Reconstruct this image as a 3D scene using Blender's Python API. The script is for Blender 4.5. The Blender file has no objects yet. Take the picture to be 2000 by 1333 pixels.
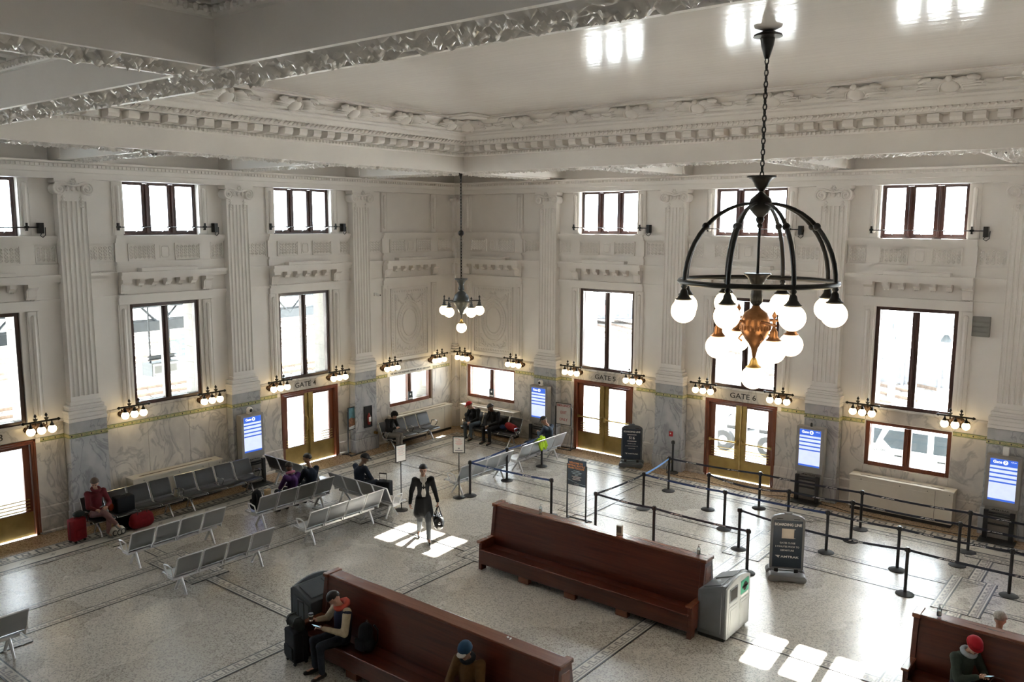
import bpy, bmesh, math, random
import numpy as np
from mathutils import Vector, Matrix
random.seed(7)
PI = math.pi
SC = bpy.context.scene
COL = SC.collection

# ------------------------------------------------------------------ camera, sky, sun, exposure
def setup_camera():
    f, yaw, pit, rol = 1664.80, math.radians(38.58519), math.radians(-7.90268), math.radians(0.23604)
    F = Vector((-math.sin(yaw)*math.cos(pit), math.cos(yaw)*math.cos(pit), math.sin(pit)))
    R = Vector((math.cos(yaw), math.sin(yaw), 0))
    U = R.cross(F)
    R2 = R*math.cos(rol) + U*math.sin(rol)
    U2 = U*math.cos(rol) - R*math.sin(rol)
    cd = bpy.data.cameras.new('camera')
    cd.sensor_width = 36.0
    cd.lens = f/2000*36.0
    cd.clip_start, cd.clip_end = 0.1, 500
    co = bpy.data.objects.new('camera', cd)
    COL.objects.link(co)
    m = Matrix((R2, U2, -F)).transposed().to_4x4()
    m.translation = Vector((20.74213, -22.67707, 7.34588))
    co.matrix_world = m
    SC.camera = co
setup_camera()

SKY_STRENGTH = 9.0
SUN_STRENGTH = 60.0
EXPOSURE = 1.55
wd = bpy.data.worlds.new('sky'); SC.world = wd; wd.use_nodes = True
nt = wd.node_tree; nt.nodes.clear()
bg = nt.nodes.new('ShaderNodeBackground'); ow = nt.nodes.new('ShaderNodeOutputWorld')
bg.inputs[0].default_value = (0.84, 0.92, 1.0, 1); bg.inputs[1].default_value = SKY_STRENGTH
nt.links.new(bg.outputs[0], ow.inputs[0])
sl = bpy.data.lights.new('sun', 'SUN'); sl.energy = SUN_STRENGTH; sl.angle = math.radians(0.55); sl.color = (1.0, 0.95, 0.87)
so = bpy.data.objects.new('sun', sl); COL.objects.link(so)
so.rotation_euler = Vector((-0.71, 9.1, 7.67)).to_track_quat('Z', 'Y').to_euler()
so.location = (8, 30, 30)
SC.view_settings.view_transform = 'Standard'
SC.view_settings.look = 'None'
SC.view_settings.gamma = 1
SC.view_settings.exposure = EXPOSURE
SC.view_settings.use_curve_mapping = False
SC.cycles.max_bounces = 10
SC.cycles.diffuse_bounces = 6
SC.cycles.glossy_bounces = 3
SC.cycles.transparent_max_bounces = 12
SC.cycles.caustics_reflective = False
SC.cycles.caustics_refractive = False
SC.cycles.sample_clamp_indirect = 6.0

# ------------------------------------------------------------------ materials
MATS = {}
def mat(name, col, rough=0.5, metal=0.0, var=0.06, scale=6.0, bump=0.0, bscale=40.0, emit=None, estr=0.0, spec=0.5, coat=0.0):
    """plain procedural material: base colour broken up by a soft noise, optional fine bump"""
    if name in MATS: return MATS[name]
    m = bpy.data.materials.new(name); m.use_nodes = True
    n = m.node_tree; b = n.nodes['Principled BSDF']
    b.inputs['Roughness'].default_value = rough
    b.inputs['Metallic'].default_value = metal
    b.inputs['Specular IOR Level'].default_value = spec
    if coat: b.inputs['Coat Weight'].default_value = coat; b.inputs['Coat Roughness'].default_value = 0.1
    tc = n.nodes.new('ShaderNodeTexCoord')
    nz = n.nodes.new('ShaderNodeTexNoise'); nz.inputs['Scale'].default_value = scale; nz.inputs['Detail'].default_value = 4
    n.links.new(tc.outputs['Object'], nz.inputs['Vector'])
    r = n.nodes.new('ShaderNodeValToRGB')
    r.color_ramp.elements[0].position = 0.3; r.color_ramp.elements[1].position = 0.7
    r.color_ramp.elements[0].color = tuple(max(0, c*(1-var)) for c in col)+(1,)
    r.color_ramp.elements[1].color = tuple(min(1, c*(1+var)) for c in col)+(1,)
    n.links.new(nz.outputs['Fac'], r.inputs[0]); n.links.new(r.outputs[0], b.inputs['Base Color'])
    if bump:
        n2 = n.nodes.new('ShaderNodeTexNoise'); n2.inputs['Scale'].default_value = bscale
        n.links.new(tc.outputs['Object'], n2.inputs['Vector'])
        bp = n.nodes.new('ShaderNodeBump'); bp.inputs['Strength'].default_value = bump; bp.inputs['Distance'].default_value = 0.01
        n.links.new(n2.outputs['Fac'], bp.inputs['Height']); n.links.new(bp.outputs[0], b.inputs['Normal'])
    if emit:
        b.inputs['Emission Color'].default_value = emit+(1,); b.inputs['Emission Strength'].default_value = estr
    MATS[name] = m
    return m

def node_mat(name):
    m = bpy.data.materials.new(name); m.use_nodes = True; MATS[name] = m
    n = m.node_tree
    return m, n, n.nodes['Principled BSDF'], n.nodes, n.links.new

def ramp(N, stops):
    r = N.new('ShaderNodeValToRGB'); e = r.color_ramp.elements
    e[0].position, e[0].color = stops[0][0], tuple(stops[0][1])+(1,)
    e[1].position, e[1].color = stops[-1][0], tuple(stops[-1][1])+(1,)
    for p, c in stops[1:-1]:
        x = e.new(p); x.color = tuple(c)+(1,)
    return r

def marble(name, base, vein, cloud, rough=0.22, sc=1.0):
    m, n, b, N, L = node_mat(name)
    tc = N.new('ShaderNodeTexCoord'); mp = N.new('ShaderNodeMapping'); L(tc.outputs['Object'], mp.inputs[0])
    mp.inputs['Rotation'].default_value = (0.4, 0.7, 0.3); mp.inputs['Scale'].default_value = (sc, sc, sc*0.7)
    w = N.new('ShaderNodeTexNoise'); w.inputs['Scale'].default_value = 1.3; w.inputs['Detail'].default_value = 8; w.inputs['Distortion'].default_value = 1.6
    L(mp.outputs[0], w.inputs['Vector'])
    r1 = ramp(N, [(0.46, (0, 0, 0)), (0.5, (1, 1, 1)), (0.54, (0, 0, 0))]); L(w.outputs['Fac'], r1.inputs[0])
    w2 = N.new('ShaderNodeTexNoise'); w2.inputs['Scale'].default_value = 2.2; w2.inputs['Detail'].default_value = 6; L(mp.outputs[0], w2.inputs['Vector'])
    r2 = ramp(N, [(0.35, cloud), (0.65, base)]); L(w2.outputs['Fac'], r2.inputs[0])
    mx = N.new('ShaderNodeMix'); mx.data_type = 'RGBA'
    mul = N.new('ShaderNodeMath'); mul.operation = 'MULTIPLY'; mul.inputs[1].default_value = 0.55
    L(r1.outputs[0], mul.inputs[0]); L(mul.outputs[0], mx.inputs[0]); L(r2.outputs[0], mx.inputs[6]); mx.inputs[7].default_value = vein+(1,)
    L(mx.outputs[2], b.inputs['Base Color']); b.inputs['Roughness'].default_value = rough
    return m

def terrazzo(name, base, dark, light, tone2, rough):
    m, n, b, N, L = node_mat(name)
    tc = N.new('ShaderNodeTexCoord')
    v = N.new('ShaderNodeTexVoronoi'); v.inputs['Scale'].default_value = 45; L(tc.outputs['Object'], v.inputs['Vector'])
    r = ramp(N, [(0.0, dark), (0.22, dark), (0.3, base), (0.75, base), (0.85, light)]); r.color_ramp.interpolation = 'LINEAR'
    sx = N.new('ShaderNodeSeparateColor'); L(v.outputs['Color'], sx.inputs[0]); L(sx.outputs[0], r.inputs[0])
    g = N.new('ShaderNodeTexNoise'); g.inputs['Scale'].default_value = 0.35; g.inputs['Detail'].default_value = 5; L(tc.outputs['Object'], g.inputs['Vector'])
    rg = ramp(N, [(0.3, tone2), (0.7, (1, 1, 1))]); L(g.outputs['Fac'], rg.inputs[0])
    mx = N.new('ShaderNodeMix'); mx.data_type = 'RGBA'; mx.blend_type = 'MULTIPLY'; mx.inputs[0].default_value = 1
    L(r.outputs[0], mx.inputs[6]); L(rg.outputs[0], mx.inputs[7]); L(mx.outputs[2], b.inputs['Base Color'])
    rr = N.new('ShaderNodeMapRange'); rr.inputs[3].default_value = rough*0.8; rr.inputs[4].default_value = rough*1.3
    L(g.outputs['Fac'], rr.inputs[0]); L(rr.outputs[0], b.inputs['Roughness'])
    return m

def wood(name, c1, c2, rough, axis='X', coat=0.3):
    m, n, b, N, L = node_mat(name)
    tc = N.new('ShaderNodeTexCoord'); mp = N.new('ShaderNodeMapping'); L(tc.outputs['Object'], mp.inputs[0])
    s = {'X': (0.6, 14, 14), 'Z': (14, 14, 0.6)}[axis]; mp.inputs['Scale'].default_value = s
    w = N.new('ShaderNodeTexNoise'); w.inputs['Scale'].default_value = 1.5; w.inputs['Detail'].default_value = 6; w.inputs['Distortion'].default_value = 0.8
    L(mp.outputs[0], w.inputs['Vector'])
    r = ramp(N, [(0.3, c1), (0.7, c2)]); L(w.outputs['Fac'], r.inputs[0]); L(r.outputs[0], b.inputs['Base Color'])
    b.inputs['Roughness'].default_value = rough; b.inputs['Coat Weight'].default_value = coat; b.inputs['Coat Roughness'].default_value = 0.15
    return m

def glass_mat(name, tint, gloss=0.06):
    m = bpy.data.materials.new(name); m.use_nodes = True; MATS[name] = m
    n = m.node_tree; N = n.nodes; L = n.links.new; N.clear()
    o = N.new('ShaderNodeOutputMaterial'); t = N.new('ShaderNodeBsdfTransparent'); g = N.new('ShaderNodeBsdfGlossy')
    t.inputs[0].default_value = tint+(1,); g.inputs['Roughness'].default_value = 0.02
    x = N.new('ShaderNodeMixShader'); f = N.new('ShaderNodeFresnel'); f.inputs[0].default_value = 1.45
    ml = N.new('ShaderNodeMath'); ml.operation = 'MULTIPLY'; ml.inputs[1].default_value = gloss*10
    tcn = N.new('ShaderNodeTexCoord'); nz = N.new('ShaderNodeTexNoise'); nz.inputs['Scale'].default_value = 1.2; L(tcn.outputs['Object'], nz.inputs['Vector'])
    bp = N.new('ShaderNodeBump'); bp.inputs['Strength'].default_value = 0.02; L(nz.outputs['Fac'], bp.inputs['Height']); L(bp.outputs[0], g.inputs['Normal'])
    L(f.outputs[0], ml.inputs[0]); L(ml.outputs[0], x.inputs[0]); L(t.outputs[0], x.inputs[1]); L(g.outputs[0], x.inputs[2]); L(x.outputs[0], o.inputs[0])
    return m

def glossy_ceiling(name):
    m, n, b, N, L = node_mat(name)
    tc = N.new('ShaderNodeTexCoord'); mp = N.new('ShaderNodeMapping'); L(tc.outputs['Object'], mp.inputs[0])
    mp.inputs['Scale'].default_value = (0.35, 2.6, 1); mp.inputs['Rotation'].default_value = (0, 0, 0.12)
    w = N.new('ShaderNodeTexNoise'); w.inputs['Scale'].default_value = 2.2; w.inputs['Detail'].default_value = 3; L(mp.outputs[0], w.inputs['Vector'])
    bp = N.new('ShaderNodeBump'); bp.inputs['Strength'].default_value = 0.16; bp.inputs['Distance'].default_value = 0.02
    L(w.outputs['Fac'], bp.inputs['Height']); L(bp.outputs[0], b.inputs['Normal'])
    c = N.new('ShaderNodeTexNoise'); c.inputs['Scale'].default_value = 0.4; c.inputs['Detail'].default_value = 5; L(tc.outputs['Object'], c.inputs['Vector'])
    r = ramp(N, [(0.3, (0.64, 0.605, 0.565)), (0.7, (0.71, 0.675, 0.635))]); L(c.outputs['Fac'], r.inputs[0]); L(r.outputs[0], b.inputs['Base Color'])
    b.inputs['Roughness'].default_value = 0.12; b.inputs['Specular IOR Level'].default_value = 0.6
    return m

paint = mat('cream_paint', (0.765, 0.735, 0.70), 0.42, var=0.03, scale=1.5, bump=0.04, bscale=60)
paint_gloss = mat('glossy_cream_paint', (0.72, 0.69, 0.65), 0.2, var=0.04, scale=2.0, spec=0.6)
ceil_m = glossy_ceiling('polished_ceiling_paint')
marble_w = marble('white_marble', (0.66, 0.62, 0.56), (0.25, 0.24, 0.24), (0.52, 0.49, 0.46))
marble_b = marble('blue_grey_marble', (0.50, 0.50, 0.51), (0.17, 0.18, 0.20), (0.38, 0.39, 0.41), sc=1.3)
terr = terrazzo('grey_terrazzo', (0.52, 0.485, 0.435), (0.31, 0.29, 0.26), (0.60, 0.57, 0.52), (0.82, 0.81, 0.79), 0.26)
terr_tan = terrazzo('tan_terrazzo', (0.45, 0.325, 0.215), (0.25, 0.17, 0.10), (0.58, 0.45, 0.32), (0.8, 0.78, 0.76), 0.24)
tess_l = mat('light_tesserae', (0.56, 0.53, 0.47), 0.3, var=0.12, scale=55)
tess_d = mat('black_tesserae', (0.05, 0.052, 0.058), 0.3, var=0.3, scale=55)
tess_g = mat('brown_grey_tesserae', (0.24, 0.22, 0.20), 0.3, var=0.2, scale=55)
tess_gold = mat('gilt_tesserae', (0.46, 0.42, 0.20), 0.3, var=0.25, scale=70)
tess_green = mat('green_tesserae', (0.12, 0.19, 0.12), 0.3, var=0.3, scale=70)
maho = wood('mahogany_bench', (0.055, 0.013, 0.007), (0.105, 0.027, 0.013), 0.3)
maho_top = wood('worn_mahogany_top', (0.13, 0.042, 0.022), (0.20, 0.072, 0.04), 0.26)
doorwood = wood('red_brown_door_wood', (0.115, 0.028, 0.012), (0.19, 0.055, 0.02), 0.3, 'Z')
winwood = wood('dark_window_wood', (0.032, 0.012, 0.009), (0.058, 0.02, 0.014), 0.35, 'Z')
brass = mat('brass', (0.50, 0.36, 0.13), 0.32, 1.0, var=0.12, scale=5)
brass_dull = mat('dull_brass_plate', (0.34, 0.235, 0.085), 0.42, 1.0, var=0.2, scale=3)
bronze = mat('dark_bronze', (0.022, 0.022, 0.022), 0.38, 0.6, var=0.2)
copper = mat('antique_copper', (0.27, 0.125, 0.055), 0.36, 0.9, var=0.25, scale=8)
sconce_plate = mat('brown_bronze', (0.055, 0.03, 0.018), 0.4, 0.7, var=0.2)
chrome = mat('satin_chrome', (0.62, 0.63, 0.65), 0.22, 1.0, var=0.05)
steel = mat('brushed_steel_seat', (0.40, 0.415, 0.44), 0.33, 1.0, var=0.06, scale=3)
white_pw = mat('silver_powder_coat', (0.68, 0.69, 0.70), 0.35, 0.4, var=0.04)
vinyl = mat('black_vinyl', (0.011, 0.012, 0.015), 0.36, var=0.15)
blk = mat('black_metal', (0.014, 0.016, 0.018), 0.38, var=0.12)
blk_rub = mat('black_rubber', (0.018, 0.019, 0.021), 0.7, var=0.15)
globe = mat('lit_opal_globe', (0.9, 0.86, 0.78), 0.25, emit=(1.0, 0.80, 0.50), estr=1.9)
globe_s = mat('lit_sconce_globe', (0.9, 0.86, 0.72), 0.25, emit=(1.0, 0.76, 0.40), estr=2.6)
grey_kiosk = mat('warm_grey_kiosk', (0.30, 0.285, 0.26), 0.45, var=0.04)
navy = mat('navy_print', (0.012, 0.028, 0.055), 0.35, var=0.06)
white_print = mat('white_print', (0.80, 0.80, 0.78), 0.5, var=0.02)
cream_metal = mat('cream_enamel', (0.60, 0.55, 0.46), 0.38, var=0.03)
dark_slot = mat('dark_slot', (0.03, 0.028, 0.025), 0.7)
bin_grey = mat('grey_bin_plastic', (0.135, 0.145, 0.155), 0.38, var=0.06)
bin_light = mat('light_grey_bin_front', (0.40, 0.42, 0.42), 0.4, var=0.05)
bin_blue = mat('slate_bin_plastic', (0.052, 0.064, 0.076), 0.42, var=0.06)
glass = glass_mat('window_glass', (0.97, 0.985, 0.985))

# ------------------------------------------------------------------ mesh builder
class MB:
    def __init__(s, M=None):
        s.v = []; s.f = []; s.mi = []; s.M = M; s.k = 0
    def add(s, vs, fs):
        o = len(s.v)
        if s.M is not None: vs = [s.M @ Vector(p) for p in vs]
        s.v += [tuple(p) for p in vs]
        s.f += [tuple(i+o for i in q) for q in fs]; s.mi += [s.k]*len(fs)
        return s
    def box(s, x0, x1, y0, y1, z0, z1):
        return s.add([(x0,y0,z0),(x1,y0,z0),(x1,y1,z0),(x0,y1,z0),(x0,y0,z1),(x1,y0,z1),(x1,y1,z1),(x0,y1,z1)],
              [(0,3,2,1),(4,5,6,7),(0,1,5,4),(1,2,6,5),(2,3,7,6),(3,0,4,7)])
    def cbox(s, c, d, rot=None):
        x, y, z = (k/2 for k in d)
        m = Matrix.Translation(c) @ (rot.to_4x4() if rot is not None else Matrix.Identity(4))
        vs = [m @ Vector(p) for p in ((-x,-y,-z),(x,-y,-z),(x,y,-z),(-x,y,-z),(-x,-y,z),(x,-y,z),(x,y,z),(-x,y,z))]
        return s.add(vs, [(0,3,2,1),(4,5,6,7),(0,1,5,4),(1,2,6,5),(2,3,7,6),(3,0,4,7)])
    def prism(s, poly, a0, a1, ax='x'):
        """polygon in the two other axes (cyclic order), extruded along ax"""
        n = len(poly); vs = []
        for a in (a0, a1):
            for p, q in poly:
                vs.append({'x': (a,p,q), 'y': (p,a,q), 'z': (p,q,a)}[ax])
        fs = [tuple(range(n))[::-1], tuple(range(n, 2*n))]
        fs += [(i, (i+1) % n, n+(i+1) % n, n+i) for i in range(n)]
        return s.add(vs, fs)
    def sheet(s, prof, a0, a1, t, ax='x'):
        """open profile given thickness t and extruded along ax"""
        pts = [Vector(p) for p in prof]; nrm = []
        for i in range(len(pts)):
            d = (pts[min(i+1, len(pts)-1)]-pts[max(i-1, 0)]).normalized(); nrm.append(Vector((-d.y, d.x)))
        A = [p+q*t/2 for p, q in zip(pts, nrm)]; B = [p-q*t/2 for p, q in zip(pts, nrm)]
        n = len(pts); vs = []
        for a in (a0, a1):
            for P in (A, B):
                for p in P: vs.append({'x': (a,p.x,p.y), 'y': (p.x,a,p.y), 'z': (p.x,p.y,a)}[ax])
        fs = []
        for i in range(n-1):
            fs += [(i, i+1, n+i+1, n+i), (2*n+i, 3*n+i, 3*n+i+1, 2*n+i+1), (i, 2*n+i, 2*n+i+1, i+1), (n+i, n+i+1, 3*n+i+1, 3*n+i)]
        fs += [(0, n, 3*n, 2*n), (n-1, 3*n-1, 4*n-1, 2*n-1)]
        return s.add(vs, fs)
    def tube(s, pts, r, n=8, closed=False):
        P = [Vector(p) for p in pts]; m = len(P)
        rs = r if isinstance(r, (list, tuple)) else [r]*m
        T = []
        for i in range(m):
            if closed: d = P[(i+1) % m]-P[i-1]
            else: d = P[min(i+1, m-1)]-P[max(i-1, 0)]
            T.append(d.normalized() if d.length > 1e-9 else Vector((0,0,1)))
        up = Vector((0,0,1)) if abs(T[0].z) < 0.9 else Vector((1,0,0))
        nr = (up - T[0]*up.dot(T[0])).normalized(); vs = []
        for i in range(m):
            nr = nr - T[i]*nr.dot(T[i])
            nr = nr.normalized() if nr.length > 1e-6 else T[i].orthogonal().normalized()
            b = T[i].cross(nr)
            for k in range(n):
                a = 2*PI*k/n; vs.append(P[i]+(nr*math.cos(a)+b*math.sin(a))*rs[i])
        fs = []
        for i in range(m if closed else m-1):
            j = (i+1) % m
            for k in range(n): fs.append((i*n+k, i*n+(k+1) % n, j*n+(k+1) % n, j*n+k))
        if not closed: fs += [tuple(range(n))[::-1], tuple(range((m-1)*n, m*n))]
        return s.add(vs, fs)
    def lathe(s, prof, n=16, c=(0,0,0), M=None):
        vs = []; fs = []; m = len(prof)
        for r, z in prof:
            for k in range(n):
                a = 2*PI*k/n; p = Vector((max(r, 1e-4)*math.cos(a), max(r, 1e-4)*math.sin(a), z))
                if M is not None: p = M @ p
                vs.append(p+Vector(c))
        for i in range(m-1):
            for k in range(n): fs.append((i*n+k, i*n+(k+1) % n, (i+1)*n+(k+1) % n, (i+1)*n+k))
        fs += [tuple(range(n))[::-1], tuple(range((m-1)*n, m*n))]
        return s.add(vs, fs)
    def ball(s, c, r, n=12, m=8, sc=(1,1,1), rot=None):
        vs = []; fs = []
        for i in range(m+1):
            t = PI*i/m
            for k in range(n):
                a = 2*PI*k/n; p = Vector((r*sc[0]*math.sin(t)*math.cos(a), r*sc[1]*math.sin(t)*math.sin(a), r*sc[2]*math.cos(t)))
                if rot is not None: p = rot @ p
                vs.append(p+Vector(c))
        for i in range(m):
            for k in range(n): fs.append((i*n+k, (i+1)*n+k, (i+1)*n+(k+1) % n, i*n+(k+1) % n))
        return s.add(vs, fs)
    def cap(s, a, b, ra, rb, n=10):
        """round-ended tapered limb"""
        a, b = Vector(a), Vector(b); d = b-a
        if d.length < 1e-6: return s.ball(a, ra, n, 6)
        t = d.normalized(); pts = []; rs = []
        for k in range(4): q = PI/2*(1-k/4); pts.append(a-t*ra*math.sin(q)); rs.append(max(ra*math.cos(q), 1e-4))
        for k in range(5): q = PI/2*k/4; pts.append(b+t*rb*math.sin(q)); rs.append(max(rb*math.cos(q), 1e-4))
        return s.tube(pts, rs, n)
    def build(s, name, mats, parent=None, smooth=None, bevel=0, loc=None, rz=0, kind=None, seg=1, rx=0):
        me = mesh_of(s.v, s.f, s.mi, name, mats, smooth, bevel, seg)
        return link(name, me, parent, loc, rz, kind, rx)

def mesh_of(v, f, mi, name, mats, smooth=None, bevel=0, seg=1):
    me = bpy.data.meshes.new(name); me.from_pydata([tuple(p) for p in v], [], f)
    if not isinstance(mats, (list, tuple)): mats = [mats]
    for m in mats: me.materials.append(m)
    if len(mats) > 1: me.polygons.foreach_set('material_index', mi)
    bm = bmesh.new(); bm.from_mesh(me)
    if smooth is not None or bevel: bmesh.ops.remove_doubles(bm, verts=bm.verts, dist=1e-5)
    bmesh.ops.recalc_face_normals(bm, faces=bm.faces)
    if bevel:
        es = [e for e in bm.edges if len(e.link_faces) == 2 and e.calc_face_angle(0) > 0.5]
        bmesh.ops.bevel(bm, geom=es, offset=bevel, segments=seg, affect='EDGES', profile=0.6, clamp_overlap=True)
    bm.to_mesh(me); bm.free()
    if smooth is not None:
        me.polygons.foreach_set('use_smooth', [True]*len(me.polygons))
        if smooth < 180: me.set_sharp_from_angle(angle=math.radians(smooth))
    me.update()
    return me

def link(name, me, parent=None, loc=None, rz=0, kind=None, rx=0):
    o = bpy.data.objects.new(name, me); COL.objects.link(o)
    if parent is not None: o.parent = parent
    if loc is not None: o.location = loc
    if rz or rx: o.rotation_euler = (rx, 0, rz)
    if kind: o['kind'] = kind
    return o

def thing(name, label, cat, loc=(0,0,0), rz=0, group=None):
    o = bpy.data.objects.new(name, None); COL.objects.link(o)
    o.empty_display_size = 0.2
    o.location = loc; o.rotation_euler = (0, 0, rz); o['label'] = label; o['category'] = cat
    if group: o['group'] = group
    return o
def tag(o, label, cat, group=None):
    o['label'] = label; o['category'] = cat
    if group: o['group'] = group
    return o
def dup(o, parent=None, loc=None, rz=None, label=None, group=None):
    c = o.copy(); COL.objects.link(c)
    if parent is not None: c.parent = parent
    if loc is not None: c.location = loc
    if rz is not None: c.rotation_euler = (0, 0, rz)
    if label: c['label'] = label
    if group: c['group'] = group
    for ch in list(o.children): dup(ch, c)
    return c

TXT = {}
def text(s, size, m, parent, loc, rot=(PI/2, 0, PI), align='CENTER', ext=0.002, bold=0.0, shear=0.0, sx=1.0, name='lettering'):
    key = (s, size, m.name, align, ext, bold, shear)
    if key not in TXT:
        cu = bpy.data.curves.new('lettering', 'FONT'); cu.body = s; cu.size = size; cu.align_x = align; cu.align_y = 'CENTER'
        cu.extrude = ext; cu.offset = bold; cu.shear = shear; cu.resolution_u = 3
        t = bpy.data.objects.new('lettering', cu); COL.objects.link(t)
        me = bpy.data.meshes.new_from_object(t.evaluated_get(bpy.context.evaluated_depsgraph_get()))
        bpy.data.objects.remove(t); me.materials.clear(); me.materials.append(m); TXT[key] = me
    o = bpy.data.objects.new(name, TXT[key]); COL.objects.link(o)
    o.parent = parent; o.location = loc; o.rotation_euler = rot; o.scale = (sx, 1, 1)
    return o
# ------------------------------------------------------------------ the hall: two walls seen, s runs along a wall from the corner, d out of it
WM = {'L': Matrix(((0,1,0,0),(-1,0,0,0),(0,0,1,0),(0,0,0,1))), 'R': Matrix(((1,0,0,0),(0,-1,0,0),(0,0,1,0),(0,0,0,1)))}
def at(w, s, d=0, z=0): return (d, -s, z) if w == 'L' else (s, -d, z)
RZ = {'L': -PI/2, 'R': PI}
XMAX, YMAX = 31.0, 31.0
PIL = {'L': [4.56, 8.98, 13.37, 17.77, 22.2, 26.6], 'R': [4.28, 8.86, 13.38, 17.72, 22.1, 26.5]}
LEN = {'L': YMAX, 'R': XMAX}
DOORS = {'L': [(5.53, 7.60), (14.52, 16.56)], 'R': [(5.31, 7.44), (9.96, 12.03)]}
LOW = {'L': [(1.22, 3.28)], 'R': [(0.58, 2.78), (14.42, 16.46)]}
MAIN = {'L': [(5.70, 7.58), (10.13, 12.03), (14.61, 16.48), (19.0, 20.95), (23.4, 25.3)], 'R': [(5.42, 7.43), (10.05, 12.0), (14.50, 16.41), (18.95, 20.9), (23.4, 25.3)]}
UPP = {'L': [(5.60, 7.66), (10.03, 12.08), (14.48, 16.52), (18.95, 21.0), (23.35, 25.4)], 'R': [(5.39, 7.50), (10.0, 12.08), (14.47, 16.45), (18.9, 20.95), (23.35, 25.4)]}
ZD, ZL = 2.28, {'L': (1.16, 2.36), 'R': (1.12, 2.30)}
ZM, ZU = (2.66, 5.28), (7.0, 8.33)
SOFF, CEIL = 8.75, 10.0

def holes(w):
    H = [(a, b, 0, ZD) for a, b in DOORS[w]] + [(a, b)+ZL[w] for a, b in LOW[w]] + [(a, b)+ZM for a, b in MAIN[w]] + [(a, b)+ZU for a, b in UPP[w]]
    return H
def walled(w, d0, d1, H, zt, s_from=0.0, skip=0.0):
    m = MB(WM[w])
    ss = sorted({s_from, LEN[w]} | {h[0]-skip for h in H} | {h[1]+skip for h in H})
    for a, b in zip(ss[:-1], ss[1:]):
        mid = (a+b)/2
        hs = sorted([(h[2]-(skip if h[2] > 0 else 0), h[3]+skip) for h in H if h[0]-skip < mid < h[1]+skip])
        z = 0
        for p, q in hs:
            if p > z: m.box(a, b, d0, d1, z, p)
            z = q
        m.box(a, b, d0, d1, z, zt)
    return m
stone = mat('pale_sandstone', (0.46, 0.45, 0.41), 0.8, var=0.08, scale=9, bump=0.2, bscale=30)
WALL = {}
for w, nm in (('L', 'wall_left'), ('R', 'wall_right')):
    o = walled(w, -0.22, 0.0, holes(w), CEIL+0.1).build(nm, paint, kind='structure'); WALL[w] = o
    fm = walled(w, -0.80, -0.22, [h for h in holes(w) if h[2] < 6], 6.0, s_from=-0.85 if w == 'L' else 0.0)
    fo = fm.build('wall_left_outer_facing' if w == 'L' else 'wall_right_outer_facing', stone, kind='structure')
    # coursed jamb stones of the deep outer reveals
    jb = MB()
    jb.box(0, 0.012, 0, 0.50, 0, 0.43)
    me = mesh_of(jb.v, jb.f, jb.mi, 'jamb_stone', stone, bevel=0.006)
    for a, b in MAIN[w][:3] + LOW[w] + DOORS[w]:
        z0, z1 = (ZM if (a, b) in MAIN[w] else (ZL[w] if (a, b) in LOW[w] else (0.05, ZD)))
        z = z0
        while z < z1-0.05:
            h = min(0.44, z1-z)
            q = link('jamb_stone', me, fo, at(w, a, -0.78, z), 0)
            q.scale = (1, 1, h/0.44)
            q.rotation_euler = (0, 0, -PI/2) if w == 'L' else (0, 0, 0)
            if w == 'L': q.location = at(w, a, -0.78, z)
            else: q.location = at(w, a, -0.28, z)
            z += 0.44
# far walls behind the camera close the room
def far_wall(nm, fx, cs):
    q = MB(); prev = 0.0
    for c in cs:
        fx(q, prev, c-1.0, 0, CEIL+0.1); fx(q, c-1.0, c+1.0, 0, 2.66); fx(q, c-1.0, c+1.0, 5.28, 7.0); fx(q, c-1.0, c+1.0, 8.33, CEIL+0.1); prev = c+1.0
    fx(q, prev, 31.0, 0, CEIL+0.1)
    o = q.build(nm, paint, kind='structure')
    for c in cs:
        for z0, z1 in (ZM, ZU):
            m = MB(); fx(m, c-1.0, c-0.9, z0, z1); fx(m, c+0.9, c+1.0, z0, z1); fx(m, c-0.08, c+0.08, z0, z1); fx(m, c-0.9, c+0.9, z0, z0+0.1); fx(m, c-0.9, c+0.9, z1-0.1, z1); f = m.build('window_frame', winwood, o)
far_wall('wall_east', lambda q, a, b, z0, z1: q.box(XMAX, XMAX+0.3, -b, -a, z0, z1), [])
far_wall('wall_south', lambda q, a, b, z0, z1: q.box(a, b, -YMAX-0.3, -YMAX, z0, z1), [])
rf = MB(); rf.box(-0.85, XMAX+0.3, -YMAX-0.3, 0.85, 10.35, 10.6); rf.build('roof_slab', stone, kind='structure')

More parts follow.
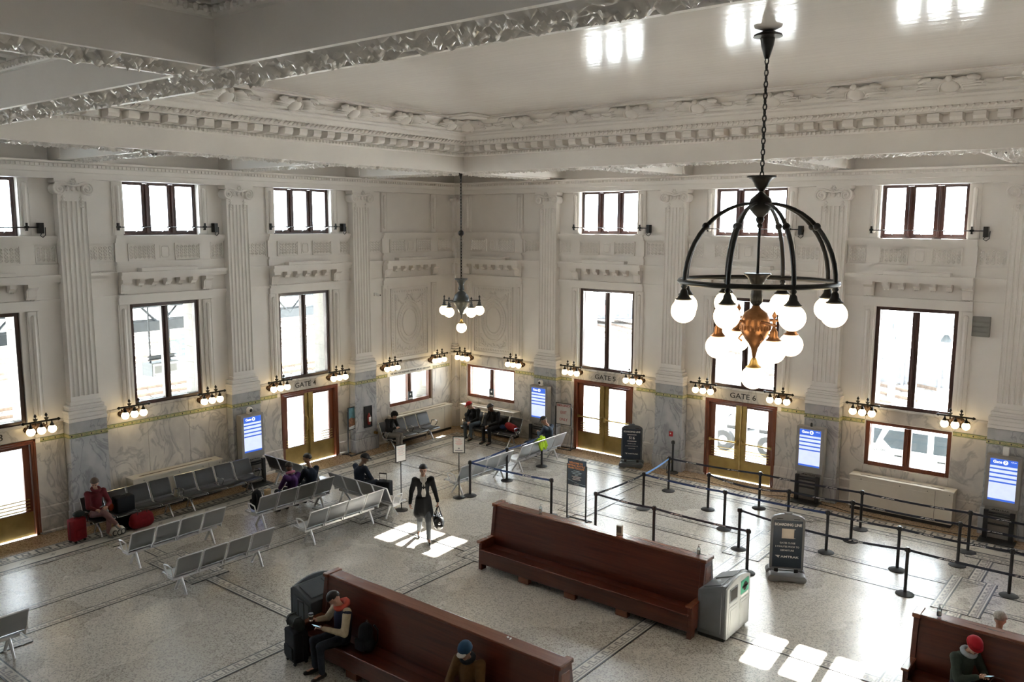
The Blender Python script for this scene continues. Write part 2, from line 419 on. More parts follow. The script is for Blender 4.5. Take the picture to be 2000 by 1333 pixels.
# ------------------------------------------------------------------ windows
WN = [0]; DN = [0]
def panes(w, cells, d, parent):
    for s0, s1, z0, z1 in cells:
        m = MB(WM[w]); m.box(s0, s1, d-0.004, d+0.004, z0, z1); m.build('pane', glass, parent)
def window(w, s0, s1, z0, z1, kind):
    WN[0] += 1
    m = MB(WM[w])
    if kind == 'upper':
        fw, d0, d1, mw, nl = 0.05, -0.20, -0.11, 0.14, 3
    else:
        fw, d0, d1, mw, nl = (0.10, -0.20, -0.06, 0.17, 2)
    m.box(s0, s0+fw, d0, d1, z0, z1); m.box(s1-fw, s1, d0, d1, z0, z1)
    m.box(s0+fw, s1-fw, d0, d1, z1-fw*0.9, z1); m.box(s0+fw, s1-fw, d0, d1+(0.02 if kind != 'upper' else 0), z0, z0+fw*1.1)
    wm_ = winwood if kind != 'low' else doorwood
    root = m.build('window_%d' % WN[0], wm_, kind='structure', bevel=0.008)
    lw = (s1-s0-2*fw-(nl-1)*mw)/nl; cells = []
    for i in range(nl):
        a = s0+fw+i*(lw+mw); cells.append((a, a+lw, z0+fw*1.1, z1-fw*0.9))
        if i < nl-1:
            q = MB(WM[w]); q.box(a+lw, a+lw+mw, d0, d1-0.01, z0+fw, z1-fw)
            q.box(a+lw+mw*0.35, a+lw+mw*0.65, d1-0.01, d1+0.025, z0+fw, z1-fw)
            q.build('mullion', wm_, root, bevel=0.006)
    if kind == 'upper':
        for a, b, c, e in cells:      # each light is a hopper sash, tipped a little inwards at the head
            q = MB(WM[w]); fr = 0.045
            q.box(a, a+fr, d0+0.02, d1-0.01, c, e); q.box(b-fr, b, d0+0.02, d1-0.01, c, e)
            q.box(a+fr, b-fr, d0+0.02, d1-0.01, e-fr, e); q.box(a+fr, b-fr, d0+0.02, d1-0.01, c, c+fr*1.2)
            q.build('sash', wm_, root, bevel=0.004)
        cells = [(a+.045, b-.045, c+.05, e-.045) for a, b, c, e in cells]
        panes(w, cells, (d0+d1)/2, root)
        sg = -1 if w == 'L' else 1        # the motor hangs on the viewer's right
        sl_, sr_ = (s1+0.17, s0-0.42) if w == 'L' else (s0-0.17, s1+0.42)
        q = MB(WM[w]); q.tube([(sl_, 0.10, 7.20), (sr_, 0.10, 7.20)], 0.012, 6)
        for sx in (sl_, (s0 if w == 'L' else s1)+sg*0.12):
            q.box(sx-0.02, sx+0.02, 0.02, 0.12, 7.12, 7.30); q.box(sx-0.045, sx+0.045, 0.08, 0.12, 7.18, 7.23)
        rod = q.build('opener_rod', blk, root)
        q = MB(WM[w]); q.box(sr_-0.05, sr_+0.05, 0.0, 0.16, 7.06, 7.30)
        q.tube([(sr_, 0.14, 7.07), (sr_-0.04*sg, 0.15, 7.01), (sr_+0.02*sg, 0.13, 6.97), (sr_+0.08*sg, 0.13, 7.02), (sr_+0.09*sg, 0.12, 7.2)], 0.012, 6)
        q.build('opener_motor', blk, rod, bevel=0.01)
        for a, b, c, e in cells:
            q = MB(WM[w]); q.tube([(a+0.05, 0.10, 7.2), (a+0.16, 0.0, 7.13), (a+0.20, d1, 7.07)], 0.01, 5); q.build('opener_arm', chrome, root)
    else:
        panes(w, cells, (d0+d1)/2, root)
    return root
for w in 'LR':
    for a, b in UPP[w]: window(w, a, b, ZU[0], ZU[1], 'upper')
    for a, b in MAIN[w]: window(w, a, b, ZM[0], ZM[1], 'main')
    for a, b in LOW[w]: window(w, a, b, ZL[w][0], ZL[w][1], 'low')

# ------------------------------------------------------------------ gate doors
def door(w, s0, s1, bars, kickm):
    DN[0] += 1
    m = MB(WM[w]); fw = 0.075
    m.box(s0, s0+fw, -0.20, 0.02, 0, ZD); m.box(s1-fw, s1, -0.20, 0.02, 0, ZD); m.box(s0+fw, s1-fw, -0.20, 0.02, ZD-fw, ZD)
    m.box(s0-0.03, s0+0.02, 0.0, 0.04, 0.05, ZD+0.03); m.box(s1-0.02, s1+0.03, 0.0, 0.04, 0.05, ZD+0.03); m.box(s0-0.03, s1+0.03, 0.0, 0.04, ZD-0.02, ZD+0.03)
    root = m.build('door_%d' % DN[0], doorwood, kind='structure', bevel=0.006)
    c = (s0+s1)/2
    for sg in (-1, 1):
        e = c+sg*(c-s0-fw); a, b = sorted((c, e)); g0, g1 = c+sg*0.175, c+sg*0.79
        g0, g1 = sorted((g0, g1))
        q = MB(WM[w])
        q.box(a+0.004, g0, -0.13, -0.07, 0.01, ZD-fw-0.005); q.box(g1, b-0.004, -0.13, -0.07, 0.01, ZD-fw-0.005)
        q.box(g0, g1, -0.13, -0.07, 2.12, ZD-fw-0.005); q.box(g0, g1, -0.13, -0.07, 0.01, 0.60)
        leaf = q.build('door_leaf', doorwood, root, bevel=0.004)
        q = MB(WM[w]); q.box(g0, g1, -0.105, -0.097, 0.60, 2.12); q.build('pane', glass, leaf)
        q = MB(WM[w]); q.box(a+0.012, b-0.012, -0.07, -0.062, 0.02, 0.585); q.build('kick_plate', kickm, leaf)
        q = MB(WM[w]); sa, sb = sorted((c+sg*0.008, c+sg*0.16)); q.box(sa, sb, -0.07, -0.060, 0.585, ZD-fw-0.01)
        q.box(*sorted((c+sg*0.005, c+sg*0.03)), -0.07, -0.03, 0.05, ZD-fw-0.02); q.build('meeting_stile_plate', kickm, leaf)
        for k in range(4):
            z = 0.655+0.078*k
            q = MB(WM[w]); q.tube([(g0-0.075, -0.035, z), (g1+0.075, -0.035, z)], 0.011, 6)
            for sx in (g0-0.06, g1+0.06): q.tube([(sx, -0.07, z), (sx, -0.03, z)], 0.014, 6)
            q.build('guard_rod', brass, leaf)
        if bars:
            q = MB(WM[w]); q.tube([(c+sg*0.07, 0.0, 1.10), (e-sg*0.03, 0.0, 1.10)], 0.024, 8)
            q.box(*sorted((c+sg*0.03, c+sg*0.10)), -0.07, 0.025, 1.03, 1.17); q.box(*sorted((e-sg*0.02, e-sg*0.08)), -0.07, 0.02, 1.06, 1.14)
            q.build('push_bar', brass, leaf, smooth=40)
        else:
            q = MB(WM[w]); q.tube([(c+sg*0.09, -0.06, 1.02), (c+sg*0.09, -0.01, 1.06), (c+sg*0.09, -0.005, 1.25), (c+sg*0.09, -0.01, 1.42), (c+sg*0.09, -0.06, 1.46)], 0.016, 6)
            q.build('pull_handle', brass, leaf, smooth=60)
    return root
for i, (a, b) in enumerate(DOORS['L']): door('L', a, b, False, brass_dull)
for i, (a, b) in enumerate(DOORS['R']): door('R', a, b, True, brass_dull if i == 0 else brass)

# ------------------------------------------------------------------ marble dado: pedestals, slabs, frieze, rail, plinth
def intervals(w):
    """clear wall stretches between pedestals"""
    P = [0.30]+[q for c in PIL[w] for q in (c-0.465, c+0.465)]+[LEN[w]]
    return [(P[i], P[i+1]) for i in range(0, len(P)-1, 2)]
def slab(w, a, b, z0, z1, m=None):
    q = MB(WM[w]); q.box(a+0.003, b-0.003, 0.0, 0.028, z0+0.003, z1-0.003); q.build('marble_slab', m or marble_w, WALL[w], bevel=0.004)
def frieze(w, a, b, d, parent):
    """gilt mosaic band: field, green edge lines, diamonds and dots"""
    q = MB(WM[w])
    q.k = 0; q.box(a, b, d, d+0.012, 2.215, 2.325)
    q.k = 1
    for z in (2.222, 2.305): q.box(a, b, d+0.012, d+0.015, z, z+0.014)
    n = max(1, int((b-a)/0.115)); st = (b-a)/n
    for i in range(n):
        x = a+(i+0.5)*st
        if i % 2: q.k = 2; q.prism([(x-0.012, 2.258), (x, 2.245), (x+0.012, 2.258), (x+0.012, 2.28), (x, 2.293), (x-0.012, 2.28)], d+0.012, d+0.016, 'y')
        else:
            q.k = 1
            for e in (-1, 1): q.prism([(x-0.04, 2.27), (x, 2.27+e*0.026), (x+0.04, 2.27), (x, 2.27+e*0.016)], d+0.012, d+0.016, 'y')
    q.build('mosaic_frieze', [tess_gold, tess_green, tess_d], parent)
for w in 'LR':
    BB = MB(WM[w]); RL = MB(WM[w])
    prof = [(0, 0), (0.075, 0), (0.075, 0.05), (0.06, 0.08), (0.06, 0.40), (0.048, 0.43), (0.048, 0.63), (0.03, 0.66), (0, 0.66)]
    for a, b in intervals(w):
        ds = [h for h in DOORS[w] if a < h[0] < b]; lo = [h for h in LOW[w] if a < h[0] < b]
        segs = [(a, b)]
        if ds: segs = [(a, ds[0][0]-0.03), (ds[0][1]+0.03, b)]
        for p, q in segs: BB.prism(prof, p, q, 'x')
        RL.prism([(0, 2.62), (0.05, 2.62), (0.06, 2.64), (0.045, 2.67), (0.03, 2.69), (0, 2.69)], a, b, 'x')
        if b > 19.5 and w == 'R' or b > 18.5 and w == 'L':
            slab(w, a, b, 0.66, 2.62); continue
        if ds:
            d0, d1 = ds[0][0]-0.03, ds[0][1]+0.03
            for p, q in ((a, d0), (d1, b)):
                slab(w, p, q, 0.66, 2.215); slab(w, p, q, 2.325, 2.62)
                far = (p == a)
                e0, e1 = (p, q-0.12) if far else (p+0.12, q)
                frieze(w, e0, e1, 0.0, WALL[w])
            slab(w, d0, d1, 2.315, 2.62)
        elif lo:
            l0, l1 = lo[0]; zb, zt = ZL[w]
            slab(w, a, l0, 0.66, 2.215); slab(w, l1, b, 0.66, 2.215); slab(w, l0, l1, 0.66, zb)
            slab(w, a, l0, 2.325, 2.62); slab(w, l1, b, 2.325, 2.62); slab(w, l0, l1, max(zt, 2.325) if w == 'L' else 2.325, 2.62)
            frieze(w, a, l0-0.02, 0.0, WALL[w]); frieze(w, l1+0.02, b, 0.0, WALL[w])
        else:
            n = 3; st = (b-a)/n
            for i in range(n): slab(w, a+i*st, a+(i+1)*st, 0.66, 2.215)
            for i in range(n): slab(w, a+i*st, a+(i+1)*st, 2.325, 2.62)
            frieze(w, a, b, 0.0, WALL[w])
    BB.build('baseboard_left' if w == 'L' else 'baseboard_right', marble_w, kind='structure')
    RL.build('trim_1' if w == 'L' else 'trim_2', marble_w, kind='structure')

# gate names cut in the lintels
for w, c, s in (('L', 6.73, 'GATE 4'), ('L', 15.55, 'GATE 3'), ('R', 6.46, 'GATE 5'), ('R', 11.06, 'GATE 6')):
    text(s, 0.215, dark_slot, WALL[w], at(w, c, 0.030, 2.475), (PI/2, 0, PI/2 if w == 'L' else 0), sx=1.12, bold=0.0015, name='gate_lettering')

# ------------------------------------------------------------------ fluted Ionic pilasters
def pilaster_meshes():
    out = {}
    m = MB()       # shaft with six flutes
    hw, D = 0.335, 0.22
    poly = [(-hw, 0), (-hw, D)]
    nf = 6; p = 2*hw/nf; g = p*0.36
    for i in range(nf):
        c = -hw+p*(i+0.5)
        for k in range(7):
            t = PI*k/6; poly.append((c-g*math.cos(t), D-0.034*math.sin(t)))
    poly += [(hw, D), (hw, 0)]
    m.prism(poly, 3.20, 7.80, 'z'); m.box(-hw, hw, 0, D, 3.05, 3.20); m.box(-hw, hw, 0, D, 7.80, 8.0)
    out['pilaster'] = mesh_of(m.v, m.f, m.mi, 'pilaster', paint)
    m = MB()       # Attic base
    for z0, z1, e in ((2.69, 2.80, 0.12), (2.80, 2.88, 0.13), (2.88, 2.93, 0.085), (2.93, 2.99, 0.095), (2.99, 3.08, 0.035)):
        m.box(-hw-e, hw+e, 0, D+e*0.75, z0, z1)
    m.box(-hw-0.13, hw+0.13, 0, D+0.10, 2.60, 2.69)
    out['base_moulding'] = mesh_of(m.v, m.f, m.mi, 'base_moulding', paint, bevel=0.018, seg=2)
    m = MB(); m.box(-0.455, 0.455, 0, 0.285, 0.66, 2.60)
    out['marble_pedestal'] = mesh_of(m.v, m.f, m.mi, 'marble_pedestal', marble_b, bevel=0.008)
    m = MB(); m.box(-0.50, 0.50, 0, 0.335, 0, 0.42); m.box(-0.48, 0.48, 0, 0.315, 0.42, 0.66)
    out['plinth'] = mesh_of(m.v, m.f, m.mi, 'plinth', marble_b, bevel=0.015)
    # capital: two volutes, egg echinus, abacus with a rosette, husk drops under the volutes
    m = MB()
    m.box(-0.44, 0.44, 0, 0.34, 8.25, 8.31); m.box(-0.42, 0.42, 0, 0.32, 8.21, 8.25)
    for sg in (-1, 1):
        c = (sg*0.31, 0, 8.08)
        pts = []
        for k in range(30):
            t = k/29; a = PI/2+sg*(-1)*t*2*PI*2.1; r = 0.135*(1-t)+0.02
            pts.append((c[0]-math.cos(a)*r*1 if False else c[0]+math.cos(a)*r, 0.325, c[2]+math.sin(a)*r))
        m.tube(pts, [0.026*(1-0.5*k/29) for k in range(30)], 6)
        m.lathe([(0.13, 0), (0.13, 0.31), (0.10, 0.318)], 16, c, Matrix.Rotation(-PI/2, 4, 'X').to_3x3())
        m.ball((c[0], 0.325, c[2]), 0.03, 8, 6)
        for k in range(4):
            m.ball((sg*0.21, 0.235, 7.90-0.075*k), 0.036-0.004*k, 6, 5, (1, 0.6, 1.2)); m.ball((sg*0.21-0.03, 0.23, 7.89-0.075*k), 0.02, 6, 4); m.ball((sg*0.21+0.03, 0.23, 7.89-0.075*k), 0.02, 6, 4)
    m.tube([(-0.30, 0.30, 8.20), (0, 0.31, 8.16), (0.30, 0.30, 8.20)], 0.03, 6)
    for k in range(3): m.ball((-0.13+0.13*k, 0.27, 8.09), 0.055, 8, 6, (0.9, 0.8, 1.15))
    m.box(-0.22, 0.22, 0, 0.25, 8.0, 8.21)
    for a in range(6): m.ball((0.05*math.cos(a*PI/3), 0.345, 8.25+0.05*math.sin(a*PI/3)), 0.028, 6, 4)
    for sg in (-1, 1): m.tube([(sg*0.12, 0.32, 8.20), (sg*0.26, 0.33, 8.23), (sg*0.42, 0.33, 8.22)], [0.02, 0.03, 0.02], 6)
    out['capital'] = mesh_of(m.v, m.f, m.mi, 'capital', paint)
    m = MB(); m.k = 0; m.box(-0.462, 0.462, 0, 0.292, 2.215, 2.325); m.k = 1
    for z in (2.222, 2.305): m.box(-0.464, 0.464, 0, 0.296, z, z+0.014)
    for i in range(8):
        x = -0.41+0.117*i
        if i % 2: m.k = 2; m.prism([(x-0.014, 2.258), (x, 2.245), (x+0.014, 2.258), (x+0.014, 2.28), (x, 2.293), (x-0.014, 2.28)], 0.292, 0.296, 'y')
        else:
            m.k = 1
            for e in (-1, 1): m.prism([(x-0.045, 2.27), (x, 2.27+e*0.028), (x+0.045, 2.27), (x, 2.27+e*0.017)], 0.292, 0.296, 'y')
    out['pedestal_frieze'] = mesh_of(m.v, m.f, m.mi, 'pedestal_frieze', [tess_gold, tess_green, tess_d])
    return out
PM = pilaster_meshes()
for w in 'LR':
    for c in PIL[w]:
        o = link('pilaster', PM['pilaster'], WALL[w], at(w, c), RZ[w])
        for k in ('base_moulding', 'marble_pedestal', 'plinth', 'capital', 'pedestal_frieze'): link(k, PM[k], o)
# quarter pilaster filling the corner
m = MB()
m.box(0, 0.13, -0.13, 0, 0.0, 8.31); m.box(0, 0.30, -0.30, 0, 0.0, 0.62); m.box(0, 0.26, -0.26, 0, 0.62, 0.70)
m.build('corner_pilaster', paint, WALL['L'])
m = MB(); m.box(0, 0.24, -0.24, 0, 0.70, 2.60); m.build('corner_pedestal', marble_w, WALL['L'], bevel=0.006)
m = MB()
for z0, z1, e in ((2.60, 2.70, 0.26), (2.74, 2.82, 0.25), (2.85, 2.91, 0.22), (2.95, 3.0, 0.19)): m.box(0, e, -e, 0, z0, z1)
m.build('corner_base_moulding', paint, WALL['L'], bevel=0.012)
m = MB(); m.box(0, 0.2, -0.2, 0, 8.22, 8.31); m.ball((0.14, -0.14, 8.15), 0.09, 10, 8); m.cap((0.14, -0.14, 8.08), (0.13, -0.13, 7.9), 0.07, 0.04, 8)
for sg in (0, 1): m.ball((0.21-0.16*sg, -0.05-0.16*sg, 8.12), 0.065, 8, 6)
m.build('corner_capital', paint, WALL['L'], smooth=50)

# ------------------------------------------------------------------ upper wall order: strips, balustrade band, hood on brackets, architrave
def guilloche(wd):
    key = 'guilloche%.2f' % wd
    if key in PM: return PM[key]
    m = MB(); m.box(-wd/2, wd/2, 0, 0.012, 6.38, 6.78)
    n = max(2, round(wd/0.115)); st = wd/n
    for i in range(n):
        x = -wd/2+st*(i+0.5)
        ps = [(x+st*0.33*math.sin(t*PI/3), 0.022, 6.58+0.17*(-1+t/6) if False else 6.42+0.32*t/12) for t in range(13)]
        ps2 = [(x-st*0.33*math.sin(t*PI/3), 0.022, 6.42+0.32*t/12) for t in range(13)]
        m.tube(ps, 0.013, 4); m.tube(ps2, 0.013, 4)
        for z in (6.47, 6.58, 6.69): m.ball((x, 0.012, z), 0.02, 6, 4)
    for x in (-wd/2, wd/2): m.box(x-0.015, x+0.015, 0, 0.035, 6.37, 6.79)
    m.box(-wd/2, wd/2, 0, 0.035, 6.77, 6.795); m.box(-wd/2, wd/2, 0, 0.035, 6.365, 6.39)
    PM[key] = mesh_of(m.v, m.f, m.mi, 'guilloche_panel', paint); return PM[key]
def bracket_mesh():
    m = MB(); m.prism([(0, 5.74), (0.10, 5.75), (0.13, 5.80), (0.20, 5.84), (0.20, 5.92), (0, 5.92)], -0.07, 0.07, 'x')
    for k in range(3): m.lathe([(0.012, 0), (0.018, -0.03)], 6, (-0.045+0.045*k, 0.06, 5.745))
    PM['bracket'] = mesh_of(m.v, m.f, m.mi, 'bracket', paint)
    m = MB(); m.prism([(0, 5.55), (0.08, 5.56), (0.11, 5.64), (0.13, 5.78), (0.24, 5.84), (0.24, 5.92), (0, 5.92)], -0.115, 0.115, 'x')
    m.prism([(0.0, 5.60), (0.115, 5.62), (0.14, 5.78), (0, 5.8)], -0.07, 0.07, 'x')
    for k in range(3): m.lathe([(0.014, 0), (0.022, -0.035)], 6, (-0.07+0.07*k, 0.05, 5.555))
    PM['console'] = mesh_of(m.v, m.f, m.mi, 'console_bracket', paint)
    m = MB(); m.box(-0.145, 0.145, 0, 0.03, 6.42, 6.74); m.tube([(-0.10, 0.035, 6.48), (-0.10, 0.035, 6.68), (-0.07, 0.035, 6.71), (0.07, 0.035, 6.71), (0.10, 0.035, 6.68), (0.10, 0.035, 6.48), (0.07, 0.035, 6.45), (-0.07, 0.035, 6.45)], 0.016, 6, True)
    PM['square'] = mesh_of(m.v, m.f, m.mi, 'square_panel', paint)
    for nm, z0, z1 in (('strip_main', 2.72, 5.28), ('strip_up', 7.03, 8.30)):
        m = MB(); m.box(-0.135, 0.135, 0, 0.05, z0, z1)
        m.cap((0.0, 0.045, z0+0.16), (0.0, 0.045, z1-0.14), 0.06, 0.06, 8)
        for sx in (-0.11, 0.09): m.box(sx, sx+0.02, 0.05, 0.062, z0, z1)
        PM[nm] = mesh_of(m.v, m.f, m.mi, 'window_strip', paint)
bracket_mesh()
for w in 'LR':
    mo = MB(WM[w]); W_ = WALL[w]
    ed = [0.13]+[q for c in PIL[w] for q in (c-0.335, c+0.335)]+[LEN[w]]
    bays = [(ed[i], ed[i+1]) for i in range(0, len(ed)-1, 2)]
    for bi, (a, b) in enumerate(bays):
        if bi == len(bays)-1: continue
        if bi == 0: c = 2.25 if w == 'L' else 1.82; hw = 1.02
        else:
            u = UPP[w][bi-1]; c = (u[0]+u[1])/2; hw = (u[1]-u[0])/2
        i0, i1 = c-hw-0.27, c+hw+0.27           # outer edges of the strips
        # continuous mouldings, side stretches flush and the window stretch proud
        for s0, s1, e in ((a, i0, 0.0), (i0, i1, 0.07), (i1, b, 0.0)):
            if s1-s0 < 0.05: continue
            for z0, z1, d in ((6.82, 6.87, 0.05), (6.87, 6.93, 0.075), (6.93, 7.0, 0.11), (6.28, 6.35, 0.05), (6.10, 6.28, 0.02), (5.92, 6.02, 0.11), (6.02, 6.10, 0.15), (5.46, 5.53, 0.075), (5.30, 5.46, 0.04)):
                if z0 in (5.92, 6.02) and e: d += 0.12
                mo.box(s0, s1, 0, d+e, z0, z1)
            if e: mo.box(s0, s1, 0, 0.065, 6.35, 6.82)
            n = int((s1-s0)/0.075)               # leaf-and-tongue row under the ledge
            for i in range(n): mo.box(s0+0.075*i+0.012, s0+0.075*i+0.058, 0, 0.062+e, 6.885, 6.922)
        for sx in (i0+0.135, i1-0.135):
            link('window_strip', PM['strip_main'], W_, at(w, sx), RZ[w]); link('window_strip', PM['strip_up'], W_, at(w, sx), RZ[w])
        cw = hw-0.22
        for sg in (-1, 1): link('guilloche_panel', guilloche(round(cw-0.12, 2)), W_, at(w, c+sg*(0.20+cw/2+0.02), 0.065), RZ[w])
        link('square_panel', PM['square'], W_, at(w, c, 0.05), RZ[w])
        for s0, s1 in ((a, i0), (i1, b)):
            if s1-s0 > 0.25: link('guilloche_panel', guilloche(round(min(0.62, s1-s0-0.08), 2)), W_, at(w, (s0+s1)/2, 0.0), RZ[w])
        for k in range(5): link('bracket', PM['bracket'], W_, at(w, c+(k-2)*0.36, 0.03), RZ[w])
        for sg in (-1, 1): link('console_bracket', PM['console'], W_, at(w, c+sg*1.13, 0.02), RZ[w])
        q = MB(WM[w]); q.box(c-0.77, c+0.77, 0.06, 0.30, 6.10, 6.19); q.build('cove_trough', paint, W_, bevel=0.01)
    mo.build('trim_3' if w == 'L' else 'trim_4', paint, kind='structure')
    # main cornice, with a row of dentils
    q = MB(WM[w]); q.prism([(0, 8.31), (0.30, 8.31), (0.30, 8.38), (0.32, 8.38), (0.32, 8.45), (0.34, 8.46), (0.345, 8.56), (0.37, 8.57), (0.37, 8.64), (0.43, 8.66), (0.45, 8.70), (0, 8.70)], 0, LEN[w], 'x')
    co = q.build('trim_5' if w == 'L' else 'trim_6', paint, kind='structure')
    q = MB(WM[w]); n = int(min(LEN[w], 24)/0.10)
    for i in range(n): q.box(0.36+i*0.10, 0.36+i*0.10+0.055, 0.365, 0.40, 8.575, 8.635)
    q.build('dentil_row', paint, co, kind='stuff')

# carved relief panels of the two corner bays
def relief_panel(w, s0, s1):
    z0, z1 = 2.80, 5.16; c = (s0+s1)/2; hw = (s1-s0)/2
    q = MB(WM[w])
    def frame(i, t, d):
        q.box(s0+i, s0+i+t, 0, d, z0+i, z1-i); q.box(s1-i-t, s1-i, 0, d, z0+i, z1-i); q.box(s0+i, s1-i, 0, d, z0+i, z0+i+t); q.box(s0+i, s1-i, 0, d, z1-i-t, z1-i)
    frame(0, 0.03, 0.05); frame(0.20, 0.025, 0.03)
    rr = random.Random(3)
    n = 22                                         # carved leaf border
    for i in range(n):
        z = z0+0.1+(z1-z0-0.2)*i/(n-1)
        for sx in (s0+0.11, s1-0.11): q.ball((sx, 0.012, z), 0.045, 6, 4, (0.9, 0.5, 1))
    for i in range(15):
        x = s0+0.1+(s1-s0-0.2)*i/14
        for z in (z0+0.11, z1-0.11): q.ball((x, 0.012, z), 0.045, 6, 4, (1, 0.5, 0.9))
    zc = 3.98
    def ell(rx, rz_, r, d, nn=40): q.tube([(c+rx*math.cos(2*PI*k/nn), d, zc+rz_*math.sin(2*PI*k/nn)) for k in range(nn)], r, 6, True)
    ell(0.33, 0.46, 0.026, 0.02); ell(0.56, 0.72, 0.035, 0.02)
    for k in range(40):
        t = 2*PI*k/40; q.ball((c+0.445*math.cos(t), 0.012, zc+0.59*math.sin(t)), 0.055, 6, 4, (1, 0.45, 1))
    for sg in (-1, 1):                              # hung garlands of fruit and ribbon
        for t in range(9):
            f = t/8; x = c+sg*(0.08+0.48*f); z = 4.86-0.16*math.sin(PI*f)
            q.ball((x, 0.03, z), 0.055, 6, 5, (1, 0.7, 1)); q.ball((x+rr.uniform(-.04, .04), 0.04, z-0.05), 0.035, 6, 4)
        for t in range(5): q.ball((c+sg*0.60, 0.03, 4.80-0.085*t), 0.05-0.005*t, 6, 5, (0.9, 0.7, 1.1)); q.ball((c+sg*(0.60+0.04), 0.03, 4.77-0.085*t), 0.028, 5, 4)
        q.tube([(c+sg*0.02, 0.02, 4.90), (c+sg*0.10, 0.04, 4.97), (c+sg*0.14, 0.03, 4.90)], 0.02, 5)
        for t in range(7): q.ball((c+sg*(0.56-0.05*t+0.03*(t % 2)), 0.03, 3.24-0.05*abs(t-2)), 0.05, 6, 4, (1, 0.6, 1)); q.ball((c+sg*(0.58-0.01*t), 0.03, 3.30+0.05*t if t < 4 else 3.3), 0.04, 6, 4, (1, 0.6, 1))
        q.tube([(c+sg*0.04, 0.02, 3.05), (c+sg*0.2, 0.03, 3.12), (c+sg*0.34, 0.03, 3.02), (c+sg*0.5, 0.02, 3.1)], 0.026, 6)
    q.ball((c, 0.02, 3.10), 0.07, 8, 5, (1, 0.5, 1))
    q.build('carved_relief_panel', paint, WALL[w])
relief_panel('L', 1.42, 3.16); relief_panel('R', 0.93, 2.69)
# ------------------------------------------------------------------ floor and its mosaic bands
m = MB(); m.box(0, XMAX, -YMAX, 0, -0.15, 0); FLOOR = m.build('floor', terr, kind='structure')
m = MB(); m.box(0.0, 0.88, -YMAX, 0, 0, 0.002); m.box(0.88, XMAX, -0.88, 0, 0, 0.002); m.build('tan_margin', terr_tan, FLOOR)
BANDS = 0
def band(p, q, wd, style='small', z=0.002):
    """mosaic band from p to q (axis parallel): light field, dark edge lines, key pattern laid in rectangles"""
    m = MB(); (x0, y0), (x1, y1) = p, q
    L_ = math.hypot(x1-x0, y1-y0); ux, uy = (x1-x0)/L_, (y1-y0)/L_
    def rect(a0, a1, b0, b1, k, zz):
        m.k = k
        c = [(x0+ux*a-uy*b, y0+uy*a+ux*b) for a, b in ((a0, b0), (a1, b0), (a1, b1), (a0, b1))]
        m.add([(x, y, zz) for x, y in c]+[(x, y, 0) for x, y in c], [(0,1,2,3), (0,1,5,4), (1,2,6,5), (2,3,7,6), (3,0,4,7)])
    h = wd/2
    rect(0, L_, -h, h, 0, z)
    e = 0.028 if style == 'small' else 0.03
    for b in (-h, h-e): rect(0, L_, b, b+e, 1, z+0.0008)
    if style == 'small':
        P = 0.21; g = h-e-0.028; t = 0.032; kk = 2
        n = max(1, int(L_/P)); P = L_/n
        for i in range(n):
            a = i*P
            rect(a+P*0.08, a+P*0.08+t, -g, g, kk, z+0.0008); rect(a+P*0.08, a+P*0.55, g-t, g, kk, z+0.0009)
            rect(a+P*0.55-t, a+P*0.55, -g*0.35, g, kk, z+0.001); rect(a+P*0.55-t, a+P*0.92, -g*0.35-t*0.2, -g*0.35+t*0.8, kk, z+0.0011); rect(a+P*0.2, a+P*1.08, -g, -g+t*0.7, kk, z+0.0007)
    elif style == 'key':
        g = h-e-0.035; P = 0.44; n = max(1, int(L_/P)); P = L_/n; t = 0.042
        for i in range(n):
            a = i*P
            rect(a, a+P*0.95, -g, -g+t, 1, z+0.0008); rect(a, a+t, -g, g, 1, z+0.0009); rect(a, a+P*0.72, g-t, g, 1, z+0.001)
            rect(a+P*0.72-t, a+P*0.72, -g*0.35, g, 1, z+0.0011); rect(a+P*0.30, a+P*0.72, -g*0.35, -g*0.35+t, 1, z+0.0012); rect(a+P*0.30, a+P*0.30+t, -g*0.35, g*0.42, 1, z+0.0013)
    elif style == 'marks':
        n = max(1, int(L_/0.62))
        for i in range(n):
            a = (i+0.5)*L_/n
            for da, db in ((-0.06, -0.03), (0, -0.045), (0, 0), (0, 0.045), (0.06, 0.03), (-0.03, -0.02), (0.03, 0.02)): rect(a+da-0.013, a+da+0.013, db-0.012, db+0.012, 1, z+0.0008)
    return m.build('mosaic_band', [tess_l, tess_d, tess_g], FLOOR)
LX = XMAX-0.02; LY = -YMAX+0.02
# perimeter: big key, light band with marks, small key
band((1.08, LY), (1.08, -0.88), 0.40, 'key'); band((0.88, -1.08), (LX, -1.08), 0.40, 'key', 0.0035)
band((1.48, LY), (1.48, -1.28), 0.40, 'marks'); band((1.28, -1.48), (LX, -1.48), 0.40, 'marks', 0.0035)
band((1.78, LY), (1.78, -1.68), 0.19); band((1.68, -1.78), (LX, -1.78), 0.19, z=0.0035)
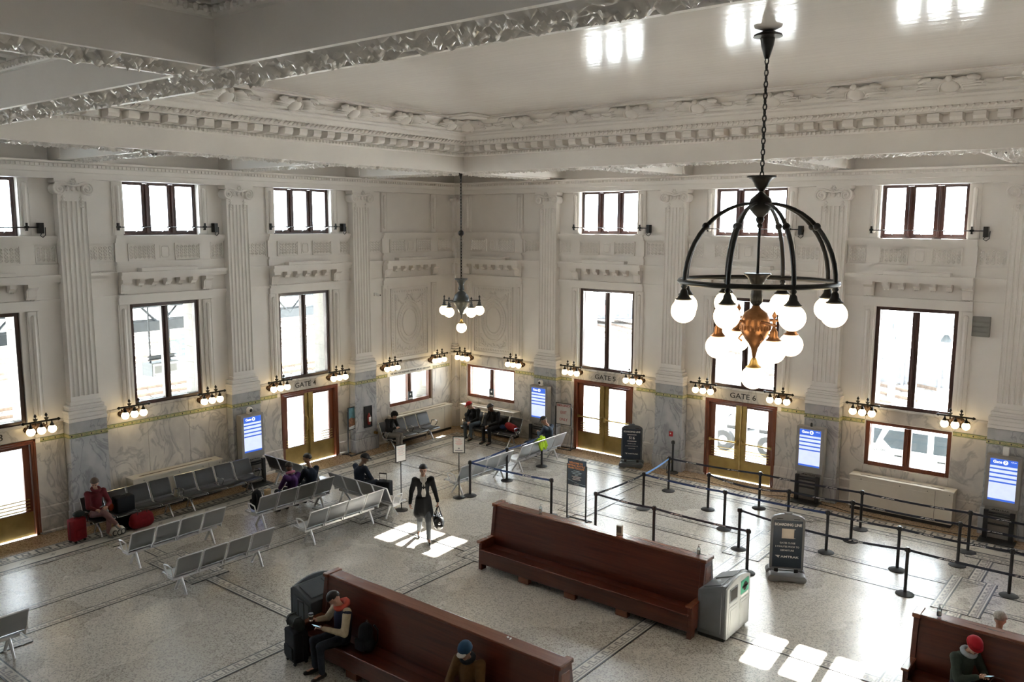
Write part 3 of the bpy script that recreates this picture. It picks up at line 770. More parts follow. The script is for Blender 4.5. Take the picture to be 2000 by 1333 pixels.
# aisle pairs on both sides of the outer beam lines
for d in (3.92, 4.88):
    band((d, LY), (d, -1.88), 0.20, z=0.005); band((1.88, -d), (LX, -d), 0.20, z=0.0065)
for c in (8.88, 13.42, 17.75, 22.1): band((c, LY), (c, -1.88), 0.27, z=0.008)
for c in (8.85, 13.38, 17.6, 22.2): band((1.88, -c), (LX, -c), 0.25, z=0.0095)
def box_band(cx, cy, hx, hy, wd=0.22, z=0.011):
    """square knot where a single band crosses an aisle pair"""
    m = MB(); m.k = 0
    m.box(cx-hx+wd, cx+hx-wd, cy-hy+wd, cy+hy-wd, 0, z)
    m.build('terrazzo_panel', terr, FLOOR)
    band((cx-hx, cy-hy+wd/2), (cx+hx, cy-hy+wd/2), wd, z=z); band((cx-hx, cy+hy-wd/2), (cx+hx, cy+hy-wd/2), wd, z=z)
    band((cx-hx+wd/2, cy-hy), (cx-hx+wd/2, cy+hy), wd, z=z+0.0015); band((cx+hx-wd/2, cy-hy), (cx+hx-wd/2, cy+hy), wd, z=z+0.0015)
for c in (8.88, 13.42, 17.75): box_band(c, -4.40, 0.43, 0.95)
for c in (8.85, 13.38, 17.3): box_band(4.40, -c, 0.95, 0.43)
for x, y in ((8.88, -8.85), (13.42, -8.85), (17.75, -8.85), (8.88, -13.38), (13.42, -13.38)): box_band(x, y, 0.42, 0.42)
for c in (8.88, 13.42, 17.75): band((c-0.45, -2.0), (c+0.45, -2.0), 0.24, z=0.0105)
for c in (8.85, 13.38, 17.6): band((2.0, -c-0.45), (2.0, -c+0.45), 0.24, z=0.0105)

# ------------------------------------------------------------------ ceiling: beams, coffers, cornices, carved soffits
BH = 0.375
BX = [4.45, 13.38, 22.1]          # beam centre lines
m = MB()
m.box(4.45-BH, 4.45+BH, -YMAX, -0.0, SOFF, 10.2); m.build('ceiling_beam_1', paint, kind='structure')
m = MB(); m.box(4.45+BH, XMAX, -4.5-BH, -4.5+BH, SOFF, 10.2); m.build('ceiling_beam_2', paint, kind='structure')
m = MB(); m.box(4.45+BH, XMAX, -17.8-BH, -17.8+BH, SOFF, 10.2); m.build('ceiling_beam_3', paint, kind='structure')
m = MB(); m.box(13.38-BH, 13.38+BH, -YMAX, -17.8-BH, SOFF, 10.2); m.build('ceiling_beam_4', paint, kind='structure')
n = 5
for w in 'LR':
    for c in PIL[w]:
        q = MB(WM[w]); lim = 4.45-BH if w == 'L' else 4.5-BH
        q.box(c-BH, c+BH, 0.0, lim, SOFF, 9.5)
        q.prism([(0.0, SOFF-0.03), (0.45, SOFF-0.03), (0.62, SOFF+0.0), (0.62, 9.4), (0, 9.4)], c-BH-0.02, c+BH+0.02, 'x')
        q.build('ceiling_beam_%d' % n, paint, kind='structure'); n += 1
q = MB(WM['L']); q.box(4.5-BH, 4.5+BH, 0, 4.45-BH, SOFF, 9.5); q.build('ceiling_beam_%d' % n, paint, kind='structure'); n += 1
# perimeter coffer ceilings
m = MB(); m.box(0, 4.45, -YMAX, 0, 9.36, 9.45); m.box(4.45, XMAX, -4.5, 0, 9.36, 9.45); m.build('ceiling', paint, kind='structure')
m = MB(); m.box(4.3, XMAX, -17.8, -4.4, CEIL+0.0, CEIL+0.1); m.build('ceiling_main_coffer', ceil_m, kind='structure')
m = MB(); m.box(4.3, XMAX, -YMAX, -17.8, CEIL+0.0, CEIL+0.1); m.build('ceiling_near_coffer', paint_gloss, kind='structure')

def ring(prof, x0, x1, y0, y1):
    """mitred moulding round the inside of a rectangle: profile of (inward offset, z)"""
    v = []; f = []
    for o, z in prof: v += [(x0+o, y0+o, z), (x1-o, y0+o, z), (x1-o, y1-o, z), (x0+o, y1-o, z)]
    for i in range(len(prof)-1):
        for k in range(4): f.append((i*4+k, i*4+(k+1) % 4, (i+1)*4+(k+1) % 4, (i+1)*4+k))
    return v, f
CORN = [(-0.05, 9.10), (0.0, 9.12), (0.04, 9.13), (0.075, 9.16), (0.075, 9.20), (0.05, 9.215), (0.07, 9.225), (0.07, 9.375), (0.36, 9.385), (0.36, 9.40), (0.40, 9.415), (0.43, 9.45), (0.43, 9.49), (0.47, 9.50),
        (0.50, 9.53), (0.53, 9.60), (0.60, 9.62), (0.62, 9.66), (0.70, 9.67), (0.70, 9.70), (0.98, 9.925), (1.06, 9.93), (1.06, 9.96), (1.12, 9.965), (1.12, 10.0)]
coffers = [(4.825, 26.6, -17.425, -4.875), (4.825, 13.005, -YMAX, -18.175), (13.755, 26.6, -YMAX, -18.175)]
tn = 7
blk_me = MB(); blk_me.prism([(0.0, 9.225), (0.24, 9.24), (0.27, 9.30), (0.27, 9.375), (0, 9.375)], -0.105, 0.105, 'x')
blk_me = mesh_of(blk_me.v, blk_me.f, blk_me.mi, 'modillion_block', paint)
def cart_mesh(scl):
    m = MB()       # shell cartouche with acanthus wings, lies on the sloping cove
    m.ball((0, 0.03, 0.0), 0.17, 12, 8, (1.0, 0.45, 0.9))
    m.tube([(0.20*math.cos(t*PI/10), 0.05, -0.09+0.26*math.sin(t*PI/10)) for t in range(11)], 0.03, 6)
    for sg in (-1, 1):
        for k in range(6):
            a = 0.15+0.24*k; r1 = 0.40-0.015*k
            m.tube([(sg*0.18*math.cos(a), 0.04, -0.10+0.22*math.sin(a)), (sg*(0.2+0.10*math.cos(a)), 0.09, -0.06+0.26*math.sin(a)), (sg*(0.16+r1*math.cos(a*0.62)), 0.05, -0.10+r1*0.78*math.sin(a*0.9))], [0.022, 0.04, 0.012], 6)
        m.tube([(sg*0.30, 0.05, 0.18), (sg*0.40, 0.10, 0.22), (sg*0.47, 0.09, 0.17), (sg*0.43, 0.07, 0.12), (sg*0.38, 0.07, 0.15)], [0.04, 0.045, 0.04, 0.03, 0.02], 6)
    m.ball((0, 0.07, 0.19), 0.06, 8, 6); m.ball((0, 0.06, -0.15), 0.045, 8, 5, (2.2, 0.7, 0.8))
    return mesh_of(m.v, m.f, m.mi, 'cartouche', paint, smooth=60)
CART = cart_mesh(1)
link_me = MB()
for sg in (-1, 1): link_me.tube([(-0.13, 0.02, sg*0.03), (-0.05, 0.04, sg*0.05), (0.05, 0.04, sg*0.05), (0.13, 0.02, sg*0.03)], 0.014, 5)
link_me.ball((0.17, 0.03, 0), 0.035, 6, 4); link_me = mesh_of(link_me.v, link_me.f, link_me.mi, 'chain_ornament', paint)
for ci, (x0, x1, y0, y1) in enumerate(coffers):
    v, f = ring(CORN, x0, x1, y0, y1)
    co = link('trim_%d' % tn, mesh_of(v, f, [0]*len(f), 'trim', paint), kind='structure'); tn += 1
    # egg-and-dart and rope rows: too small to pick apart singly
    eg = MB(); sides = [('x', x0, y1, 1, -PI/2), ('y', y1, x0, -1, PI)]
    if ci: sides = [('x', x0, y1, 1, -PI/2), ('y', y1, x0, -1, PI), ('x', x1, y1, -1, PI/2)]
    for ax, p, _, sg, rz in sides:
        a0, a1 = (y0, y1) if ax == 'x' else (x0, min(x1, 24.5))
        if ci and ax == 'x': a0 = max(a0, -25.0)
        L_ = a1-a0
        for i in range(int(L_/0.095)):
            t = a0+0.05+0.095*i
            c = (p+sg*0.075, t, 9.178) if ax == 'x' else (t, p+sg*0.075, 9.178)
            eg.ball(c, 0.04, 5, 4, (0.8, 0.8, 1.0))
        for i in range(int(L_/0.12)):
            t = a0+0.06+0.12*i
            pts = [(p+sg*(0.40+0.035*k), t+0.03*k, 9.42+0.03*k) for k in range(3)] if ax == 'x' else [(t+0.03*k, p+sg*(0.40+0.035*k), 9.42+0.03*k) for k in range(3)]
            eg.tube(pts, 0.022, 4)
        k = 0
        while True:
            t = a0+0.35+0.385*k; k += 1
            if t > a1-0.2: break
            link('modillion_block', blk_me, co, (p+sg*0.07, t, 0) if ax == 'x' else (t, p+sg*0.07, 0), rz)
        n = int((L_-1.6)/1.62); off = (L_-1.62*n)/2
        for i in range(n+1):
            t = a1-off-1.62*i if ax == 'x' else a0+off+1.62*i
            o = link('cartouche', CART, co, (p+sg*0.83, t, 9.805) if ax == 'x' else (t, p+sg*0.83, 9.805), 0)
            o.rotation_euler = (Matrix.Rotation(rz, 3, 'Z') @ Matrix.Rotation(-0.85, 3, 'X')).to_euler()
            if i < n:
                for j in range(2):
                    tt = t+(-1 if ax == 'x' else 1)*(0.68+0.29*j)
                    o = link('chain_ornament', link_me, co, (p+sg*0.85, tt, 9.82) if ax == 'x' else (tt, p+sg*0.85, 9.82), 0)
                    o.rotation_euler = (Matrix.Rotation(rz, 3, 'Z') @ Matrix.Rotation(-0.85, 3, 'X')).to_euler()
    eg.build('egg_and_dart_row', paint, co, kind='stuff')
    # re-entrant corner blocks with a mitre cartouche
    for cx, cy, sx, sy in ((x0, y1, 1, -1),) if ci == 0 else ((x0, y1, 1, -1), (x1, y1, -1, -1)):
        q = MB(); q.box(*sorted((cx+sx*0.9, cx+sx*1.75)), *sorted((cy+sy*0.9, cy+sy*1.75)), 9.93, 10.0)
        q.box(*sorted((cx+sx*0.9, cx+sx*1.85)), *sorted((cy+sy*0.9, cy+sy*1.85)), 9.965, 10.0); q.build('corner_block', paint, co, bevel=0.012)
        o = link('cartouche', CART, co, (cx+sx*1.0, cy+sy*1.0, 9.83)); o.scale = (1.25, 1.25, 1.25)
        o.rotation_euler = (Matrix.Rotation(math.atan2(sy, sx)-PI/2, 3, 'Z') @ Matrix.Rotation(-0.95, 3, 'X')).to_euler()

# carved soffits: running acanthus scroll modelled as a relief
def scroll_relief(L_, wd, seed):
    r = np.random.RandomState(seed); res = 0.026
    nu, nv = int(L_/res)+1, int(wd/res)+1
    u = np.linspace(0, L_, nu)[:, None]*np.ones((1, nv)); v = np.linspace(-wd/2, wd/2, nv)[None, :]*np.ones((nu, 1))
    H = np.zeros((nu, nv))
    def blob(cu, cv, a, b, th, h):
        nonlocal H
        i0, i1 = np.searchsorted(u[:, 0], cu-max(a, b)), np.searchsorted(u[:, 0], cu+max(a, b))
        if i1 <= i0: return
        du, dv = u[i0:i1]-cu, v[i0:i1]-cv
        p = (du*math.cos(th)+dv*math.sin(th))/a; q = (-du*math.sin(th)+dv*math.cos(th))/b
        d = 1-p*p-q*q
        H[i0:i1] = np.maximum(H[i0:i1], h*np.sqrt(np.clip(d, 0, 1))*(0.72+0.28*np.cos(q*7)))
    T = 1.25; k = 0; hw = wd/2
    while k*T < L_+T:
        c = k*T
        for j in range(14):        # stem: alternating scrolls
            t = j/13; blob(c+T*t, 0.5*hw*math.sin(2*PI*t), 0.075, 0.03, math.atan(0.5*hw*2*PI/T*math.cos(2*PI*t)), 0.075)
        for sg, cc in ((1, 0.25), (-1, 0.75)):
            for j in range(9):
                a = j*0.75; rad = 0.19*(1-j/12); blob(c+T*cc+rad*math.cos(a), sg*0.10*hw/0.3+rad*math.sin(a)*sg, 0.075, 0.034, a+PI/2, 0.085)
            blob(c+T*cc, sg*0.10*hw/0.3, 0.06, 0.06, 0, 0.11)
            for j in range(7): blob(c+T*cc+r.uniform(-0.28, 0.28), -sg*hw*0.55+r.uniform(-0.1, 0.1), r.uniform(0.07, 0.13), r.uniform(0.025, 0.05), r.uniform(-1, 1), r.uniform(0.05, 0.09))
            for j in range(4): blob(c+T*cc+r.uniform(-0.3, 0.3), sg*hw*0.75, 0.10, 0.035, r.uniform(-0.6, 0.6), 0.07)
        for j in range(6): a = j*PI/3; blob(c+0.09*math.cos(a), 0.09*math.sin(a), 0.08, 0.035, a, 0.10)
        blob(c, 0, 0.045, 0.045, 0, 0.12); k += 1
    idx = np.arange(nu*nv).reshape(nu, nv)
    f = np.stack([idx[:-1, :-1], idx[1:, :-1], idx[1:, 1:], idx[:-1, 1:]], -1).reshape(-1, 4)
    vs = np.stack([u, v, -H], -1).reshape(-1, 3)
    return vs.tolist(), f.tolist()
def soffit(p, L_, axis, wd, seed, parent_name):
    vs, fs = scroll_relief(L_, wd, seed)
    par = bpy.data.objects[parent_name]
    M = Matrix.Identity(3) if axis == 'x' else Matrix(((0, -1, 0), (-1, 0, 0), (0, 0, 1)))
    vs = [tuple(M @ Vector(q)+Vector(p)) for q in vs]
    me = bpy.data.meshes.new('carved_soffit'); me.from_pydata(vs, [], fs); me.materials.append(paint_gloss)
    bm = bmesh.new(); bm.from_mesh(me)
    for f_ in bm.faces:
        if f_.normal.z > 0: f_.normal_flip()
    bm.to_mesh(me); bm.free()
    me.polygons.foreach_set('use_smooth', [True]*len(me.polygons))
    link('carved_soffit', me, par)
    q = MB()
    for sg in (-1, 1):
        if axis == 'x': q.box(p[0], p[0]+L_, p[1]+sg*0.345-0.03, p[1]+sg*0.345+0.03, SOFF-0.035, SOFF)
        else: q.box(p[0]+sg*0.345-0.03, p[0]+sg*0.345+0.03, p[1]-L_, p[1], SOFF-0.035, SOFF)
    q.build('soffit_fillet', paint, par)
soffit((4.45, -4.1, SOFF-0.004), 21.5, 'y', 0.60, 1, 'ceiling_beam_1')
soffit((4.1, -4.5, SOFF-0.004), 20.0, 'x', 0.60, 2, 'ceiling_beam_2')
soffit((4.85, -17.8, SOFF-0.004), 17.5, 'x', 0.60, 3, 'ceiling_beam_3')
soffit((13.38, -17.45, SOFF-0.004), 6.5, 'y', 0.60, 4, 'ceiling_beam_4')
k = 5
for w in 'LR':
    for c in PIL[w]:
        lim = 4.45-BH if w == 'L' else 4.5-BH
        if c < 19:
            if w == 'L': soffit((0.62, -c, SOFF-0.004), lim-0.62, 'x', 0.60, 10+k, 'ceiling_beam_%d' % k)
            else: soffit((c, -0.62, SOFF-0.004), lim-0.62, 'y', 0.60, 10+k, 'ceiling_beam_%d' % k)
        k += 1
soffit((0.0, -4.5, SOFF-0.004), 4.1, 'x', 0.60, 40, 'ceiling_beam_%d' % k)

# ------------------------------------------------------------------ wall sconces: oval back plate, bar with finials, three globes
def sconce_proto():
    t = thing('wall_sconce', 'sconce', 'wall lamp')
    m = MB(); m.lathe([(0.0, 0.0), (0.27, 0.0), (0.27, 0.015), (0.235, 0.03), (0.22, 0.045), (0.0, 0.055)], 28, (0, 0.028, 0), (Matrix.Diagonal((1, 1, 0.46)) @ Matrix.Rotation(-PI/2, 3, 'X')))
    for k in range(16): m.ball((0.25*math.cos(k*PI/8), 0.05, 0.25*0.46*math.sin(k*PI/8)), 0.026, 6, 4)
    m.build('back_plate', sconce_plate, t, smooth=50)
    m = MB(); m.tube([(-0.36, 0.35, 0.21), (0.36, 0.35, 0.21)], 0.022, 8)
    for sg in (-1, 1): m.lathe([(0.001, 0.05), (0.02, 0.035), (0.04, 0.0), (0.02, -0.03), (0.022, -0.05)], 8, (sg*0.385, 0.35, 0.21), Matrix.Rotation(sg*PI/2, 3, 'Y'))
    m.build('bar', bronze, t, smooth=60)
    for sg in (-1, 1):
        m = MB(); m.tube([(sg*0.12, 0.07, 0.0), (sg*0.12, 0.16, 0.0), (sg*0.12, 0.28, 0.05), (sg*0.12, 0.35, 0.12), (sg*0.12, 0.35, 0.24)], [0.022, 0.018, 0.018, 0.018, 0.016], 8)
        m.tube([(sg*0.12, 0.10, -0.02), (sg*0.12, 0.2, -0.07), (sg*0.12, 0.27, -0.02), (sg*0.12, 0.23, 0.03)], 0.012, 6)
        m.build('scroll_arm', sconce_plate, t, smooth=60)
        m = MB(); m.lathe([(0.016, 0.22), (0.05, 0.275), (0.055, 0.285), (0.014, 0.295), (0.012, 0.315), (0.034, 0.335), (0.03, 0.36), (0.001, 0.405)], 10, (sg*0.12, 0.35, 0)); m.build('finial', bronze, t, smooth=50)
    for x in (-0.235, 0, 0.235):
        m = MB(); m.lathe([(0.016, 0.20), (0.018, 0.16), (0.03, 0.14), (0.05, 0.10), (0.06, 0.085), (0.05, 0.08)], 10, (x, 0.35, 0)); m.build('globe_cap', bronze, t, smooth=50)
        m = MB(); m.ball((x, 0.35, 0), 0.095, 16, 10); g = m.build('globe', globe_s, t, smooth=180)
    return t
SP = sconce_proto()
SLAB = {'L': [(14.46, 'bronze wall sconce between the gate three door and the leftmost fluted pilaster'), (12.25, 'bronze wall sconce right of the leftmost fluted pilaster'),
              (10.08, 'bronze wall sconce above the right end of the long row of black seats'), (7.87, 'bronze wall sconce over the left jamb of the gate four door'), (5.68, 'bronze wall sconce over the right jamb of the gate four door'),
              (3.44, 'bronze wall sconce at the left end of the white banner'), (1.18, 'bronze wall sconce at the right end of the white banner')],
        'R': [(0.67, 'bronze wall sconce just right of the room corner'), (2.98, 'bronze wall sconce over the right end of the corner window without a banner'), (5.35, 'bronze wall sconce over the left jamb of the gate five door'),
              (7.64, 'bronze wall sconce over the right jamb of the gate five door'), (9.98, 'bronze wall sconce over the left jamb of the gate six door'), (12.21, 'bronze wall sconce over the right jamb of the gate six door'),
              (14.42, 'bronze wall sconce at the left of the low window showing a white vehicle'), (16.58, 'bronze wall sconce at the right of the low window showing a white vehicle')]}
first = True
for w in 'LR':
    for s, lb in SLAB[w]:
        lb = 'three-globe '+lb
        if first: o = SP; o.location = at(w, s, 0, 2.495+0.07); o.rotation_euler = (0, 0, RZ[w]); o['label'] = lb; o['group'] = 'wall sconces'; first = False
        else: dup(SP, None, at(w, s, 0, 2.565), RZ[w], lb, 'wall sconces')
for o in SP.children: pass

# ------------------------------------------------------------------ chandeliers
def chain(m, x, y, z0, z1, step, r, rr):
    n = int((z1-z0)/step)
    for i in range(n):
        z = z0+(z1-z0)*(i+0.5)/n; h = (z1-z0)/n*0.62
        a = (i % 2)*PI/2
        m.tube([(x+rr*math.cos(t*PI/4)*math.cos(a), y+rr*math.cos(t*PI/4)*math.sin(a), z+h*math.sin(t*PI/4)) for t in range(8)], r, 5, True)
def big_chandelier():
    t = thing('chandelier', 'great dome shaped black iron chandelier with ring of white globes hanging on a chain', 'chandelier', (15.83, -10.85, 0))
    m = MB(); m.lathe([(0.0, 10.02), (0.06, 10.0), (0.19, 9.95), (0.20, 9.92), (0.10, 9.90), (0.085, 9.80), (0.05, 9.68), (0.03, 9.62)], 18); m.build('ceiling_cup', bronze, t, smooth=50)
    m = MB(); chain(m, 0, 0, 8.0, 9.63, 0.075, 0.010, 0.026); m.build('chain', bronze, t)
    m = MB(); m.lathe([(0.02, 8.03), (0.20, 8.02), (0.205, 8.0), (0.15, 7.975), (0.11, 7.92), (0.095, 7.88), (0.05, 7.83), (0.03, 7.80), (0.06, 7.77), (0.14, 7.70), (0.165, 7.63), (0.15, 7.55), (0.09, 7.48), (0.05, 7.44), (0.06, 7.41), (0.05, 7.37), (0.022, 7.34)], 20); m.build('hub', bronze, t, smooth=45)
    R, Z = 1.10, 6.515; yaw = math.radians(38.585)
    rv = Vector((math.cos(yaw), math.sin(yaw), 0)); fv = Vector((math.sin(yaw), -math.cos(yaw), 0))
    ang = [math.radians(38+45*k-2) for k in range(8)]
    m = MB(); m.tube([(R*math.cos(2*PI*k/48), R*math.sin(2*PI*k/48), Z) for k in range(48)], 0.038, 8, True)
    m.build('ring', bronze, t, smooth=180)
    for a in ang:
        d = rv*math.cos(a)+fv*math.sin(a)
        m = MB(); pts = [d*(0.10+(R-0.10)*math.sin(q*PI/24))+Vector((0, 0, Z+1.12*math.cos(q*PI/24))) for q in range(13)]
        m.tube(pts, [0.02+0.012*min(1, q/6) for q in range(13)], 7); m.ball(pts[6], 0.055, 10, 8)
        m.build('rib', bronze, t, smooth=60)
        c = d*R
        m = MB(); m.lathe([(0.02, Z), (0.045, Z-0.06), (0.03, Z-0.09), (0.05, Z-0.12), (0.06, Z-0.17), (0.095, Z-0.22), (0.12, Z-0.235), (0.11, Z-0.25)], 12, c); m.build('globe_cap', bronze, t, smooth=50)
        m = MB(); m.ball(c+Vector((0, 0, Z-0.405)), 0.178, 20, 14); m.build('globe', globe, t, smooth=180)
    m = MB(); m.tube([(0, 0, 7.36), (0, 0, 6.6)], 0.02, 8); m.ball((0, 0, 7.32), 0.04, 10, 8); m.build('stem', bronze, t, smooth=60)
    m = MB(); m.lathe([(0.0, 6.635), (0.19, 6.64), (0.195, 6.625), (0.14, 6.58), (0.085, 6.48), (0.08, 6.36), (0.085, 6.33), (0.09, 6.27), (0.085, 6.22), (0.045, 6.17)], 18); m.build('trumpet_cup', bronze, t, smooth=45)
    m = MB(); m.lathe([(0.045, 6.18), (0.07, 6.13), (0.16, 6.07), (0.205, 5.97), (0.21, 5.90), (0.215, 5.88), (0.21, 5.81), (0.19, 5.76), (0.14, 5.68), (0.09, 5.62), (0.05, 5.55), (0.03, 5.45), (0.02, 5.40)], 22)
    for k in range(26): a = 2*PI*k/26; m.tube([(0.213*math.cos(a), 0.213*math.sin(a), 5.89), (0.213*math.cos(a), 0.213*math.sin(a), 5.82)], 0.011, 5)
    m.build('lower_hub', copper, t, smooth=45)
    for k in range(4):
        a = math.radians(80+90*k); d = rv*math.cos(a)+fv*math.sin(a); c = d*0.57
        m = MB(); m.tube([d*0.18+Vector((0, 0, 5.95)), d*0.62+Vector((0, 0, 5.95))], 0.022, 8); m.lathe([(0.02, 5.93), (0.03, 6.0), (0.012, 6.04), (0.038, 6.08), (0.001, 6.15)], 8, c)
        m.tube([d*0.20+Vector((0, 0, 5.76)), d*0.25+Vector((0, 0, 5.70)), d*0.20+Vector((0, 0, 5.66))], 0.015, 6); m.build('arm', copper, t, smooth=60)
        m = MB(); m.lathe([(0.02, 5.93), (0.04, 5.88), (0.055, 5.86), (0.06, 5.80), (0.09, 5.755), (0.115, 5.74), (0.10, 5.73)], 12, c); m.build('globe_cap', copper, t, smooth=50)
        m = MB(); m.ball(c+Vector((0, 0, 5.585)), 0.175, 20, 14); m.build('globe', globe, t, smooth=180)
    m = MB(); m.lathe([(0.01, 5.42), (0.03, 5.40), (0.05, 5.36), (0.06, 5.32), (0.09, 5.285), (0.115, 5.27), (0.10, 5.26)], 12); m.build('globe_cap', brass_dull, t, smooth=50)
    m = MB(); m.ball((0, 0, 5.115), 0.175, 20, 14); m.build('globe', globe, t, smooth=180)
big_chandelier()
def small_chandelier():
    gm = mat('grey_green_bronze', (0.055, 0.062, 0.064), 0.45, 0.4, var=0.2)
    t = thing('chandelier', 'small chandelier of six white globes hanging in the far corner of the room', 'chandelier', (4.48, -4.62, 0))
    m = MB(); m.lathe([(0.0, 8.76), (0.09, 8.75), (0.06, 8.70), (0.02, 8.55)], 12); m.build('ceiling_cup', bronze, t, smooth=50)
    m = MB(); chain(m, 0, 0, 5.76, 8.58, 0.085, 0.010, 0.024); m.ball((0, 0, 7.05), 0.085, 12, 8); m.build('chain', bronze, t)
    m = MB(); m.lathe([(0.0, 5.76), (0.185, 5.77), (0.19, 5.75), (0.13, 5.70), (0.08, 5.62), (0.065, 5.55), (0.085, 5.50), (0.09, 5.46), (0.03, 5.40)], 16); m.build('trumpet_cup', gm, t, smooth=45)
    m = MB(); m.lathe([(0.03, 5.42), (0.10, 5.39), (0.19, 5.30), (0.235, 5.19), (0.24, 5.12), (0.22, 5.06), (0.14, 4.93), (0.08, 4.86), (0.06, 4.80), (0.02, 4.70), (0.012, 4.60)], 20)
    m.build('hub', gm, t, smooth=45)
    yaw = math.radians(38.585); rv = Vector((math.cos(yaw), math.sin(yaw), 0)); fv = Vector((math.sin(yaw), -math.cos(yaw), 0))
    for k in range(5):
        a = math.radians(55+72*k); d = rv*math.cos(a)+fv*math.sin(a); c = d*0.53
        m = MB(); m.tube([d*0.22+Vector((0, 0, 5.13)), d*0.56+Vector((0, 0, 5.13))], 0.018, 8); m.lathe([(0.016, 5.13), (0.02, 5.18), (0.01, 5.20), (0.032, 5.23), (0.001, 5.29)], 8, c); m.build('arm', gm, t, smooth=60)
        m = MB(); m.lathe([(0.02, 5.12), (0.045, 5.07), (0.045, 5.03), (0.09, 4.99), (0.095, 4.975)], 12, c); m.build('globe_cap', gm, t, smooth=50)
        m = MB(); m.ball(c+Vector((0, 0, 4.845)), 0.145, 18, 12); m.build('globe', globe, t, smooth=180)
    m = MB(); m.lathe([(0.008, 4.62), (0.045, 4.57), (0.04, 4.53), (0.09, 4.50), (0.09, 4.485)], 12); m.build('globe_cap', brass, t, smooth=50)
    m = MB(); m.ball((0, 0, 4.36), 0.15, 18, 12); m.build('globe', globe, t, smooth=180)
small_chandelier()
# ------------------------------------------------------------------ seating
def dirz(face):   # rotation that turns local +Y (front) to the given world direction
    return {'-x': PI/2, '+x': -PI/2, '-y': PI, '+y': 0.0}[face]
BACK = [(-0.335, 0.86), (-0.315, 0.845), (-0.27, 0.74), (-0.215, 0.60), (-0.175, 0.50), (-0.135, 0.455)]
PAN = [(-0.14, 0.43), (-0.05, 0.405), (0.12, 0.41), (0.26, 0.425), (0.30, 0.42), (0.315, 0.395)]
PITCH = 0.568
def seat_row(n, label, loc, face, black=False, arms=(), group=None, legs=None):
    t = thing('beam_seating', label, 'seating', loc, dirz(face), group)
    w = PITCH*n; sm = vinyl if black else steel; fr = chrome if black else white_pw
    m = MB(); m.box(-w/2+0.08, w/2-0.08, -0.035, 0.035, 0.30, 0.355); m.build('beam', blk if black else white_pw, t, bevel=0.006)
    lx = legs or (-w/2+0.245, w/2-0.245)
    for x in lx:
        m = MB(); m.tube([(x, 0.0, 0.33), (x, -0.07, 0.20), (x, -0.16, 0.02)], [0.034, 0.03, 0.024], 8); m.tube([(x, 0.0, 0.33), (x, 0.09, 0.20), (x, 0.22, 0.02)], [0.034, 0.03, 0.024], 8)
        m.lathe([(0.03, 0), (0.03, 0.012), (0.02, 0.025)], 10, (x, -0.16, 0)); m.lathe([(0.03, 0), (0.03, 0.012), (0.02, 0.025)], 10, (x, 0.22, 0))
        m.build('leg', fr, t, smooth=50)
    if 'parts' not in SEATS: SEATS['parts'] = {}
    key = black
    if key not in SEATS['parts']:
        d = {}
        hw = PITCH/2-0.035
        m = MB(); m.sheet(BACK, -hw, hw, 0.045 if black else 0.022); d['backrest'] = mesh_of(m.v, m.f, m.mi, 'backrest', sm, smooth=40, bevel=0.004)
        m = MB(); m.sheet(PAN, -hw, hw, 0.045 if black else 0.022); d['seat'] = mesh_of(m.v, m.f, m.mi, 'seat', sm, smooth=40, bevel=0.004)
        m = MB()
        for sg in (-1, 1):
            x = sg*(hw+0.008); m.tube([(x, p, q) for p, q in BACK]+[(x, -0.12, 0.415)]+[(x, p, q-0.012) for p, q in PAN[1:]], 0.016, 6)
            m.box(x-0.012, x+0.012, -0.12, 0.10, 0.345, 0.41)
        m.tube([(-hw, BACK[0][0], BACK[0][1]+0.004), (hw, BACK[0][0], BACK[0][1]+0.004)], 0.013, 6)
        if black: m.box(-hw, hw, -0.155, -0.12, 0.435, 0.50); m.tube([(-hw, 0.315, 0.40), (hw, 0.315, 0.40)], 0.015, 6)
        d['seat_frame'] = mesh_of(m.v, m.f, m.mi, 'seat_frame', fr, smooth=50)
        m = MB(); m.tube([(0, -0.16, 0.44), (0, -0.10, 0.60), (0, 0.06, 0.635), (0, 0.17, 0.62), (0, 0.15, 0.55), (0, 0.04, 0.40)], 0.017, 6); d['armrest'] = mesh_of(m.v, m.f, m.mi, 'armrest', fr, smooth=50)
        SEATS['parts'][key] = d
    d = SEATS['parts'][key]
    for i in range(n):
        x = -w/2+PITCH*(i+0.5)
        for k in ('backrest', 'seat', 'seat_frame'): link(k, d[k], t, (x, 0, 0))
    for a in arms: link('armrest', d['armrest'], t, (-w/2+PITCH*a+(0.0 if 0 < a < n else (0.0 if a else 0.0)), 0, 0))
    return t
SEATS = {}
# metal rows: rear of the back top stands at the measured x or y
G = 'metal beam seating rows'
def row_y(xb, yc, face, label, **k):
    sg = {'-x': -1, '+x': 1}[face]; return seat_row(4 if 'n' not in k else k.pop('n'), label, (xb+sg*0.335, yc, 0), face, **k)
def row_x(xc, yb, face, label, **k):
    sg = {'-y': -1, '+y': 1}[face]; return seat_row(4 if 'n' not in k else k.pop('n'), label, (xc, yb+sg*0.335, 0), face, **k)
row_y(3.88, -13.15, '-x', 'row of four empty metal seats nearest the red sweater sitter, backs to us', arms=(0, 2), group=G)
row_y(5.84, -13.24, '-x', 'front row of four empty metal seats on the open floor, backs to us', arms=(0, 2), group=G)
row_y(5.71, -9.95, '-x', 'sunlit row of four metal seats just left of the walking man', arms=(0, 2), group=G)
row_y(3.93, -10.02, '-x', 'row of four metal seats with a black backpack on its left end', arms=(0,), group=G)
row_x(1.92, -8.82, '+y', 'row of metal seats turned crosswise in front of the gate four door', arms=(0,), group=G)
row_x(4.62, -8.78, '+y', 'row of metal seats turned crosswise, holding the man in dark blue with luggage', arms=(4,), group=G)
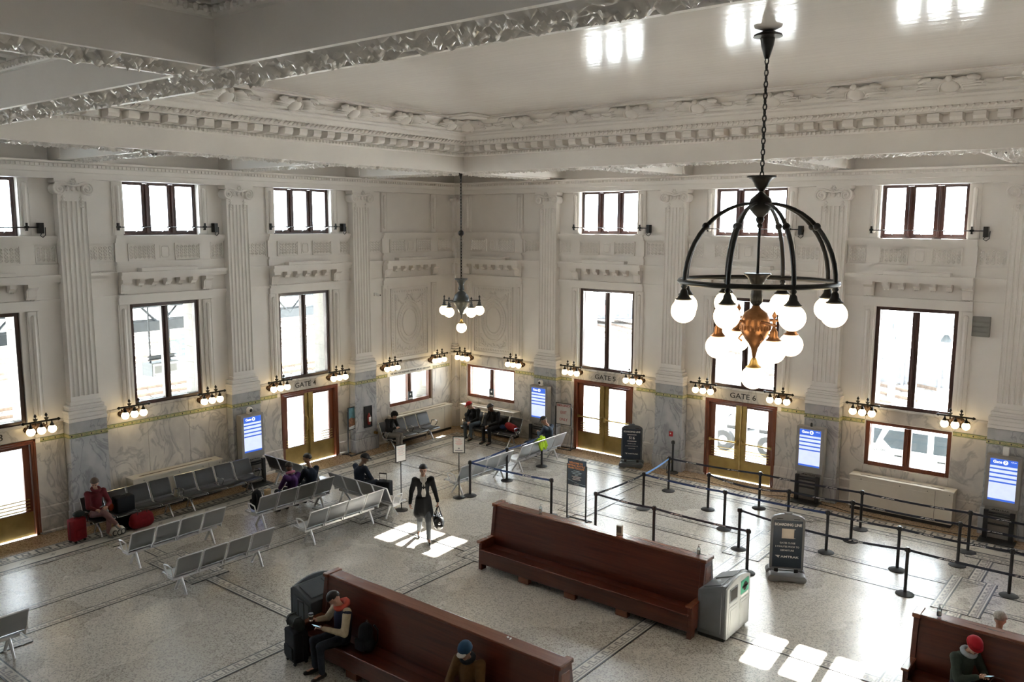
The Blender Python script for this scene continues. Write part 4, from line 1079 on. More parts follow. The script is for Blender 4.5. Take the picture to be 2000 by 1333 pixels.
row_y(5.92, -5.12, '-x', 'row of metal seats behind the belt barrier, nearer half of the long line', arms=(0,), group=G)
row_y(5.88, -2.42, '-x', 'row of metal seats behind the belt barrier, holding the man in grey cap', arms=(), group=G)
row_y(5.90, -18.22, '-x', 'row of metal seats cut off by the left edge of the picture', arms=(4,), group=G)
GB = 'black padded seating rows'
row_y(0.72, -12.78, '+x', 'row of black padded seats under the left pilaster, with the red sweater sitter', black=True, arms=(0, 4), group=GB)
row_y(0.76, -10.42, '+x', 'row of empty black padded seats along the long cream radiator cover', n=4, black=True, arms=(0, 2, 4), group=GB)
row_y(0.45, -3.09, '+x', 'row of black padded seats holding the hooded sitter, left of the room corner', black=True, arms=(0, 2, 4), group=GB)
row_x(2.62, -0.74, '-y', 'row of black padded seats holding the red cap sitter, right of the room corner', black=True, arms=(0, 4), group=GB)

# ------------------------------------------------------------------ long mahogany benches, a seat on both sides of one high back
def long_bench(label, loc, L_=4.98):
    t = thing('wooden_bench', label, 'bench', loc, 0, 'long wooden benches')
    h = L_/2
    backp = [(0.115, 1.27), (0.125, 1.15), (0.165, 0.90), (0.205, 0.70), (0.215, 0.56), (0.20, 0.46)]
    for sg in (-1, 1):
        m = MB(); m.sheet([(sg*p, q) for p, q in backp], -h+0.06, h-0.06, 0.03); m.build('backrest', maho, t, smooth=40)
        m = MB(); m.prism([(sg*0.19, 0.41), (sg*0.36, 0.395), (sg*0.58, 0.42), (sg*0.665, 0.43), (sg*0.68, 0.45), (sg*0.665, 0.465), (sg*0.58, 0.455), (sg*0.36, 0.43), (sg*0.19, 0.455)], -h+0.06, h-0.06, 'x'); m.build('seat', maho, t, bevel=0.004)
        m = MB(); m.box(-h+0.06, h-0.06, *sorted((sg*0.60, sg*0.635)), 0.13, 0.42); m.build('apron', maho, t, bevel=0.006)
        for x in (-h*0.52, -h*0.06, h*0.42):
            m = MB(); m.box(x-0.13, x+0.13, *sorted((sg*0.50, sg*0.625)), 0, 0.13); m.build('foot_block', maho_top, t, bevel=0.006)
    m = MB(); m.box(-h+0.02, h-0.02, -0.135, 0.135, 1.275, 1.32); m.build('top_rail', maho_top, t, bevel=0.012, seg=2)
    m = MB(); m.box(-h+0.07, h-0.07, -0.10, 0.10, 0.40, 1.27); m.build('core', maho, t)
    for sg in (-1, 1):
        x0, x1 = sorted((sg*h, sg*(h-0.085)))
        m = MB()
        m.prism([(-0.15, 1.27), (0.15, 1.27), (0.19, 1.0), (0.24, 0.62), (0.62, 0.60), (0.64, 0.0), (0.48, 0.0), (0.47, 0.13), (-0.47, 0.13), (-0.48, 0.0), (-0.64, 0.0), (-0.62, 0.60), (-0.24, 0.62), (-0.19, 1.0)], x0, x1, 'x')
        e = m.build('end_panel', maho, t, bevel=0.006)
        m = MB(); xs = sg*(h+0.006); xa, xb = sorted((xs, xs-sg*0.02))
        m.prism([(-0.10, 1.18), (0.10, 1.18), (0.12, 0.95), (0.15, 0.66), (-0.15, 0.66), (-0.12, 0.95)], xa, xb, 'x'); m.build('inset_panel', maho_top, e, bevel=0.008)
        for s2 in (-1, 1):
            m = MB(); m.box(x0-0.015, x1+0.015, *sorted((s2*0.20, s2*0.70)), 0.60, 0.645); m.build('armrest', maho_top, e, bevel=0.012)
        m = MB(); m.box(*sorted((sg*(h+0.025), sg*(h-0.10))), -0.17, 0.17, 1.265, 1.335); m.build('cap', maho_top, e, bevel=0.012)
    return t
long_bench('long reddish wooden bench in the foreground with the coffee drinker at its left end', (11.95, -13.56, 0))
long_bench('long dark wooden bench in the middle of the floor, hand sanitizer on its top', (11.84, -8.88, 0))
long_bench('wooden bench at the right edge of the picture, holding the red beanie sitter', (20.29, -8.74, 0))

# ------------------------------------------------------------------ recycling stations
def bin_station(label, loc, rz, body, front):
    """local +X is the high front with two openings, the lid slopes down to -X"""
    t = thing('recycling_bin', label, 'bin', loc, rz)
    X, Y = 0.275, 0.49; arch = [(-Y, 0.0)]
    m = MB(); m.prism([(-X, 0.06), (X-0.03, 0.06), (X-0.03, 1.03), (X-0.08, 1.04), (-X, 0.86)], -Y, Y, 'y'); m.build('body', body, t, bevel=0.025, seg=2)
    m = MB(); m.box(-X+0.02, X-0.04, -Y+0.02, Y-0.02, 0, 0.065); m.build('base', blk, t)
    for sg in (-1, 1):                  # sunk end panels
        m = MB(); ya, yb = sorted((sg*Y, sg*(Y+0.012))); m.prism([(-X+0.05, 0.14), (X-0.09, 0.14), (X-0.09, 0.92), (-X+0.05, 0.80)], ya, yb, 'y'); m.build('end_panel', body, t, bevel=0.006)
    m = MB(); fp = [(-Y, 0.06), (Y, 0.06), (Y, 0.99)]+[(Y-2*Y*k/8, 0.99+0.11*math.sin(PI*k/8)) for k in range(1, 8)]+[(-Y, 0.99)]
    m.prism([(p, q) for p, q in fp], X-0.03, X+0.015, 'x'); f = m.build('front_panel', front, t, bevel=0.012, seg=2)
    for sg in (-1, 1):
        yc = sg*0.235
        m = MB(); m.box(X+0.012, X+0.024, yc-0.185, yc+0.185, 0.13, 0.63); m.build('cabinet_door', front, f, bevel=0.008)
        m = MB(); m.box(X+0.022, X+0.030, yc-0.13, yc+0.13, 0.19, 0.57); m.build('door_panel', front, f, bevel=0.006)
        m = MB(); m.box(X+0.010, X+0.026, yc-0.165, yc+0.165, 0.715, 0.965); m.build('opening_frame', body if sg < 0 else mat('green_recycling_surround', (0.05, 0.33, 0.20), 0.4), f, bevel=0.006)
        m = MB()
        if sg < 0: m.box(X+0.024, X+0.029, yc-0.135, yc+0.135, 0.745, 0.94)
        else:
            m.prism([(yc+0.085*math.cos(k*PI/8), 0.84+0.085*math.sin(k*PI/8)) for k in range(16)], X+0.024, X+0.029, 'x'); m.box(X+0.024, X+0.029, yc-0.13, yc+0.13, 0.82, 0.86)
        m.build('opening', dark_slot, f)
        m = MB(); m.box(X+0.012, X+0.022, yc-0.15, yc+0.15, 0.655, 0.70); m.build('label_plate', white_print if sg > 0 else bin_light, f, bevel=0.004)
        m = MB(); rot = Matrix.Rotation(-math.atan2(0.17, 0.47), 3, 'Y'); m.cbox((-0.03, yc, 0.963), (0.36, 0.36, 0.02), rot); m.build('lid_panel', body, t, bevel=0.008)
    return t
bin_station('grey twin recycling station with a green surround, against the right end of the middle bench', (14.585, -8.76, 0), 0, bin_grey, bin_light)
bin_station('dark slate recycling station seen from behind, at the left end of the foreground bench', (9.15, -13.50, 0), PI, bin_blue, bin_blue)

# ------------------------------------------------------------------ queue barrier
POSTS = {'s1': (5.94, -5.92), 's2': (5.85, -4.22), 's3': (5.76, -2.43), 's4': (8.59, -5.83), 's5': (10.04, -6.02), 's6': (10.13, -3.90), 's7': (9.91, -2.13), 's8': (9.16, -0.50), 's9': (11.64, -6.06), 's10': (11.45, -2.87),
         's11': (12.39, -3.94), 's12': (12.44, -1.94), 's13': (13.21, -4.95), 's14': (13.90, -6.09), 's15': (13.57, -2.92), 's16': (14.82, -3.87), 's17': (15.03, -2.79), 's18': (14.97, -1.87), 's19': (16.34, -3.90),
         's20': (16.79, -5.07), 's21': (17.29, -2.79), 's22': (17.31, -1.84), 's23': (18.43, -3.85), 's24': (19.6, -5.1), 's25': (19.9, -2.8), 's26': (19.9, -1.85), 's27': (20.9, -3.85)}
BELTS = [('s1', 's2'), ('s2', 's3'), ('s1', 's4'), ('s5', 's6'), ('s6', 's7'), ('s5', 's9'), ('s9', 's14'), ('s6', 's11'), ('s11', 's16'), ('s16', 's19'), ('s19', 's23'), ('s7', 's12'), ('s12', 's18'), ('s18', 's22'), ('s22', 's26'),
         ('s10', 's15'), ('s15', 's17'), ('s17', 's21'), ('s21', 's25'), ('s13', 's20'), ('s20', 's24'), ('s23', 's27')]
PLAB = {'s1': 'at the near end of the long metal seat row', 's2': 'behind the middle of the long metal row', 's3': 'beside the man in grey cap, end of its belt', 's4': 'just left of the blue welcome poster',
        's5': 'just right of the blue welcome poster', 's6': 'at the corner where the light blue belt starts', 's7': 'at the far end of the light blue belt', 's8': 'without a belt, by the red wall alarm',
        's9': 'behind the box on the middle bench', 's10': 'in front of the gate six door, start of a sagging belt', 's11': 'in the pool of light left of the big boarding sign', 's12': 'in front of the right jamb of the gate six door',
        's13': 'left of the big boarding sign, start of a slack belt', 's14': 'right behind the grey recycling station', 's15': 'hidden behind the top of the big boarding sign', 's16': 'just right of the big boarding sign',
        's17': 'second behind the boarding sign, ending the sagging belts', 's18': 'at the left end of the right hand radiator cover', 's19': 'right of the big boarding sign, over the pool of light', 's20': 'nearest the viewer in the pool of light',
        's21': 'in front of the right end of the radiator cover', 's22': 'closest to the rightmost display kiosk', 's23': 'at the right edge of the picture'}
BSEG = {}
def stanchion(k):
    x, y = POSTS[k]
    t = thing('belt_stanchion', 'black retractable belt post '+PLAB.get(k, 'beyond the right edge'), 'stanchion', (x, y, 0), 0, 'belt posts of the boarding queue')
    if 'b' not in BSEG:
        m = MB(); m.lathe([(0.0, 0), (0.175, 0), (0.178, 0.012), (0.165, 0.022), (0.07, 0.045), (0.04, 0.055), (0.0, 0.055)], 24); BSEG['b'] = mesh_of(m.v, m.f, m.mi, 'base', blk_rub, smooth=40)
        m = MB(); m.lathe([(0.033, 0.05), (0.033, 0.88)], 14); BSEG['p'] = mesh_of(m.v, m.f, m.mi, 'post', blk, smooth=60)
        m = MB(); m.lathe([(0.034, 0.875), (0.040, 0.88), (0.040, 0.965), (0.034, 0.985), (0.0, 0.988)], 14)
        for a in range(4): m.cbox((0.038*math.cos(a*PI/2), 0.038*math.sin(a*PI/2), 0.925), (0.03, 0.03, 0.075))
        BSEG['h'] = mesh_of(m.v, m.f, m.mi, 'belt_head', blk, smooth=40)
    link('base', BSEG['b'], t); link('post', BSEG['p'], t); link('belt_head', BSEG['h'], t)
    return t
ST = {k: stanchion(k) for k in POSTS if k not in ('s24', 's25', 's26', 's27')}
belt_m = mat('navy_belt_webbing', (0.012, 0.018, 0.036), 0.6, var=0.15, scale=30)
belt_b = mat('royal_blue_belt_webbing', (0.02, 0.05, 0.17), 0.6, var=0.15, scale=30)
belt_l = mat('light_blue_belt_webbing', (0.14, 0.33, 0.72), 0.6, var=0.1, scale=30)
for a, b in BELTS:
    (x0, y0), (x1, y1) = POSTS[a], POSTS[b]
    L_ = math.hypot(x1-x0, y1-y0); an = math.atan2(y1-y0, x1-x0); slack = 0.10 if (a, b) in (('s10', 's15'), ('s13', 's20')) else 0.025
    m = MB(); N_ = 10; v = []; f = []
    for i in range(N_+1):
        u = 0.05+(L_-0.1)*i/N_; z = 0.925-slack*4*(i/N_)*(1-i/N_)
        v += [(u, -0.0015, z-0.025), (u, 0.0015, z-0.025), (u, 0.0015, z+0.025), (u, -0.0015, z+0.025)]
    for i in range(N_):
        for q in range(4): f.append((i*4+q, i*4+(q+1) % 4, i*4+4+(q+1) % 4, i*4+4+q))
    m.add(v, f)
    bm_ = belt_l if (a, b) == ('s6', 's7') else (belt_b if (a, b) in (('s6', 's11'), ('s11', 's16'), ('s1', 's4'), ('s1', 's2'), ('s2', 's3')) else belt_m)
    o = m.build('belt', bm_, ST[a], rz=an)
    if bm_ is not belt_l:
        for q in range(2 if L_ > 2 else 1):
            fr = (0.27+0.46*q) if L_ > 2 else 0.5
            z = 0.925-slack*4*fr*(1-fr)
            tx = text('AMTRAK', 0.034, white_print, o, (L_*fr, -0.003, z), (PI/2, 0, 0), bold=0.0006, ext=0.0008, sx=1.5)
            mk = MB(); mk.prism([(L_*fr-0.20, z-0.010), (L_*fr-0.15, z+0.012), (L_*fr-0.115, z+0.014), (L_*fr-0.155, z-0.012)], -0.004, -0.0015, 'y'); mk.build('logo_mark', white_print, o)

# ------------------------------------------------------------------ radiator covers
def radiator(w, s0, s1, label):
    c = (s0+s1)/2; h = (s1-s0)/2
    t = thing('radiator_cover', label, 'radiator', at(w, c, 0.078, 0), RZ[w], 'radiator covers')
    m = MB(); m.box(-h+0.02, h-0.02, 0, 0.36, 0.09, 0.89); m.build('casing', cream_metal, t, bevel=0.008)
    m = MB(); m.box(-h+0.05, h-0.05, 0.02, 0.33, 0, 0.09); m.build('plinth', dark_slot, t)
    m = MB(); m.box(-h, h, 0, 0.385, 0.89, 0.93); tp = m.build('top', cream_metal, t, bevel=0.006)
    m = MB(); m.box(-h+0.25, h-0.25, 0.20, 0.26, 0.925, 0.934); m.build('outlet_slot', mat('bronze_slot', (0.16, 0.11, 0.06), 0.6), tp)
    m = MB(); m.box(-h+0.42, -h+0.426, 0.355, 0.3625, 0.10, 0.885); m.build('door_joint', dark_slot, t)
    m = MB(); m.box(-h+0.43, h-0.03, 0.358, 0.366, 0.11, 0.80); m.build('front_panel', cream_metal, t, bevel=0.003)
    for x in (-h+0.1, -h+0.6, 0, h-0.3):
        m = MB(); m.lathe([(0.012, 0), (0.012, 0.006), (0, 0.008)], 8, (x, 0.362, 0.84), Matrix.Rotation(-PI/2, 3, 'X')); m.build('screw', dark_slot, t)
radiator('L', 0.62, 3.46, 'cream radiator cover behind the hooded sitter, left of the room corner')
radiator('R', 0.60, 3.10, 'cream radiator cover behind the red cap sitter, right of the room corner')
radiator('L', 9.90, 12.45, 'cream radiator cover behind the long row of empty black seats')
radiator('R', 14.22, 16.70, 'cream radiator cover under the low window showing a white vehicle')

# ------------------------------------------------------------------ display kiosks in front of the pilasters
blue_ui = mat('blue_screen', (0.02, 0.07, 0.30), 0.3, emit=(0.03, 0.10, 0.52), estr=0.45)
white_ui = mat('white_screen', (0.6, 0.65, 0.8), 0.3, emit=(0.58, 0.66, 1.0), estr=0.34)
txt_ui = mat('white_screen_lettering', (0.8, 0.8, 0.8), 0.3, emit=(0.9, 0.93, 1.0), estr=0.42)
def kiosk(w, s, gate, label, cam=True, rows=4, d0=0.30):
    t = thing('display_kiosk', label, 'display', at(w, s, d0, 0), RZ[w], 'gate display kiosks')
    m = MB(); m.box(-0.365, 0.365, 0.04, 0.26, 0.78, 2.02); hs = m.build('housing', grey_kiosk, t, bevel=0.012, seg=2)
    m = MB(); m.box(-0.33, 0.33, 0.04, 0.20, 0.02, 0.78); m.build('pedestal', grey_kiosk, t, bevel=0.008)
    m = MB(); m.k = 1; m.box(-0.28, 0.28, 0.259, 0.264, 0.955, 1.95); m.k = 0; m.box(-0.28, 0.28, 0.264, 0.266, 1.79, 1.95); m.box(-0.28, 0.28, 0.264, 0.266, 0.955, 1.0)
    for r in range(rows): m.box(-0.28, 0.28, 0.264, 0.266, 1.70-0.105*r, 1.735-0.105*r)
    sc = m.build('screen', [blue_ui, white_ui], hs)
    text('Gate', 0.095, txt_ui, sc, (0.13, 0.268, 1.88), bold=0.002); text(gate, 0.08, blue_ui, sc, (-0.035, 0.270, 1.88), bold=0.003)
    m = MB(); m.lathe([(0, 0), (0.052, 0), (0.052, 0.002), (0, 0.002)], 20, (-0.035, 0.2665, 1.88), Matrix.Rotation(-PI/2, 3, 'X')); m.build('gate_disc', txt_ui, sc)
    if not cam:
        text('4:29 pm', 0.035, txt_ui, sc, (-0.2, 0.268, 1.91))
    # black rail stand in front of the pedestal
    m = MB(); m.box(-0.38, 0.38, 0.20, 0.62, 0, 0.03); m.build('stand_base', blk, t, bevel=0.006)
    for sx in (-0.27, 0.27):
        m = MB(); m.box(sx-0.05, sx+0.05, 0.28, 0.36, 0.03, 0.72); m.build('upright', blk, t, bevel=0.006)
    for z in (0.19, 0.40, 0.60, 0.66):
        m = MB(); m.box(-0.22, 0.22, 0.30, 0.34, z-0.02, z+0.02); m.build('rail', blk, t)
    m = MB(); m.box(-0.22, 0.22, 0.262, 0.268, 0.70, 0.76); lp = m.build('name_plate', grey_kiosk, hs); text('AMTRAK', 0.055, blk, lp, (-0.03, 0.272, 0.73), sx=1.5, bold=0.001)
    m = MB(); m.prism([(0.19, 0.72), (0.13, 0.75), (0.10, 0.75), (0.15, 0.72)], 0.268, 0.272, 'y'); m.build('logo_mark', blk, lp)
    if cam:
        m = MB(); m.box(-0.05, 0.05, 0.06, 0.16, 2.02, 2.07); m.ball((0.0, 0.15, 2.13), 0.088, 16, 12); m.build('camera_dome', white_print, t, smooth=40)
        m = MB(); m.ball((0.0, 0.205, 2.125), 0.052, 14, 10); m.build('camera_lens', blk, t, smooth=180)
    else:
        m = MB(); m.box(-0.06, 0.06, 0.04, 0.14, 2.02, 2.22) if s > 15 else m.lathe([(0.03, 2.02), (0.03, 2.10), (0.015, 2.12)], 10, (0.02, 0.14, 0)); m.build('top_sensor', white_print if s > 15 else blk, t, smooth=40)
kiosk('L', 9.0, '4', 'grey display kiosk with a lit blue screen left of the gate four door')
kiosk('R', 4.22, '5', 'grey display kiosk between the corner seats and the gate five door')
kiosk('R', 13.20, '6', 'grey display kiosk right of the gate six door, black stub on top', cam=False)
kiosk('R', 17.70, '7', 'grey display kiosk at the right edge of the picture', cam=False)
# ------------------------------------------------------------------ signs on the floor and the wall
def a_board(label, loc, rz, body):
    """plastic sign on a rocking base, faces local +Y"""
    t = thing('boarding_line_sign', label, 'sign', loc, rz)
    W2, z0, z1 = 0.34, 0.20, 1.26
    m = MB(); po = [(-W2, z0), (W2, z0), (W2, z1)]+[(W2*math.cos(k*PI/10), z1+0.13*math.sin(k*PI/10)) for k in range(1, 10)]+[(-W2, z1)]
    m.prism(po, -0.05, 0.05, 'y'); b = m.build('frame', body, t, bevel=0.014, seg=2)
    for x in (-0.17, 0.17):
        m = MB(); m.box(x-0.06, x+0.06, 0.046, 0.054, z1+0.02, z1+0.035); m.build('clip_slot', dark_slot, b)
    m = MB(); m.box(-0.08, 0.08, -0.03, 0.03, z1+0.12, z1+0.16); m.build('grip', body, b, bevel=0.01)
    m = MB(); m.box(-0.29, 0.29, 0.050, 0.056, z0+0.04, z1-0.005); f = m.build('poster', navy, t)
    for x in (-0.2, 0.2):
        m = MB(); m.box(x-0.04, x+0.04, -0.03, 0.03, 0.10, z0+0.02); m.build('leg', blk, t)
    m = MB()
    for sg in (-1, 1):
        ps = [(-0.46, 0.10), (-0.46, 0.05), (-0.40, 0.0), (-0.26, 0.0), (-0.15, 0.03), (0.15, 0.03), (0.26, 0.0), (0.40, 0.0), (0.46, 0.05), (0.46, 0.10), (0.40, 0.16), (0.2, 0.14), (-0.2, 0.14), (-0.40, 0.16)]
        y0, y1 = sorted((sg*0.06, sg*0.30)); m.prism([(p*0.85, q) for p, q in ps], y0, y1, 'y')
    m.box(-0.3, 0.3, -0.08, 0.08, 0.05, 0.12)
    m.build('weighted_base', body, t, bevel=0.035, seg=2, smooth=40)
    y = 0.058
    text('BOARDING LINE', 0.078, white_print, f, (0, y, 1.165), bold=0.0022, sx=0.93)
    return t, f, y
def amtrak(f, y, z, s):
    text('AMTRAK', 0.062*s, white_print, f, (-0.055*s, y, z), bold=0.0012, sx=1.45)
    m = MB(); m.prism([(0.24*s, z+0.028*s), (0.13*s, z+0.028*s), (0.155*s, z+0.012*s), (0.165*s, z-0.03*s), (0.185*s, z-0.012*s)], y-0.001, y+0.002, 'y'); m.build('logo_mark', white_print, f)
rz_near = math.radians(180-26+56)
t, f, y = a_board('large navy boarding line sign with a blank paper patch, standing in the queue area', (14.62, -5.78, 0), math.radians(207), mat('grey_sign_plastic', (0.20, 0.205, 0.215), 0.45))
m = MB(); m.box(-0.125, 0.12, 0.056, 0.0605, 0.87, 1.08); m.build('paper_patch', mat('cream_paper', (0.66, 0.58, 0.48), 0.8), f)
m = MB(); m.box(-0.15, -0.125, 0.056, 0.060, 1.067, 1.075); m.box(-0.15, -0.125, 0.056, 0.060, 0.875, 0.883); m.build('white_rule', white_print, f)
text('GATES CLOSE', 0.05, white_print, f, (0, y, 0.77)); text('5 MINUTES PRIOR TO', 0.05, white_print, f, (0, y, 0.69)); text('DEPARTURE', 0.05, white_print, f, (0, y, 0.61))
amtrak(f, y, 0.47, 1.0)
t, f, y = a_board('smaller navy boarding line sign reading five one six, by the gate five door', (7.83, -0.62, 0), math.radians(206), mat('slate_sign_plastic', (0.085, 0.10, 0.115), 0.45))
t.scale = (0.93, 0.93, 0.92)
text('516', 0.13, white_print, f, (0, y, 0.955), bold=0.003)
m = MB()
for z in (1.065, 0.85): m.box(-0.15, 0.15, 0.056, 0.0595, z-0.011, z+0.011)
m.build('white_rule', white_print, f)
text('GATES CLOSE', 0.042, white_print, f, (0, y, 0.76)); text('5 MINUTES PRIOR TO', 0.042, white_print, f, (0, y, 0.68)); text('DEPARTURE', 0.042, white_print, f, (0, y, 0.60))
amtrak(f, y, 0.42, 0.9)

def pole_sign(label, loc, rz, hgt_, lines):
    t = thing('pole_sign', label, 'sign', loc, rz)
    m = MB(); m.lathe([(0, 0), (0.17, 0), (0.172, 0.012), (0.06, 0.03), (0.02, 0.045), (0, 0.045)], 22); m.build('base', blk, t, smooth=40)
    m = MB(); m.lathe([(0.013, 0.04), (0.013, hgt_-0.45)], 10); m.build('pole', blk, t, smooth=60)
    m = MB(); m.box(-0.165, 0.165, -0.012, 0.012, hgt_-0.46, hgt_); fr = m.build('frame', blk, t, bevel=0.006)
    m = MB(); m.box(-0.14, 0.14, 0.010, 0.0145, hgt_-0.435, hgt_-0.025); p = m.build('poster', white_print, fr)
    pink = mat('pink_print', (0.75, 0.32, 0.32), 0.6); gr = mat('grey_print', (0.28, 0.28, 0.32), 0.6)
    for i, (z, w2, x0, h, mm) in enumerate(lines):
        m = MB(); m.box(x0-w2, x0+w2, 0.0145, 0.0155, hgt_-z-h, hgt_-z+h); m.build('print_line', pink if mm == 'p' else gr, p)
pole_sign('white notice on a thin pole left of the walking man, turned edgewise', (5.34, -7.91, 0), math.radians(180+82), 1.74, [(0.08, 0.10, 0, 0.004, 'p')]+[(0.12+0.028*i, 0.11-0.02*(i % 3), 0.0, 0.003, 'p' if i % 2 else 'g') for i in range(7)])
pole_sign('white notice on a thin pole right of the walking man, facing us squarely', (5.81, -6.22, 0), math.radians(180+38), 1.69, [(0.06, 0.06, 0.06, 0.006, 'p'), (0.085, 0.03, -0.02, 0.006, 'p')]+[(0.12+0.022*i, 0.10-0.02*(i % 3), 0.0, 0.0035, 'p') for i in range(6)]+[(0.385, 0.10, 0.0, 0.012, 'g'), (0.325, 0.022, 0, 0.02, 'g')])

def poster_stand(label, loc, rz, w2, zb, zt, tilt=0.0, base_d=0.28, frame=True):
    t = thing('poster_stand', label, 'sign', loc, rz)
    for x in (-w2-0.012, w2+0.012):
        m = MB(); m.box(x-0.014, x+0.014, -0.014, 0.014, 0.02, zt-0.12); m.build('upright', blk, t)
    m = MB()
    m.box(-w2-0.10, w2+0.10, -base_d/2-0.02, -base_d/2+0.02, 0, 0.025); m.box(-w2-0.10, w2+0.10, base_d/2-0.02, base_d/2+0.02, 0, 0.025)
    for x in (-w2-0.012, w2+0.012): m.box(x-0.02, x+0.02, -base_d/2, base_d/2, 0, 0.03)
    m.build('base', blk, t)
    m = MB()
    if frame:
        m.box(-w2, -w2+0.02, -0.012, 0.018, zb, zt); m.box(w2-0.02, w2, -0.012, 0.018, zb, zt); m.box(-w2, w2, -0.012, 0.018, zb, zb+0.02); m.box(-w2, w2, -0.012, 0.018, zt-0.02, zt); m.box(-w2, w2, -0.012, 0.0, zb, zt)
    else: m.box(-w2, w2, -0.012, 0.006, zb, zt)
    fr = m.build('frame', blk, t)
    return t, fr
# welcome poster
t, fr = poster_stand('navy welcome poster with orange heading on a black two-leg stand', (9.28, -5.72, 0), math.radians(180+1), 0.265, 0.90, 1.56, frame=False)
m = MB(); m.box(-0.262, 0.262, 0.004, 0.012, 0.905, 1.555); p = m.build('poster', mat('welcome_poster_blue', (0.015, 0.045, 0.085), 0.4, var=0.3, scale=5), fr)
org = mat('orange_print', (0.85, 0.36, 0.12), 0.5); lb = mat('pale_blue_print', (0.42, 0.58, 0.68), 0.5)
for i, s in enumerate(('WELCOME TO', 'AMTRAK SEATTLE', 'TRAIN STATION!')): text(s, 0.066, org, p, (0.02, 0.014, 1.47-0.065*i), bold=0.002, sx=0.95)
for i, wd in enumerate((0.09, 0.15, 0.12, 0.05, 0.14, 0.10, 0.12)):
    m = MB(); m.box(-wd, wd, 0.012, 0.0135, 1.265-0.036*i, 1.28-0.036*i); m.build('print_line', lb if i < 4 else white_print, p)
m = MB(); m.sheet([(0.26, 1.035), (0.1, 0.995), (-0.1, 0.96), (-0.26, 0.95)], 0.012, 0.0135, 0.008, 'y'); m.build('wave_line', lb, p)
text('AMTRAK', 0.025, white_print, p, (0.0, 0.014, 0.935), sx=1.4)
# emergency exit stand
t, fr = poster_stand('white stand sign with red lettering EMERGENCY EXIT ONLY beside the gate five door', (5.06, -0.30, 0), math.radians(180+4), 0.29, 0.80, 1.52)
m = MB(); m.box(-0.27, 0.27, 0.0, 0.008, 0.82, 1.50); p = m.build('poster', mat('off_white_board', (0.60, 0.56, 0.52), 0.6), fr)
red = mat('dark_red_print', (0.36, 0.035, 0.035), 0.6)
for s, z, sz in (('EMERGENCY', 1.43, 0.10), ('EXIT', 1.20, 0.13), ('ONLY', 0.97, 0.13)): text(s, sz, red, p, (0, 0.010, z), bold=0.001, sx=0.88)
# landscape poster stand beside gate four
t, fr = poster_stand('black stand with a landscape photograph poster, right of the gate four door', (0.24, -5.07, 0), -PI/2+0.12, 0.245, 0.80, 1.53, base_d=0.34)
m = MB(); m.box(-0.225, 0.225, 0.0, 0.006, 0.82, 1.51); p = m.build('poster', white_print, fr)
sky_p = mat('teal_sky_print', (0.07, 0.20, 0.23), 0.5, var=0.25, scale=6); land = mat('rust_land_print', (0.23, 0.09, 0.035), 0.6, var=0.5, scale=14)
m = MB(); m.box(-0.225, 0.225, 0.006, 0.009, 0.93, 1.51); m.build('print_sky', sky_p, p)
m = MB(); m.prism([(-0.225, 0.95), (0.225, 0.90), (0.225, 1.16), (0.1, 1.20), (-0.02, 1.15), (-0.225, 1.22)], 0.009, 0.011, 'y'); m.build('print_land', land, p)
m = MB(); m.box(-0.15, 0.0, 0.006, 0.008, 0.865, 0.875); m.build('print_line', mat('grey_print', (0.3, 0.3, 0.3), 0.6), p)
# banner over the left corner window
t = thing('banner', 'long white banner lettered in bold black over the window left of the corner', 'banner', at('L', 2.30, 0.03, 2.30), RZ['L'])
m = MB(); m.box(-1.08, 1.08, 0, 0.008, -0.085, 0.085); b = m.build('sheet', white_print, t)
text('THIS AREA FOR PASSENGERS NEEDING SPECIAL ASSISTANCE', 0.082, blk, b, (0, 0.010, 0.0), bold=0.0015, shear=0.15, sx=0.86)
for x, sc_ in ((0.35, 0.10), (-0.25, 0.14)):
    pass
# small notices standing on the corner window sills
for w, s, lb_ in (('L', 2.25, 'small dark notice on the sill of the window left of the corner'), ('R', 1.70, 'small dark notice on the sill of the window right of the corner')):
    t = thing('sill_notice', lb_, 'notice', at(w, s, 0.0, ZL[w][0]+0.10), RZ[w])
    m = MB(); m.box(-0.10, 0.10, -0.055, -0.03, 0.0, 0.30); b = m.build('board', blk, t)
    m = MB(); m.box(-0.08, 0.08, -0.03, -0.026, 0.03, 0.08); m.ball((0, -0.03, 0.2), 0.035, 8, 6, (1, 0.15, 1)); m.build('print', white_print, b)
# red alarm, outlets, dark niche with extinguisher, vents and cameras
t = thing('fire_alarm', 'small red wall alarm on the pedestal between gate five and gate six', 'alarm', at('R', 8.98, 0.287, 1.12), RZ['R'])
m = MB(); m.box(-0.06, 0.06, 0, 0.05, -0.075, 0.075); m.build('case', mat('alarm_red', (0.42, 0.02, 0.03), 0.4), t, bevel=0.008)
m = MB(); m.ball((0, 0.055, 0.02), 0.022, 8, 6); m.build('strobe', white_print, t)
t = thing('outlet_plate', 'double power outlet plate low on the pedestal right of gate five', 'outlet', at('R', 8.95, 0.337, 0.30), RZ['R'])
m = MB(); m.box(-0.10, 0.10, 0, 0.012, -0.055, 0.055); m.build('plate', brass_dull, t, bevel=0.004)
for x in (-0.05, 0.05):
    m = MB(); m.box(x-0.025, x+0.025, 0.012, 0.016, -0.035, 0.035); m.build('socket', cream_metal, t)
t = thing('extinguisher_cabinet', 'narrow dark wall cabinet with a fire extinguisher, left of the hooded sitter', 'cabinet', at('L', 4.50, 0.287, 1.115), RZ['L'])
m = MB(); m.box(-0.155, 0.155, 0, 0.01, -0.345, 0.345); m.build('back', dark_slot, t)
m = MB()
